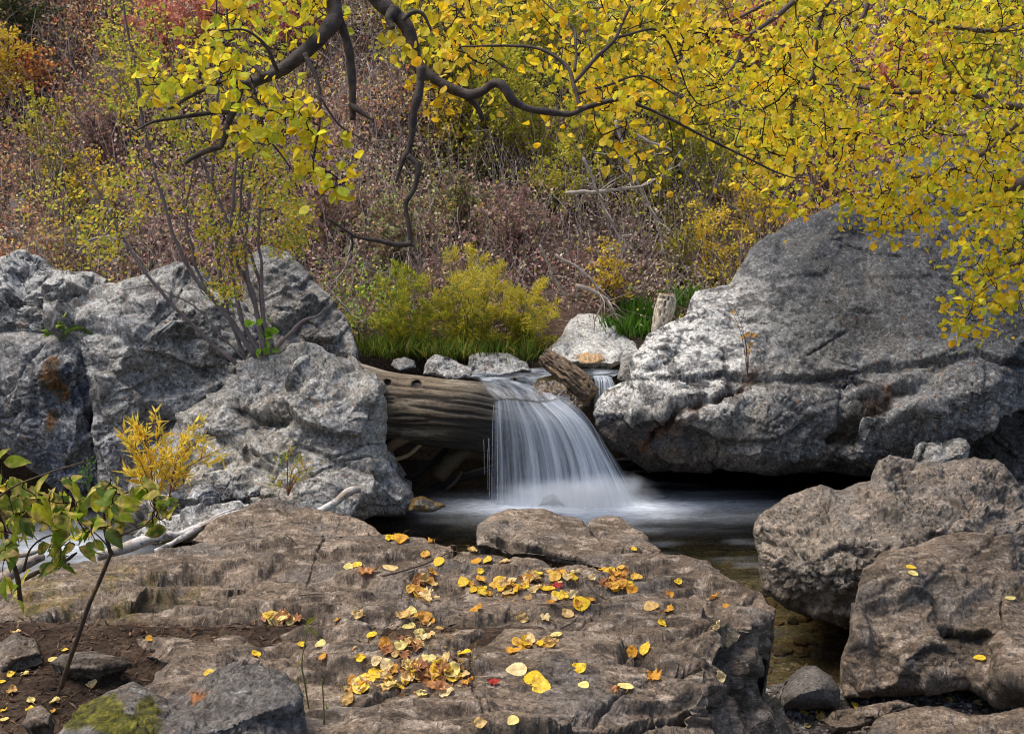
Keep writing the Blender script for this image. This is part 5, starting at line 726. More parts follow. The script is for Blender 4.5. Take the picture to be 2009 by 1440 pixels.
S = [
 (40, 100, 130, 150, 'dgreen', 2200, 'dark green conifer-like bush at the top left corner', dict(size=.045)),
 (5, 215, 110, 190, 'yellow', 1500, 'pale yellow shrub cut off by the left edge, upper left', dict(size=.05)),
 (70, 190, 90, 110, 'orange', 500, 'sparse orange-red sapling beside the pale yellow shrub', dict(size=.05)),
 (320, 150, 200, 190, 'pink', 3200, 'salmon-red maple shrub at the top, behind the slender stems', dict(size=.055)),
 (580, 100, 170, 140, 'pink', 1900, 'salmon-red shrub behind the left hanging limb', dict(size=.055)),
 (250, 250, 150, 150, 'ygreen', 800, 'thin yellow-green sapling below the salmon-red maple shrub', dict(size=.045)),
 (120, 380, 130, 130, 'olive', 700, 'olive and yellow scrub beside the pale hillside stone', dict(size=.04)),
 (180, 420, 150, 130, 'yellow', 800, 'yellow-leaved shrub above the knobbly rock at the upper left', dict(size=.04)),
 (200, 320, 120, 110, 'mauve', 900, 'dusty mauve shrub on the left hillside', dict(size=.055)),
 (640, 480, 170, 130, 'mauve', 1600, 'dark reddish shrub left of the low bare branch', dict(size=.05)),
 (580, 500, 130, 90, 'ygreen', 600, 'small yellow-green shrub beside the dome-shaped rock', dict(size=.04)),
 (780, 520, 190, 130, 'pale', 1700, 'pale green and dusty pink herb clump above the willow, left', dict(size=.05)),
 (890, 480, 170, 140, 'pale', 1700, 'pale green herb clump above the middle of the willow', dict(size=.05)),
 (1000, 510, 170, 160, 'mauve', 1500, 'dusty pink shrub above the right of the willow', dict(size=.05)),
 (900, 440, 90, 50, 'yellow', 500, 'little bright yellow bush above the willow', dict(size=.045)),
 (930, 350, 190, 190, 'olive', 1500, 'olive-yellow shrub in the dark gap below the long bent limb', dict(size=.05)),
 (1050, 330, 180, 190, 'ygreen', 1500, 'yellow-green shrub right of the dark gap', dict(size=.05)),
 (870, 290, 120, 130, 'yellow', 600, 'yellow scrub just right of the hanging bare limb', dict(size=.045)),
 (1190, 600, 90, 130, 'yellow', 1200, 'narrow bright yellow shrub above the white slab rock', dict(size=.035)),
 (1330, 560, 110, 130, 'olive', 900, 'dark olive shrub behind the upright stump', dict(size=.04)),
 (1400, 560, 140, 190, 'yellow', 1700, 'golden shrub against the shoulder of the giant boulder', dict(size=.035)),
 (1270, 430, 160, 170, 'olive', 1200, 'dark olive shrub above the bare fallen branches', dict(size=.045)),
 (1160, 330, 190, 230, 'ygreen', 1800, 'yellow-green shrub behind the middle of the long bent limb', dict(size=.055)),
 (880, 200, 200, 280, 'olive', 1800, 'tall olive-yellow shrub near the top centre', dict(size=.06)),
 (1030, 170, 200, 260, 'ygreen', 2600, 'tall pale yellow-green shrub high on the slope', dict(size=.07)),
 (1230, 230, 220, 290, 'ygreen', 2400, 'tall yellow-green thicket right of the top centre', dict(size=.07)),
 (1370, 110, 240, 190, 'cream', 2600, 'shrub at the top of the slope, sunlight painted cream and gold into its leaves', dict(size=.1)),  # pale leaf colour here and on the next shrub stands in for a sunlit patch
 (1300, 60, 200, 160, 'cream', 2400, 'second shrub at the top, left of the first, its cream and gold leaves painted as sunlit', dict(size=.1)),
 (1480, 140, 170, 130, 'pink', 1900, 'salmon-pink shrub at the top, behind the yellow sprays', dict(size=.09)),
 (1410, 400, 160, 160, 'ygreen', 1200, 'yellow-green shrub below the end of the long limb', dict(size=.05)),
 (1530, 330, 180, 230, 'ygreen', 2200, 'yellow-green thicket behind the right sprays', dict(size=.06)),
 (1610, 400, 150, 120, 'mauve', 1100, 'dusty rose shrub in the gap above the giant boulder', dict(size=.05)),
 (1670, 330, 130, 90, 'pink', 900, 'red-brown shrub glimpsed above the giant boulder', dict(size=.06)),
 (1780, 250, 200, 200, 'pink', 1800, 'salmon shrub behind the dense yellow crown', dict(size=.08)),
 (1110, 420, 170, 150, 'ygreen', 1500, 'yellow-green shrub right of the pale herb clumps', dict(size=.045)),
 (960, 300, 230, 230, 'ygreen', 2200, 'leafy yellow-green shrub just behind the long bent limb', dict(size=.055)),
 (1330, 330, 230, 200, 'ygreen', 2400, 'bright yellow-green thicket above the bare fallen branches', dict(size=.055)),
 (800, 140, 150, 190, 'ygreen', 1300, 'light green sapling between the two hanging limbs and the top edge', dict(size=.055)),
 (1480, 470, 140, 150, 'yellow', 1500, 'gold shrub on the shoulder slope above the giant boulder', dict(size=.04)),
 (430, 130, 170, 170, 'pink', 2200, 'pinkish shrub behind the left leaf sprays', dict(size=.05)),
 (90, 300, 150, 120, 'ygreen', 900, 'light yellow-green scrub on the left slope', dict(size=.045)),
 (1900, 200, 260, 260, 'ygreen', 2200, 'yellow-green bush behind the dense yellow crown at the right', dict(size=.08)),
]
for i, (x, y, w, h, pl, n, lb, kw) in enumerate(S): shrub(x, y, w, h, pl, n, lb, seed=i, ns=8 + i % 4, sr=.007, grp='shrubs on the hillside', **kw)
# willow in front of the slope
shrub(800, 702, 210, 190, 'willow', 8000, 'bright green narrow-leaved willow, left half of the clump by the stream', 'fine', .07, 16, Y=10.5, seed=61, sr=.003, upright=1., grp='willows by the stream', lo=.1, name='willow_bush', cat='bush')
shrub(925, 700, 260, 225, ('willow', 'wyellow'), 10500, 'yellow-topped narrow-leaved willow, middle of the clump by the stream', 'fine', .07, 18, Y=10.5, seed=62, sr=.005, upright=1., grp='willows by the stream', lo=.15, name='willow_bush', cat='bush')
shrub(1030, 698, 170, 165, ('willow', 'wyellow'), 6000, 'smaller green and gold willow beside the white slab rock', 'fine', .07, 12, Y=10.6, seed=63, sr=.004, upright=1., grp='willows by the stream', lo=.15, name='willow_bush', cat='bush')
# grass
def grass(spots, lb, colr, seed):
    rs = np.random.default_rng(seed); A = []; 
    for (px, py, Y, w, n, h) in spots:
        b_ = P(px + rs.normal(size=n) * w, np.full(n, py) + rs.normal(size=n) * 6, Y + rs.normal(size=n) * .12); A.append(np.c_[b_, np.full(n, h)])
    A = np.concatenate(A); n = len(A); d = rdir(n, 0); d[:, 2] = 1.6 + rs.random(n); V, Fc, C = leaves(A[:, :3], d, rdir(n), A[:, 3] * rs.uniform(.5, 1.3, n), pick(colr, n), 'blade', curl=.35); V2 = V; tag(mesh_obj('grass', V2, Fc, M_LEAF, col=C, smooth=False), lb, 'grass', kind='stuff')
grass([(1235, 668, 11.1, 32, 1100, .22), (1260, 640, 11.4, 25, 900, .24), (1340, 600, 11.2, 14, 120, .2), (1215, 650, 11.6, 20, 200, .2)], 'fresh green grass between the white slab rock and the stump', [(96, 140, 50), (120, 160, 60), (70, 110, 40)], 71)
grass([(820, 700, 10.35, 60, 1200, .17), (900, 702, 10.3, 40, 700, .15), (740, 690, 10.4, 25, 200, .16), (1020, 705, 10.35, 25, 160, .2)], 'long green grass along the foot of the willows', [(110, 140, 52), (140, 160, 64), (86, 112, 44), (170, 160, 80)], 72)
# bare fallen branches among the brush
def bare(pts, Y, r, lb, s, twigs=10, colr=(160, 148, 136), name='dead_branch', cat='branch', tl=.35, grp=None, side=None):
    rs = np.random.default_rng(s); p, rad = limb(pts, Y, r, 8, .02, s); T = [(p, rad)]
    for _ in range(twigs):
        i = rs.integers(len(p) // 5, len(p) - 1); d = rs.normal(size=3) * np.array([1, .6, .8]) + .8 * (p[i] - p[i - 1]) / (np.linalg.norm(p[i] - p[i - 1]) + 1e-9); d /= np.linalg.norm(d); l = tl * rs.uniform(.3, 1); e_ = p[i] + d * l; T.append((np.array([p[i], p[i] + d * l * .5 + rs.normal(size=3) * l * .08, e_]), np.array([.5, .35, .15]) * rad[i]))
    V, Fc, I = tubes(T, 6); c = np.tile(lin(*colr), (len(V), 1)) * (1 + .35 * fbm(V, 12, 3, 4)[:, None]); return tag(mesh_obj(name, V, Fc, M_TWIG, col=c), lb, cat, grp)
bare([(1208, 240), (1235, 330), (1270, 395), (1290, 440), (1300, 500)], 11.2, [3.5, 3, 2.5, 1.5], 'pale slender dead branch falling through the dark gap below the long limb', 1)
bare([(1110, 380), (1175, 375), (1250, 368), (1320, 330)], 11.0, [4, 4, 3, 1.5], 'grey dead branch lying almost level in the dark gap', 2, 12)
bare([(1145, 310), (1170, 370), (1200, 440), (1230, 500)], 11.1, [3, 2.5, 1.5], 'thin grey dead branch crossing the level one', 3)
bare([(1240, 262), (1280, 280), (1320, 295)], 11.6, [4, 3, 2], 'short pale stick high in the olive shrubs', 4, 4)
bare([(1090, 500), (1150, 540), (1180, 580), (1210, 625)], 10.9, [3, 3, 2], 'grey dead branch sloping down to the white slab rock', 5, 14)
bare([(1060, 480), (1085, 540), (1120, 600)], 10.9, [2.5, 2, 1], 'thin pale dead twig left of the narrow yellow shrub', 6, 8)
bare([(1130, 560), (1180, 580), (1205, 612)], 10.85, [5, 4, 3], 'thicker grey stick resting above the white slab rock', 7, 3)
bare([(690, 470), (680, 520), (650, 560), (630, 600)], 10.6, [3, 2, 1], 'whitish dead twigs arching beside the dome-shaped rock', 8, 10)
bare([(640, 560), (690, 620), (720, 680)], 10.4, [2, 2, 1], 'thin white twig arching over the dome-shaped rock', 9, 4)
bare([(1590, 345), (1630, 310), (1660, 280)], 14.5, [4, 6, 6], 'grey fallen log glimpsed in the gap above the giant boulder', 10, 2, (130, 120, 118))
bare([(1560, 430), (1565, 380), (1560, 340)], 12.5, [4, 3, 1.5], 'thin upright dead stem behind the shoulder of the giant boulder', 11, 6, (120, 108, 100))
bare([(150, 500), (180, 470), (230, 470), (270, 500)], 10.3, [2.5, 3, 2], 'arched bare twigs behind the large cracked boulder', 12, 14, (140, 130, 124))
bare([(770, 300), (790, 250), (800, 180)], 14, [6, 5, 3], 'grey dead stem standing in the dark gap behind the hanging limb', 13, 4, (96, 84, 78))
bare([(838, 300), (842, 240), (846, 150)], 14, [5, 4, 3], 'second grey dead stem standing right of the hanging limb', 14, 4, (104, 92, 86))
# ================================================================ SLENDER MULTI-STEM TREE IN THE LEFT ROCKS
def grow(nodes, anchors, r0=.0016, sag=.03, rs=rng, jit=.12):
    """joins every anchor to the nearest wood by a short crooked twig; returns twig lines"""
    nd = list(nodes); arr = np.array(nd); d0 = np.min(((anchors[:, None] - arr[None, ::3]) ** 2).sum(-1), 1); T = []
    buf = np.zeros((len(arr) + len(anchors) * 4, 3)); buf[:len(arr)] = arr; m = len(arr)
    for i in np.argsort(d0):
        a = anchors[i]; d = ((buf[:m] - a) ** 2).sum(1); j = np.argmin(d); s = buf[j]; l = math.sqrt(d[j]) + 1e-6; k = rs.normal(size=(2, 3)) * l * jit; q1 = s + (a - s) * .33 + k[0] + [0, 0, sag * l]; q2 = s + (a - s) * .68 + k[1] + [0, 0, sag * l * .6]; q = cat_rom(np.array([s, q1, q2, a]), 3); T.append((q, np.linspace(1.5, .8, len(q)) * r0 * (1 + 1.2 * min(l, .6)))); buf[m:m + 4] = q[[2, 4, 7, 9]]; m += 4
    return T
def foliage_at(T, per, size, pal, kind, rs=rng, droop=.5, spread=.03):
    A = np.array([t[0][-1] for t in T]); B_ = np.array([t[0][len(t[0]) // 2] for t in T]); n = len(A) * per; idx = np.repeat(np.arange(len(A)), per); f_ = rs.random(n)[:, None] ** .6; pos = A[idx] * f_ + B_[idx] * (1 - f_) + rs.normal(size=(n, 3)) * spread
    ax = rs.normal(size=(n, 3)) * .8; ax[:, 2] -= droop; nr = rs.normal(size=(n, 3)) * .7 + np.array([0, -.7, .6]); cl = pick(pal, n, .10); return leaves(pos, ax, nr, rs.uniform(.45, 1.2, n) * size, cl, kind, fold=.3, curl=.35)
def sample_regions(regs, rs=rng):
    out = []
    for (kind, dat, n, Y0, Y1) in regs:
        if kind == 'e': cx, cy, a, b_ = dat; t = rs.random(n) * 6.283; r_ = np.sqrt(rs.random(n)); px, py = cx + a * r_ * np.cos(t), cy + b_ * r_ * np.sin(t)
        else:
            q = np.array(dat, float); lo, hi = q.min(0), q.max(0); px = rs.uniform(lo[0], hi[0], n * 4); py = rs.uniform(lo[1], hi[1], n * 4); k = inpoly(px, py, q); px, py = px[k][:n], py[k][:n]
        out.append(P(px, py, rs.uniform(Y0, Y1, len(px))))
    return np.concatenate(out)
mt = empty('slender_tree', P(510, 695, 9.0), 'slender grey multi-stemmed tree with small yellow-green leaves growing from the left rocks', 'tree')
stems = [([(522, 700), (508, 640), (498, 590), (482, 520), (488, 400), (496, 280), (500, 240)], [9.0, 9.1, 9.2], [8, 6, 4, 3]), ([(512, 700), (480, 640), (465, 590), (452, 480), (460, 380), (466, 290), (472, 200), (480, 100), (470, 20)], [9.0, 9.2], [7, 5, 4, 2]), ([(500, 700), (460, 640), (428, 600), (372, 530), (345, 470), (322, 400), (300, 320), (284, 250)], [9.0, 8.9, 9.0], [7, 6, 5, 3]), ([(282, 255), (270, 180), (262, 110), (248, 50), (240, -20)], [9.0, 9.0], [5, 4, 2.5]), ([(462, 712), (410, 670), (350, 610), (292, 545), (250, 480), (205, 405), (178, 340)], [8.95, 8.8, 8.9], [6, 5, 4, 2]), ([(482, 700), (462, 650), (440, 590), (424, 480), (412, 400), (420, 300), (428, 180), (440, 90), (446, 20), (440, -30)], [9.05, 9.2], [6, 5, 4, 2]), ([(515, 695), (500, 600), (468, 520), (440, 420), (410, 350), (380, 290), (345, 240), (300, 180)], [9.05, 9.3], [6, 5, 3.5, 2]), ([(505, 700), (440, 610), (400, 560), (380, 500), (366, 420), (380, 330), (400, 250)], [9.0, 9.1], [5, 4, 2]), ([(530, 690), (515, 600), (512, 520), (506, 440), (520, 360), (550, 300)], [9.0, 9.3], [6, 4, 2]), ([(535, 690), (560, 665), (580, 645), (600, 628), (625, 618), (640, 605)], [8.9, 8.9], [6, 6, 4, 2]), ([(480, 705), (430, 655), (380, 600), (330, 575), (290, 560), (240, 570)], [8.95, 8.8], [3, 2, 1]), ([(520, 690), (510, 560), (480, 470), (470, 420), (478, 300), (486, 160)], [9.1, 9.3], [5, 4, 2])]
nodes = []
for i, (pt, yy, rr_) in enumerate(stems):
    p, rad = limb(pt, yy, [r_ * .72 for r_ in rr_], 6, .015, i); V, Fc, _ = tubes([(p, rad)], 8); c = np.tile(lin(112, 100, 98), (len(V), 1)) * (1 + .3 * fbm(V, 14, 3, 4)[:, None]); mesh_obj('stem', V, Fc, M_TWIG, parent=mt, col=c); nodes += list(p[len(p) // 3:])
rt = np.random.default_rng(77)
A = sample_regions([('e', (215, 400, 95, 55), 36, 8.5, 9.2), ('e', (430, 500, 55, 60), 34, 8.8, 9.2), ('e', (440, 575, 30, 20), 12, 8.7, 8.9), ('e', (480, 380, 120, 90), 60, 8.6, 9.6), ('e', (330, 330, 140, 80), 50, 8.6, 9.4), ('e', (260, 60, 90, 70), 34, 8.8, 9.4), ('e', (450, 60, 110, 80), 46, 8.8, 9.6), ('e', (340, 120, 100, 70), 30, 8.8, 9.4), ('e', (560, 430, 60, 70), 40, 8.8, 9.5), ('e', (200, 470, 50, 40), 18, 8.6, 9.1), ('e', (440, 230, 130, 90), 90, 8.8, 9.6), ('e', (300, 180, 100, 90), 50, 8.8, 9.4), ('e', (560, 480, 50, 25), 10, 8.8, 9.2), ('e', (540, 300, 80, 80), 40, 8.8, 9.4), ('e', (90, 400, 60, 60), 12, 8.7, 9.2)], rt)
T = grow(nodes, A, .0016, 0, rt); V1, F1, I = tubes(T, 4)
V, Fc, C = foliage_at(T, 12, .034, [(206, 202, 84), (180, 192, 78), (226, 202, 84), (234, 186, 70), (164, 182, 76)], 'small', rt, .2, .035); mesh_obj('crown', np.vstack([V, V1]), [x for x in Fc] + [x + len(V) for x in F1], M_LEAF, parent=mt, col=np.vstack([C, np.tile(lin(90, 78, 72), (len(V1), 1))]), smooth=False)
n = 16; pos = P(rt.uniform(490, 540, n), rt.uniform(625, 690, n), 8.8); V, Fc, C = leaves(pos, rdir(n), rdir(n, .5), .07, pick([(140, 180, 50), (120, 160, 50)], n), 'round'); mesh_obj('leaf_sprout', V, Fc, M_LEAF, parent=mt, col=C)
# yellow willow stems at the foot of the left rocks
def sprig(px, py, Y, tips, pal, nl, lb, seed, size=.06, cat='shrub', name='willow_shoot', kind='narrow', stem=(120, 70, 44)):
    rs = np.random.default_rng(seed); b_ = P(px, py, Y); root = empty(name, b_, lb, cat); T = []; PP = []
    for (tx, ty) in tips:
        e_ = P(tx, ty, Y + rs.normal() * .08 - .05); md = (b_ + e_) / 2 + np.array([(b_[0] - e_[0]) * .15, 0, .04]); pl = cat_rom(np.array([b_, md, e_]), 10); T.append((pl, np.linspace(.004, .0012, len(pl)))); PP.append(pl)
        for q in range(3):
            o = pl[rs.integers(6, len(pl) - 3)]; e2 = o + (e_ - b_) * .25 + rs.normal(size=3) * .06; p2 = cat_rom(np.array([o, (o + e2) / 2 + rs.normal(size=3) * .01, e2]), 5); T.append((p2, np.linspace(.002, .0008, len(p2)))); PP.append(p2)
    V, Fc, I = tubes(T, 5); mesh_obj('stems', V, Fc, M_TWIG, parent=root, col=np.tile(lin(*stem), (len(V), 1)))
    n = nl; k = rs.integers(0, len(PP), n); f_ = rs.uniform(.25, 1, n); pos = np.array([PP[a][min(int(b2 * (len(PP[a]) - 1)), len(PP[a]) - 2)] for a, b2 in zip(k, f_)]); dv = np.array([PP[a][-1] - PP[a][0] for a in k]); dv /= np.linalg.norm(dv, axis=1, keepdims=True); ax = dv * .8 + rs.normal(size=(n, 3)) * .55; V, Fc, C = leaves(pos, ax, rdir(n, .5), rs.uniform(.6, 1.3, n) * size, pick(pal, n, .12), kind, fold=.15, curl=.3); mesh_obj('foliage', V, Fc, M_LEAF, parent=root, col=C, smooth=False)
YW = [(250, 214, 70), (244, 196, 60), (236, 216, 96), (252, 224, 104), (214, 204, 84)]
sprig(305, 1000, 7.55, [(245, 860), (262, 880), (285, 835), (300, 870), (330, 890), (240, 920), (340, 930), (275, 850)], YW, 560, 'bright yellow willow shoot growing up against the left rocks', 81, .085)
sprig(330, 985, 7.7, [(372, 835), (400, 822), (430, 880), (390, 860), (410, 900), (445, 875)], YW, 320, 'yellow willow shoot leaning right over the light boulder', 82, .075)
sprig(565, 972, 7.75, [(570, 860), (590, 900), (610, 915), (545, 950), (640, 905), (600, 940)], [(150, 170, 70), (176, 190, 90), (200, 186, 90), (236, 190, 70)], 130, 'small green willow shoot with one gold tip in front of the light boulder', 83, .055)
sprig(176, 975, 8.4, [(165, 925), (182, 935), (172, 915)], [(96, 150, 40), (120, 170, 50)], 90, 'bright green fern tuft hanging from the blue-grey block', 84, .03, 'fern', 'fern', stem=(90, 110, 50))
sprig(128, 664, 9.05, [(110, 650), (128, 640), (145, 655), (95, 640)], [(110, 150, 56), (80, 120, 44), (150, 160, 70)], 60, 'low green weed on top of the blue-grey block', 85, .05, 'weed', 'weed', 'oval', (100, 120, 60))
sprig(1467, 735, 8.85, [(1440, 600), (1452, 640), (1425, 590), (1475, 650)], [(226, 180, 70), (200, 150, 70)], 16, 'thin bare red-brown sapling growing from the crack of the giant boulder', 86, .04, 'sapling', 'sapling', 'small', (96, 60, 50))
# ================================================================ OVERHANGING TREES
def dens(regs, seed):
    A = sample_regions(regs, np.random.default_rng(seed)); px, py = proj(A); big = (px > 780) & (py < 420); k = fbm(np.c_[px, py, A[:, 1] * 60], (.011, .02, .011), 3, seed + 5) > -.07 - .1 * (px > 1500)
    return A[k | ~big]
YEL = [(250, 220, 50), (246, 206, 40), (240, 216, 56), (214, 212, 56), (252, 196, 46), (244, 214, 80)]
YGR = [(212, 216, 62), (194, 206, 60), (234, 220, 60), (178, 194, 60), (242, 210, 64)]
def tree(name, lb, base, limbs, regs, per, size, pal, seed, col=(66, 56, 50), kind='round', r0=.0017, droop=.6, spread=.03, mat=M_BARK, jit=.16):
    rs = np.random.default_rng(seed); root = empty(name, base, lb, 'tree'); nodes = []
    for i, (pt, yy, rr_) in enumerate(limbs):
        p, rad = limb(pt, yy, rr_, 9, .006, seed + i); rad = rad * (1 + .10 * np.maximum(0, fbm(p, 16, 2, 3))); V, Fc, _ = tubes([(p, rad)], 12 if max(rr_) > 4 else 6)
        n0 = np.repeat(p, 1, 0); nrm = fbm(V, (22, 22, 22), 4, seed); V = V + .0 * V; c = mix(np.tile(lin(*col), (len(V), 1)), lin(98, 84, 74), .6 * ss(.0, .4, fbm(V, 26, 3, 9))); c = mix(c, lin(34, 28, 25) + 0 * V, .7 * ss(.1, .4, nrm)); mesh_obj('limb', V, Fc, mat, parent=root, col=c); nodes += list(p)
    A = dens(regs, seed + 1); T = grow(nodes, A, r0, .02, rs, jit); V1, F1, I = tubes(T, 4); V, Fc, C = foliage_at(T, per, size, pal, kind, rs, droop, spread); mesh_obj('crown', np.vstack([V, V1]), [x for x in Fc] + [x + len(V) for x in F1], M_LEAF, parent=root, col=np.vstack([C, np.tile(lin(52, 42, 37), (len(V1), 1))]), smooth=False); return root
tree('overhanging_tree', 'tree reaching in at the top left, thick dark limb and hanging bare stub', P(650, -60, 4.6), [
    ([(648, -60), (650, 0), (655, 30), (640, 60), (600, 100), (545, 140), (500, 160), (468, 180)], [4.6, 4.4], [17, 15, 12, 9]), ([(470, 176), (462, 205), (450, 240), (435, 290)], [4.4, 4.35], [8, 7, 5]), ([(435, 288), (405, 296), (380, 308), (362, 322)], [4.35, 4.3], [6, 5, 3.5]),
    ([(652, 10), (668, 50), (683, 100), (690, 160), (692, 236)], [4.6, 4.55], [11, 9, 8, 7, 6]), ([(690, 208), (705, 218), (734, 236)], [4.55, 4.5], [6, 5, 2]), ([(598, 104), (616, 140), (628, 180), (627, 240), (615, 300), (614, 350)], [4.4, 4.3], [5, 4, 2, 1.5]), ([(486, 166), (440, 160), (400, 176), (350, 205), (330, 214)], [4.4, 4.3], [5, 4, 2]), ([(458, 220), (420, 222), (350, 230), (300, 240), (262, 258)], [4.38, 4.3], [4.5, 4, 3, 1.5]), ([(628, 190), (660, 240), (690, 262), (745, 288)], [4.3, 4.3], [2.5, 2, 1.2]), ([(520, 150), (480, 110), (450, 70), (445, 0)], [4.4, 4.6], [4, 3, 2]), ([(545, 140), (520, 90), (480, 60), (430, 60)], [4.4, 4.3], [4, 3, 1.5]), ([(497, 165), (515, 240), (520, 260), (570, 330)], [4.35, 4.3], [3, 2, 1.5])],
    [('p', [(380, -40), (640, -40), (630, 70), (560, 120), (500, 150), (430, 150), (370, 90)], 60, 4.45, 5.1), ('e', (300, 150, 55, 25), 6, 4.2, 4.4), ('e', (420, 150, 50, 30), 9, 4.2, 4.5), ('e', (490, 250, 60, 40), 15, 4.2, 4.5), ('e', (590, 245, 45, 40), 13, 4.2, 4.5), ('e', (640, 370, 35, 30), 6, 4.2, 4.4), ('e', (600, 340, 30, 25), 3, 4.2, 4.4), ('e', (640, 290, 40, 35), 6, 4.2, 4.4), ('e', (530, 200, 60, 25), 8, 4.2, 4.5), ('p', [(590, -40), (720, -40), (700, 30), (600, 60)], 12, 4.7, 5.1), ('e', (340, 165, 40, 30), 5, 4.2, 4.4)], 5, .043, YGR + YEL[:3], 300, spread=.04)
tree('overhanging_tree', 'tree reaching in at the top centre, long bent limb sweeping right under yellow leaves', P(735, -60, 4.7), [
    ([(715, -50), (742, 0), (765, 22), (792, 45), (808, 80), (820, 125), (835, 145), (870, 168), (915, 186), (945, 180), (965, 164), (986, 170), (1006, 196), (1035, 212), (1080, 220), (1118, 224), (1150, 212), (1215, 196), (1260, 210), (1320, 235), (1400, 278), (1470, 312), (1540, 345), (1580, 350)], [4.7, 4.5, 4.7], [19, 14, 10.5, 9, 8, 6, 4, 2.5, 1.2]), ([(775, 20), (765, 40), (770, 58)], [4.65, 4.6], [13, 9, 4]), ([(826, 130), (824, 180), (812, 225), (806, 280), (792, 315), (777, 360)], [4.5, 4.45], [9, 8, 7, 5, 2]), ([(800, 308), (820, 328), (814, 370), (798, 400), (803, 440), (806, 484)], [4.46, 4.4], [5.5, 5, 4.5, 4.5, 5]), ([(806, 478), (780, 480), (740, 472), (700, 466), (680, 455), (640, 430)], [4.4, 4.4], [6, 4.5, 3, 2]), ([(688, 462), (690, 480), (680, 500)], [4.4, 4.4], [3, 2, 1]), ([(912, 186), (935, 205), (948, 236)], [4.6, 4.6], [8, 6, 4]), ([(1138, 215), (1128, 170), (1112, 130), (1060, 98), (980, 90), (900, 92)], [4.65, 4.9], [5, 4, 3, 1.5]), ([(1128, 160), (1165, 120), (1200, 85), (1215, 60), (1240, 0), (1250, -40)], [4.7, 5.], [4, 3.5, 2]), ([(1128, 140), (1130, 90), (1120, 50), (1060, 0)], [4.75, 5], [3, 2.5, 1.5]), ([(1215, 72), (1290, 60), (1330, 120), (1350, 180)], [4.8, 5], [3, 2, 1]), ([(790, 40), (810, 25), (830, 28), (845, 60)], [4.6, 4.6], [5, 4, 2]), ([(880, -30), (900, 20), (935, 70)], [5, 4.9], [3, 2, 1]), ([(1135, 185), (1190, 170), (1260, 150), (1330, 190)], [4.7, 4.8], [3.5, 2.5, 1.2])],
    [('p', [(790, -40), (1340, -40), (1340, 210), (1210, 180), (1100, 180), (1000, 150), (880, 140), (830, 90)], 250, 4.8, 6.2), ('e', (950, 200, 40, 15), 6, 4.5, 4.8), ('e', (1060, 238, 40, 24), 10, 4.5, 4.8), ('e', (860, 185, 20, 16), 3, 4.5, 4.7), ('e', (800, 100, 30, 20), 7, 4.5, 4.8), ('e', (1205, 215, 70, 22), 14, 4.5, 4.9), ('e', (1225, 285, 36, 14), 8, 4.5, 4.9), ('e', (1190, 250, 20, 20), 3, 4.5, 4.9), ('p', [(1180, 60), (1560, 40), (1620, 300), (1560, 330), (1460, 290), (1340, 230)], 110, 4.9, 6.2), ('e', (1520, 325, 60, 25), 14, 4.6, 5.0), ('e', (1310, 330, 40, 18), 7, 4.7, 5.)], 7, .041, YEL, 400, spread=.06)
tree('overhanging_tree', 'dense yellow leaning tree filling the upper right with leaf sprays over the giant boulder', P(2120, 120, 6.2), [
    ([(2150, 240), (2060, 220), (1960, 205), (1900, 182), (1820, 180), (1760, 184), (1700, 175), (1620, 165)], [6.2, 6.3], [8, 7, 5, 3, 2]), ([(2100, 320), (2040, 355), (2000, 362), (1978, 375)], [5.9, 5.8], [15, 14, 11]), ([(1590, -60), (1560, 0), (1500, 50), (1455, 84), (1446, 120), (1420, 150)], [6.2, 6.], [7, 5, 4, 2]), ([(1660, -60), (1625, 0), (1606, 50), (1598, 120), (1594, 150), (1560, 190), (1550, 250), (1546, 320)], [6., 6], [8, 6, 4, 3, 2]), ([(1598, 140), (1600, 180), (1616, 220), (1622, 285)], [6, 6], [3.5, 2.5, 1.5]), ([(2120, 150), (2000, 240), (1930, 300), (1860, 340), (1800, 360), (1740, 400)], [6.1, 6.3], [7, 5, 3, 1.5]), ([(2120, 300), (2040, 420), (1990, 480), (1930, 560), (1900, 620)], [5.9, 5.7], [7, 5, 3, 1.5]), ([(1560, -20), (1480, 20), (1400, 60), (1350, 90)], [6.4, 6.3], [4, 3, 1.5]), ([(2100, 40), (1950, 60), (1850, 50), (1780, 20)], [5.8, 6], [6, 4, 2]), ([(1720, -60), (1690, 40), (1650, 75)], [6.3, 6.2], [5, 4, 2]), ([(1840, 345), (1780, 352), (1690, 400), (1640, 385)], [6.2, 6.2], [3, 2, 1]), ([(2050, 260), (1930, 262), (1870, 265)], [6, 6], [3.5, 3, 2]), ([(2130, 460), (2060, 480), (1990, 520), (1930, 530)], [5.8, 5.7], [5, 4, 2])],
    [('p', [(1200, -60), (1640, -60), (1700, 340), (1560, 340), (1380, 220), (1260, 120)], 260, 7.8, 9.2), ('p', [(1560, -60), (2150, -60), (2150, 430), (1980, 440), (1900, 360), (1800, 360), (1700, 320), (1600, 300), (1540, 260)], 760, 5.4, 7.6), ('p', [(1340, -60), (1600, -60), (1600, 330), (1480, 300), (1400, 240), (1340, 100)], 170, 6.2, 7.8), ('p', [(1640, 330), (2000, 330), (1960, 440), (1850, 420), (1760, 440), (1650, 400)], 110, 5.6, 6.6), ('p', [(1900, 400), (2150, 380), (2150, 600), (2009, 620), (1890, 600), (1870, 540)], 120, 5.3, 6.1), ('e', (1910, 620, 40, 25), 12, 5.5, 5.8), ('e', (1760, 430, 60, 25), 12, 5.8, 6.2), ('e', (1300, 330, 60, 30), 8, 6.0, 6.4), ('e', (1430, 345, 60, 40), 14, 6, 6.5), ('e', (1540, 380, 50, 25), 10, 6, 6.4)], 9, .039, YEL + YGR, 500, spread=.07, col=(92, 80, 72))
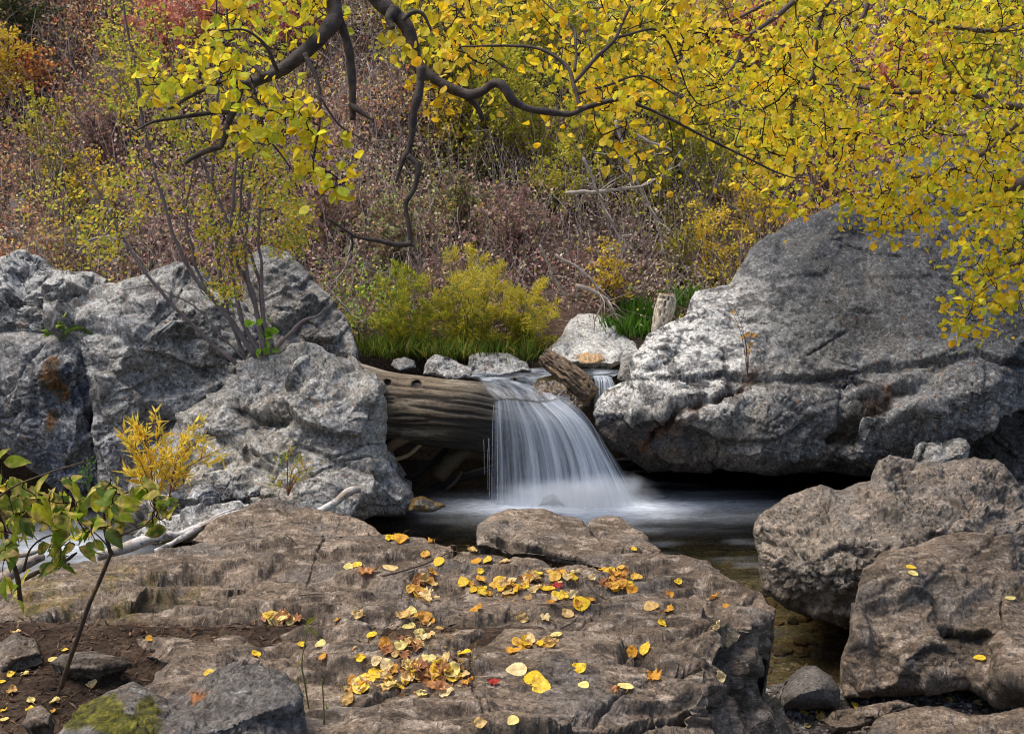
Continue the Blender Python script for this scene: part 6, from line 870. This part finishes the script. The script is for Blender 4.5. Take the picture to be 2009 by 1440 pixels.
# ================================================================ SAPLINGS AT THE LOWER LEFT
def sapling(lb, base, stems, clusters, pal, size, seed, Y):
    rs = np.random.default_rng(seed); root = empty('sapling', base, lb, 'sapling'); nodes = []
    for i, (pt, yy, rr_) in enumerate(stems):
        p, rad = limb(pt, yy, rr_, 7, .004, seed + i); V, Fc, _ = tubes([(p, rad)], 8); mesh_obj('stem', V, Fc, M_BARK, parent=root, col=mix(np.tile(lin(84, 66, 40), (len(V), 1)), lin(56, 44, 38) + 0 * V, ss(-.2, .3, fbm(V, 20, 2, 3)))); nodes += list(p[len(p) // 3:])
    A = np.concatenate([P(np.array([c[0] + rs.uniform(-c[2], c[2]) for _ in range(c[4])]), np.array([c[1] + rs.uniform(-c[3], c[3]) for _ in range(c[4])]), rs.uniform(Y - .15, Y + .15, c[4])) for c in clusters]); T = grow(nodes, A, .0013, .02, rs, .1); V1, F1, _ = tubes(T, 5)
    n = len(A) * 2; pos = np.repeat(A, 2, 0) + rs.normal(size=(n, 3)) * .01; ax = rs.normal(size=(n, 3)); ax[:, 2] -= .5; nr = rs.normal(size=(n, 3)) * .6 + np.array([0, -.6, .8])
    # broad veined leaf blades, bent along the midrib
    k = 9; u_ = np.linspace(0, 1, k); wd = np.sin(np.pi * u_ ** .8) * .30 * (1 - .25 * u_); tv = np.array([[u_[i], s * wd[i]] for i in range(k) for s in (-1, -.5, 0, .5, 1)]); a = ax / np.linalg.norm(ax, axis=1, keepdims=True); w = nr - a * (nr * a).sum(1, keepdims=True); w /= np.linalg.norm(w, axis=1, keepdims=True); s_ = np.cross(w, a); sz = rs.uniform(.55, 1.15, n) * size; cv = rs.uniform(.1, .5, n)
    zz = .35 * np.abs(tv[:, 1])[None] * rs.uniform(.2, 1.5, (n, 1)) - cv[:, None] * tv[:, 0][None] ** 2 + .02 * np.sin(tv[:, 0] * 30)[None]; V = pos[:, None] + sz[:, None, None] * (tv[None, :, 0, None] * a[:, None] + tv[None, :, 1, None] * s_[:, None] + zz[..., None] * w[:, None]); m5 = 5
    q = np.array([[i * m5 + j, i * m5 + j + 1, (i + 1) * m5 + j + 1, (i + 1) * m5 + j] for i in range(k - 1) for j in range(4)]); Fc = (np.arange(n)[:, None, None] * (k * 5) + q[None]).reshape(-1, 4); C = np.repeat(pick(pal, n, .1), k * 5, 0); vv = V.reshape(-1, 3); C = mix(C, lin(226, 200, 120) + 0 * vv, .8 * ss(.12, .2, fbm(vv, 26, 3, 5))); C = mix(C, lin(120, 80, 50) + 0 * vv, .6 * ss(.3, .36, fbm(vv, 40, 3, 6))); rib = np.tile(np.abs(tv[:, 1]) < .01, n); C[rib] = C[rib] * 1.15; mesh_obj('crown', np.vstack([vv, V1]), [Fc] + [x + len(vv) for x in F1], M_LEAF, parent=root, col=np.vstack([C, np.tile(lin(80, 46, 40), (len(V1), 1))])); return root
GL = [(122, 146, 40), (150, 168, 44), (96, 124, 44), (178, 178, 50), (108, 130, 70)]
sapling('leaning leafy sapling with a dark stem rising from the soil at the lower left', P(120, 1348, 3.25), [([(120, 1350), (140, 1290), (165, 1215), (190, 1150), (218, 1080)], [3.25, 3.2], [6, 5, 4.5, 4]), ([(216, 1085), (206, 1040), (203, 1000), (205, 960)], [3.2, 3.2], [4, 3.5, 2]), ([(212, 1062), (250, 1045), (300, 1025)], [3.2, 3.1], [3, 2, 1]), ([(218, 1080), (190, 1050), (150, 1020)], [3.2, 3.2], [2, 1.5, 1])],
    [(190, 1010, 45, 35, 13), (250, 985, 45, 30, 11), (300, 1005, 30, 30, 7), (170, 1040, 25, 30, 5), (220, 960, 50, 20, 6)], GL, .072, 600, 3.2)
sapling('low bushy sapling with big green leaves at the left edge above the slab', P(38, 1170, 3.6), [([(40, 1180), (36, 1140), (22, 1090), (5, 1030), (-10, 1000)], [3.6, 3.5], [6, 5, 4, 3]), ([(38, 1140), (80, 1120), (130, 1098), (150, 1085)], [3.6, 3.5], [5, 4, 2]), ([(45, 1120), (60, 1075), (100, 1050), (160, 1060)], [3.55, 3.5], [3, 2, 1]), ([(-30, 1000), (20, 960), (90, 930), (165, 905)], [3.3, 3.3], [2.5, 2, 1.5])],
    [(30, 990, 40, 40, 13), (70, 1010, 40, 30, 7), (20, 1060, 30, 40, 8), (110, 1060, 40, 30, 10), (90, 965, 50, 20, 9), (130, 990, 30, 20, 4), (40, 1140, 40, 25, 4), (10, 940, 20, 30, 3), (100, 1110, 30, 15, 3)], GL, .08, 700, 3.45)
for pts, Y, sd, lb in [([(608, 1400), (598, 1340), (592, 1300), (600, 1250), (605, 1222)], 2.95, 1, 'thin green weed stalk growing up in front of the slab'), ([(636, 1420), (634, 1370), (632, 1330)], 2.85, 2, 'short bare green stalk beside the mossy rock')]:
    rt = empty('weed', P(*pts[0], Y), lb, 'weed'); p, rad = limb(pts, Y, [2.2, 1.2], 6, .002, sd); V, Fc, _ = tubes([(p, rad)], 6); mesh_obj('stalk', V, Fc, M_TWIG, parent=rt, col=np.tile(lin(112, 110, 54), (len(V), 1)))
    if sd == 1:
        q = P(np.array([600, 605, 604, 592, 640, 618, 585]), np.array([1225, 1218, 1232, 1290, 1400, 1410, 1345]), Y - .01); V, Fc, C = leaves(q, rdir(7, .6), rdir(7, 1), .035, pick([(110, 130, 50), (140, 130, 60)], 7), 'oval'); mesh_obj('foliage', V, Fc, M_LEAF, parent=rt, col=C)
# ================================================================ FALLEN LEAVES
def fallen(px, py, size, cls, lb, grp, seed, on=('rock_slab',), rot=None, flat=False):
    hit = on_rock(on, px, py) if isinstance(on, tuple) else (hill_hit(px, py, 2.3)[0], np.array([0, 0, 1.]))
    if hit is None: return
    p0, nr = hit; rs = np.random.default_rng(seed); nr = nr + np.array([0, -.1, .6]) + rs.normal(size=3) * (.06 if flat else .25); nr /= np.linalg.norm(nr); a = rs.normal(size=3); a[2] = 0; a -= nr * (a @ nr); a /= np.linalg.norm(a); s_ = np.cross(nr, a); sz = .8 * size * p0[1] / F
    cols = dict(yellow=[(246, 206, 50), (250, 214, 80), (236, 196, 46)], gold=[(222, 164, 56), (206, 146, 56), (230, 184, 80)], tan=[(226, 196, 132), (214, 176, 108), (240, 216, 160)], brown=[(176, 120, 76), (196, 140, 88), (146, 94, 62)], red=[(150, 30, 34), (176, 44, 40)], pale=[(240, 222, 140), (232, 214, 130)])
    nu, nvv = 15, 11; U, Vv = np.meshgrid(np.linspace(0, 1, nu), np.linspace(-1, 1, nvv), indexing='ij'); lob = cls in ('brown', 'red') or (cls in ('gold', 'tan') and rs.random() < .15)
    wd = np.sin(np.pi * np.clip(U, .0, 1) ** .75) ** .7 * .47 * (1 - .12 * U)
    if lob: wd = wd * (1 + .38 * np.sin(U * 15 + rs.uniform(0, 6)) * (np.abs(Vv) ** 1.5))
    wd = wd * (1 + .05 * np.sin(U * 40)); x, y = U + (.10 * np.sin(Vv * 9) * (U > .6) if lob else 0), Vv * wd
    cr = .06 if flat else rs.uniform(.12, .5) * (1.5 if cls in ('tan', 'brown') else 1); q = np.stack([x.ravel() * 2 + seed, y.ravel() * 2, 0 * x.ravel()], 1); z = cr * (.55 * fbm(q, 1.3, 3, seed)).reshape(x.shape) + cr * .7 * (np.abs(y) * rs.uniform(-.3, 1.2)) * 1.4 + cr * .9 * rs.uniform(.2, 1) * (x - .5) ** 2 * 2 + .006 * np.cos(Vv * 12 + U * 26); z = z - z.min() + .02
    v = p0 + sz * ((x.ravel() - .5)[:, None] * a + y.ravel()[:, None] * s_ + z.ravel()[:, None] * nr) + nr * .003
    f = np.array([[i * nvv + j, (i + 1) * nvv + j, (i + 1) * nvv + j + 1, i * nvv + j + 1] for i in range(nu - 1) for j in range(nvv - 1)]); pal = cols[cls]; c = np.tile(lin(*pal[rs.integers(len(pal))]), (len(v), 1)); c = mix(c, lin(*pal[rs.integers(len(pal))]) + 0 * v, .5 + .5 * np.abs(Vv.ravel())); c = mix(c, lin(132, 82, 44) + 0 * v, (.15 if flat else .55) * ss(.1, .4, fbm(q, 3, 3, seed + 3))); rib = np.abs(Vv.ravel()) < .05; c[rib] *= .82
    stp = np.array([v[nvv // 2], v[nvv // 2] - a * sz * .25 + nr * .004 + s_ * sz * .03, v[nvv // 2] - a * sz * rs.uniform(.35, .7) + s_ * sz * rs.uniform(-.15, .15)]); tv, tf, _ = tubes([(stp, np.full(3, .0009))], 4)
    V = np.vstack([v, tv]); C = np.vstack([c, np.tile(lin(190, 150, 80), (len(tv), 1))]); o = mesh_obj('fallen_leaf', V, [f, tf[0] + len(v), tf[1] + len(v)], M_DRY, col=C); tag(o, lb, 'leaf', grp)
sd = 0
G0 = 'fallen leaves on the brown slab'
singles = [(825, 1342 - 0, 0, '', '', '')]
singles = [(715, 1338, 62, 'yellow', 'round clear yellow leaf, left of the two largest in the lower leaf pile', 1), (742, 1322, 54, 'yellow', 'upright folded yellow leaf leaning on the round one in the lower pile', 0), (840, 1292, 44, 'pale', 'big pale veined leaf on top of the lower leaf pile', 1), (1014, 1312, 52, 'tan', 'large tan veined leaf left of the yellow pair below the middle of the slab', 1), (1050, 1330, 62, 'yellow', 'large bright yellow leaf in the group of three low on the slab', 1), (1062, 1344, 56, 'yellow', 'wide yellow leaf curling toward the viewer low on the slab', 0), (1144, 1183, 44, 'yellow', 'flat oval yellow leaf lying alone right of the upper leaf drift', 1), (1139, 1311, 38, 'yellow', 'small pointed yellow leaf alone in the lower middle of the slab', 0), (1145, 1342, 30, 'pale', 'pale leaf just below the small pointed yellow one', 1), (1228, 1343, 44, 'pale', 'smooth pale yellow oval leaf low on the right of the slab', 1), (1264, 1272, 38, 'yellow', 'round yellow leaf standing on edge in the crack at the right', 0), (1240, 1278, 34, 'gold', 'folded gold leaf beside the crack at the right of the slab', 0), (1007, 1411, 32, 'pale', 'pale yellow leaf near the bottom edge of the slab', 1), (943, 1418, 34, 'tan', 'crumpled tan leaf at the bottom edge of the slab', 0), (968, 1336, 28, 'red', 'small dark red leaf beside the lower leaf pile', 0), (1090, 1149, 30, 'red', 'bright red leaf in the upper leaf drift', 0), (725, 1126, 46, 'brown', 'curled orange-brown maple leaf on the upper left of the slab', 0), (768, 1112, 40, 'tan', 'pale tan leaf beside the thin twig on the slab', 1), (700, 1108, 28, 'yellow', 'yellow leaf pair member left of the maple leaf, upper one', 0), (686, 1110, 26, 'pale', 'pale leaf left of the curled maple leaf', 0), (862, 1100, 30, 'yellow', 'yellow leaf under the thin twig', 1), (780, 1062, 42, 'gold', 'gold leaf at the far edge of the slab by the water', 0), (765, 1056, 26, 'yellow', 'small yellow leaf at the far edge of the slab', 0), (842, 1062, 20, 'gold', 'tiny gold leaf near the far edge of the slab', 0), (832, 1088, 26, 'gold', 'crumpled gold leaf at the left end of the thin twig', 0), (936, 1100, 30, 'gold', 'curled gold leaf by the notch of the slab', 0), (960, 1098, 28, 'yellow', 'yellow leaf beside the notch of the slab', 0), (990, 1100, 30, 'tan', 'tan leaf right of the notch of the slab', 0), (928, 1080, 28, 'tan', 'tan leaf at the slab edge before the pool rock', 0), (1300, 1222, 26, 'yellow', 'small yellow leaf on the right shoulder of the slab', 0), (1275, 1190, 40, 'tan', 'crumpled tan leaf on the right shoulder of the slab', 0), (1312, 1196, 28, 'gold', 'gold leaf at the right shoulder of the slab', 0), (1405, 1172, 30, 'gold', 'gold leaf at the right edge of the slab, upper', 0), (1422, 1188, 20, 'gold', 'small gold leaf at the right edge of the slab', 0), (1415, 1232, 32, 'tan', 'tan leaf at the right edge of the slab, lower', 0), (1412, 1328, 34, 'tan', 'curled tan leaf low at the right edge of the slab', 0), (1282, 1326, 36, 'gold', 'crumpled gold leaf low on the right of the slab', 0), (1208, 1350, 22, 'brown', 'brown scrap behind the smooth pale oval leaf', 0), (1315, 1166, 22, 'gold', 'gold leaf scrap right of the upper drift', 0), (1330, 1140, 20, 'yellow', 'tiny yellow leaf at the far right of the slab', 0), (1112, 1205, 36, 'tan', 'crumpled pale leaf under the flat oval yellow leaf', 0), (1070, 1212, 26, 'tan', 'small tan leaf in the middle of the slab', 0), (1026, 1210, 32, 'tan', 'crumpled tan leaf beside the mossy crack', 0), (935, 1195, 34, 'gold', 'brown-edged gold leaf above the mossy crack', 0), (970, 1247, 28, 'tan', 'thin tan leaf right of the mossy crack', 0), (864, 1235, 30, 'tan', 'pale crumpled leaf left of the mossy crack', 0), (1092, 1245, 32, 'pale', 'pale crumpled leaf above the middle leaf group', 0), (268, 1244, 42, 'brown', 'large curled orange-brown leaf in the hollow of the left ledge', 0), (410, 1318, 28, 'yellow', 'yellow leaf behind the mossy rock', 0), (500, 1283, 26, 'yellow', 'pale yellow leaf on the left part of the slab', 0), (290, 1252, 20, 'gold', 'small gold leaf right of the curled orange-brown one', 0), (636, 1290, 30, 'gold', 'orange-gold leaf near the weed stalk', 0), (628, 1262, 28, 'pale', 'pale leaf behind the weed stalk', 0), (590, 1268, 20, 'yellow', 'small yellow leaf left of the weed stalk', 0), (705, 1208, 30, 'tan', 'rolled tan leaf left of the central leaf drift', 0), (540, 1208, 24, 'tan', 'tan leaf left end of the little row in the ledge', 0), (660, 1215, 20, 'gold', 'gold leaf right of the little row in the ledge', 0)]
for i, (x, y, s, c, lb, fl) in enumerate(singles): fallen(x, y, s * 1.12, c, lb, G0, 1000 + i, flat=bool(fl))
clusters = [(805, 1300, 70, 45, 40, "in the big lower pile", ['gold', 'tan', 'yellow', 'tan', 'brown', 'pale']), (860, 1318, 60, 24, 20, "right of the lower pile", ['gold', 'brown', 'yellow', 'tan']), (1000, 1148, 85, 22, 34, "in the upper drift", ['gold', 'yellow', 'yellow', 'tan', 'gold']), (1215, 1140, 32, 26, 26, "heaped at the drift's right end", ['gold', 'gold', 'yellow', 'brown']), (1090, 1128, 60, 12, 14, "strung behind the drift", ['yellow', 'gold', 'tan']), (830, 1165, 28, 26, 16, "in the dark step", ['brown', 'tan', 'gold', 'tan']), (1040, 1262, 45, 14, 12, "in the low middle group", ['gold', 'tan', 'yellow']), (820, 1215, 40, 20, 9, "above the lower pile", ['tan', 'gold', 'pale']), (545, 1210, 40, 7, 9, "in the left ledge row", ['pale', 'yellow', 'brown']), (1110, 1168, 50, 16, 10, "by the flat oval leaf", ['yellow', 'tan', 'gold']), (690, 1350, 40, 18, 8, "in the lower pile's left tail", ['tan', 'gold', 'tan'])]
rs = np.random.default_rng(55)
USED = set()
for (cx, cy, a, b_, n, where, cl) in clusters:
    skip = 0
    for i in range(n * 3):
        if i - skip >= n: break
        x, y = cx + a * rs.normal() * .55, cy + b_ * rs.normal() * .55; c = cl[rs.integers(len(cl))]; w = {'yellow': 'yellow', 'gold': 'golden', 'tan': 'crumpled tan', 'brown': 'curled brown', 'pale': 'pale yellow', 'red': 'red'}[c]; sd += 1; big = rs.uniform(24, 44); sd2 = sd; fx = ['far left', 'left', 'centre', 'right', 'far right'][int(np.clip((x - cx) / a * 2.2 + 2.5, 0, 4))]; fy = 'nearer the water' if y < cy - b_ * .15 else ('nearest the viewer' if y > cy + b_ * .25 else 'mid-way'); lb_ = ('small ' if big < 31 else 'broad ' if big > 38 else '') + w + ' leaf ' + where + ', ' + fx + ', ' + fy
        if lb_ in USED: skip += 1; continue
        USED.add(lb_); fallen(x, y, big * (y / 1250) ** 1.5, c, lb_, 'leaves ' + where, 2000 + sd)
for i, (x, y, s, c, lb, on) in enumerate([(1090 + 153, 1074, 16, 'yellow', 'yellow leaf on the flat-topped pool rock', ('boulder.005',)), (1788, 1110, 26, 'yellow', 'upper of two pale leaves on the block boulder', None), (1792, 1124, 26, 'pale', 'lower of two pale leaves on the block boulder', None), (1984, 1171, 26, 'pale', 'pale leaf on the block boulder near the right edge', None), (1920, 1288, 30, 'yellow', 'yellow leaf on the mossy step of the block boulder', None)]):
    fallen(x, y, s * 1.1, c, lb, None, 3000 + i, on=tuple(k for k in ROCKS if k.startswith('boulder')), flat=True)
for i, (x, y, s, c) in enumerate([(1575, 1411, 22, 'gold'), (1608, 1406, 26, 'yellow'), (1635, 1391, 22, 'brown'), (1690, 1368, 18, 'yellow'), (1680, 1390, 34, 'yellow'), (1741, 1392, 20, 'gold'), (1810, 1362, 34, 'gold'), (1860, 1381, 24, 'yellow'), (1918, 1385, 24, 'pale'), (1970, 1368, 22, 'brown'), (1647, 1415, 24, 'gold'), (1612, 1424, 26, 'tan'), (1580, 1437, 24, 'pale'), (1776, 1354, 16, 'red')]):
    lb = ['gold leaf on the gravel close to the slab', 'bright yellow leaf on the gravel right of the slab', 'brown leaf on the gravel below the smooth round stone', 'small yellow leaf at the gravel edge under the block boulder', 'broad yellow leaf on the gravel beside the flat stone', 'gold scrap on the flat gravel stone', 'large gold leaf against the foot of the block boulder', 'yellow leaf on the gravel above the corner boulder', 'pale leaf on the gravel above the corner boulder', 'brown leaf on the gravel near the right edge', 'gold leaf on the gravel left of the flat stone', 'tan leaf low on the gravel beside the slab', 'pale leaf at the bottom edge of the gravel', 'tiny red leaf at the foot of the block boulder'][i]
    fallen(x, y, s * 1.15, c, lb, 'fallen leaves on the gravel', 3100 + i, on=None)
lb = ['pale', 'tan', 'yellow', 'brown']
for i, (x, y) in enumerate([(20, 1310), (60, 1400), (25, 1360), (75, 1300), (110, 1395), (25, 1335), (70, 1290), (150, 1300), (105, 1305), (10, 1415), (185, 1365), (205, 1340), (62, 1395), (235, 1300), (30, 1250), (105, 1412), (10, 1435), (130, 1290), (215, 1312), (200, 1405), (48, 1325), (5, 1345)]):
    c = ['pale', 'yellow', 'tan', 'gold'][i % 4]; w = ['pale', 'yellow', 'crumpled tan', 'golden'][i % 4]; w = {6: 'small crumpled tan', 13: 'small yellow', 15: 'small golden', 9: 'small yellow', 7: 'small golden', 18: 'small crumpled tan', 21: 'narrow yellow', 3: 'curled golden', 17: 'narrow yellow', 11: 'curled golden', 10: 'broad crumpled tan', 2: 'broad crumpled tan'}.get(i, w); sz_ = 20 if 'small' in w or 'narrow' in w else 33 if 'broad' in w else rs.uniform(24, 31); fallen(x, y, sz_, c, w + ' leaf on the soil ' + ('under the ledge' if y < 1300 else 'mid-way' if y < 1380 else 'near the bottom edge') + (', at the left edge' if x < 28 else ', left of the sapling' if x < 72 else ', by the sapling stem' if x < 170 else ', toward the mossy rock'), 'fallen leaves on the soil', 3200 + i, on=None)
fallen(4, 1246, 30, 'gold', 'orange leaf at the very left edge, on the ledge', None, 3300, on=('rock_slab',))
# twigs
for pts, r, l, on in [([(752, 1132), (800, 1118), (840, 1105), (885, 1085), (905, 1086)], 2.2, 'thin dark twig lying on the upper slab among the leaves', 'rock_slab'), ([(1155, 1150), (1165, 1165), (1190, 1178)], 2, 'short twig in front of the heaped leaves', 'rock_slab'), ([(1100, 1235), (1120, 1222), (1140, 1205)], 1.6, 'fine twig under the flat oval leaf', 'rock_slab'), ([(590, 1168), (620, 1166), (636, 1167)], 1.8, 'small green stem piece lying on the left of the slab', 'rock_slab')]:
    q = np.array([on_rock((on,), x, y)[0] + on_rock((on,), x, y)[1] * .012 for x, y in pts]); q = cat_rom(q, 6); V, Fc, _ = tubes([(q, np.linspace(1, .5, len(q)) * r * q[0, 1] / F)], 6); tag(mesh_obj('fallen_twig', V, Fc, M_TWIG, col=np.tile(lin(66, 52, 46), (len(V), 1))), l, 'twig')
q = Pz(np.array([1640., 1690, 1740, 1800, 1850]), np.array([1362., 1350, 1345, 1343, 1346]), np.array([.12, .16, .2, .2, .14])); q[:, 1] -= .25; V, Fc, _ = tubes([(cat_rom(q, 6), .005)], 6); tag(mesh_obj('fallen_twig', V, Fc, M_TWIG, col=np.tile(lin(96, 66, 52), (len(V), 1))), 'long reddish twig along the foot of the block boulder', 'twig')
# ================================================================ GRAVEL, BARK LITTER
rs = np.random.default_rng(91)
def pebbles(name, p, size, cols, lb, mat=M_BROWN, cat='gravel'):
    bm = bmesh.new(); bmesh.ops.create_icosphere(bm, subdivisions=1, radius=1); tv = np.array([v.co[:] for v in bm.verts]); tf = np.array([[v.index for v in f.verts] for f in bm.faces]); bm.free(); n = len(p); k = len(tv)
    sc = rs.uniform(.6, 1.2, (n, 1, 3)) * np.array([1, 1, .65]); a = rs.random(n) * 6.28; R = np.zeros((n, 3, 3)); R[:, 0, 0] = np.cos(a); R[:, 0, 1] = -np.sin(a); R[:, 1, 0] = np.sin(a); R[:, 1, 1] = np.cos(a); R[:, 2, 2] = 1
    V = (tv[None] * sc * (1 + .22 * rs.normal(size=(n, k, 1)))); V = np.einsum('nij,nkj->nki', R, V) * size[:, None, None] + p[:, None]; Fc = (np.arange(n)[:, None, None] * k + tf[None]).reshape(-1, 3); C = np.repeat(pick(cols, n, .15), k, 0); tag(mesh_obj(name, V.reshape(-1, 3), Fc, mat, col=C, smooth=False), lb, cat, kind='stuff')
n = 7000; x = rs.uniform(.75, 3.2, n); y = rs.uniform(4.4, 5.85, n); pebbles('gravel', np.stack([x, y, hz(x, y) + .002], 1), rs.uniform(.004, .016, n) * (1 + (rs.random(n) > .95)), [(96, 92, 92), (122, 116, 110), (78, 72, 68), (140, 132, 124), (88, 76, 66), (150, 148, 150)], 'grey gravel between the slab and the block boulder')
n = 900; x = rs.uniform(-1.5, 4, n); y = rs.uniform(5.8, 8, n); pebbles('streambed_pebbles', np.stack([x, y, hz(x, y)], 1), rs.uniform(.02, .07, n), [(130, 104, 76), (96, 80, 62), (160, 140, 110), (80, 70, 60)], 'brown pebbles on the bed of the pool', cat='pebbles')
n = 5200; x = rs.uniform(-2.6, -.2, n); y = rs.uniform(2.3, 4.3, n); p = np.stack([x, y, hz(x, y) + .006], 1); V, Fc, C = leaves(p, rdir(n) * [1, 1, .25], rdir(n, 1.6), rs.uniform(.012, .05, n), pick([(84, 62, 50), (60, 46, 38), (110, 84, 66), (46, 36, 32), (134, 104, 80)], n), 'narrow', fold=.6); tag(mesh_obj('bark_litter', V, Fc, M_DRY, col=C, smooth=False), 'dark shredded bark and leaf litter on the soil at the lower left', 'bark litter', kind='stuff')
n = 500; x = rs.uniform(-2.6, -.2, n); y = rs.uniform(2.3, 4.3, n); pebbles('soil_crumbs', np.stack([x, y, hz(x, y) + .002], 1), rs.uniform(.004, .014, n), [(70, 56, 48), (96, 80, 68), (50, 42, 38)], 'crumbs of soil and small stones at the lower left', cat='soil crumbs')
# fine debris caught on the slab: needles, leaf crumbs
rs = np.random.default_rng(97); ax_, ay_, sv, sn = ROCKS['rock_slab']; ok = np.where((sn[:, 2] > .55) & (ax_ > 0) & (ax_ < 1480) & (ay_ > 1090))[0]; n = 900; cx = rs.choice(ok, n)
pos = sv[cx] + sn[cx] * .003 + rs.normal(size=(n, 3)) * [.004, .004, 0]; axd = rdir(n); axd -= sn[cx] * (axd * sn[cx]).sum(1, keepdims=True) * .9
V, Fc, C = leaves(pos, axd, sn[cx] + rdir(n) * .3, rs.uniform(.012, .05, n), pick([(120, 84, 56), (86, 62, 46), (176, 132, 76), (60, 46, 38), (150, 116, 84)], n), 'blade', curl=.1); tag(mesh_obj('needle_litter', V, Fc, M_DRY, col=C, smooth=False), 'thin brown needles and grass bits caught on the slab', 'needles', kind='stuff')
n = 420; near = ok[(np.hypot((ax_[ok] - 820) / 130, (ay_[ok] - 1290) / 80) < 1) | (np.hypot((ax_[ok] - 1060) / 190, (ay_[ok] - 1145) / 40) < 1)]; cx = rs.choice(near, n)
V, Fc, C = leaves(sv[cx] + sn[cx] * .004, rdir(n), sn[cx] + rdir(n) * .4, rs.uniform(.006, .02, n), pick([(186, 134, 70), (130, 86, 56), (214, 178, 110), (96, 66, 48)], n), 'small', curl=.4); tag(mesh_obj('leaf_crumbs', V, Fc, M_DRY, col=C, smooth=False), 'crumbled brown leaf scraps between the fallen leaves on the slab', 'leaf crumbs', kind='stuff')
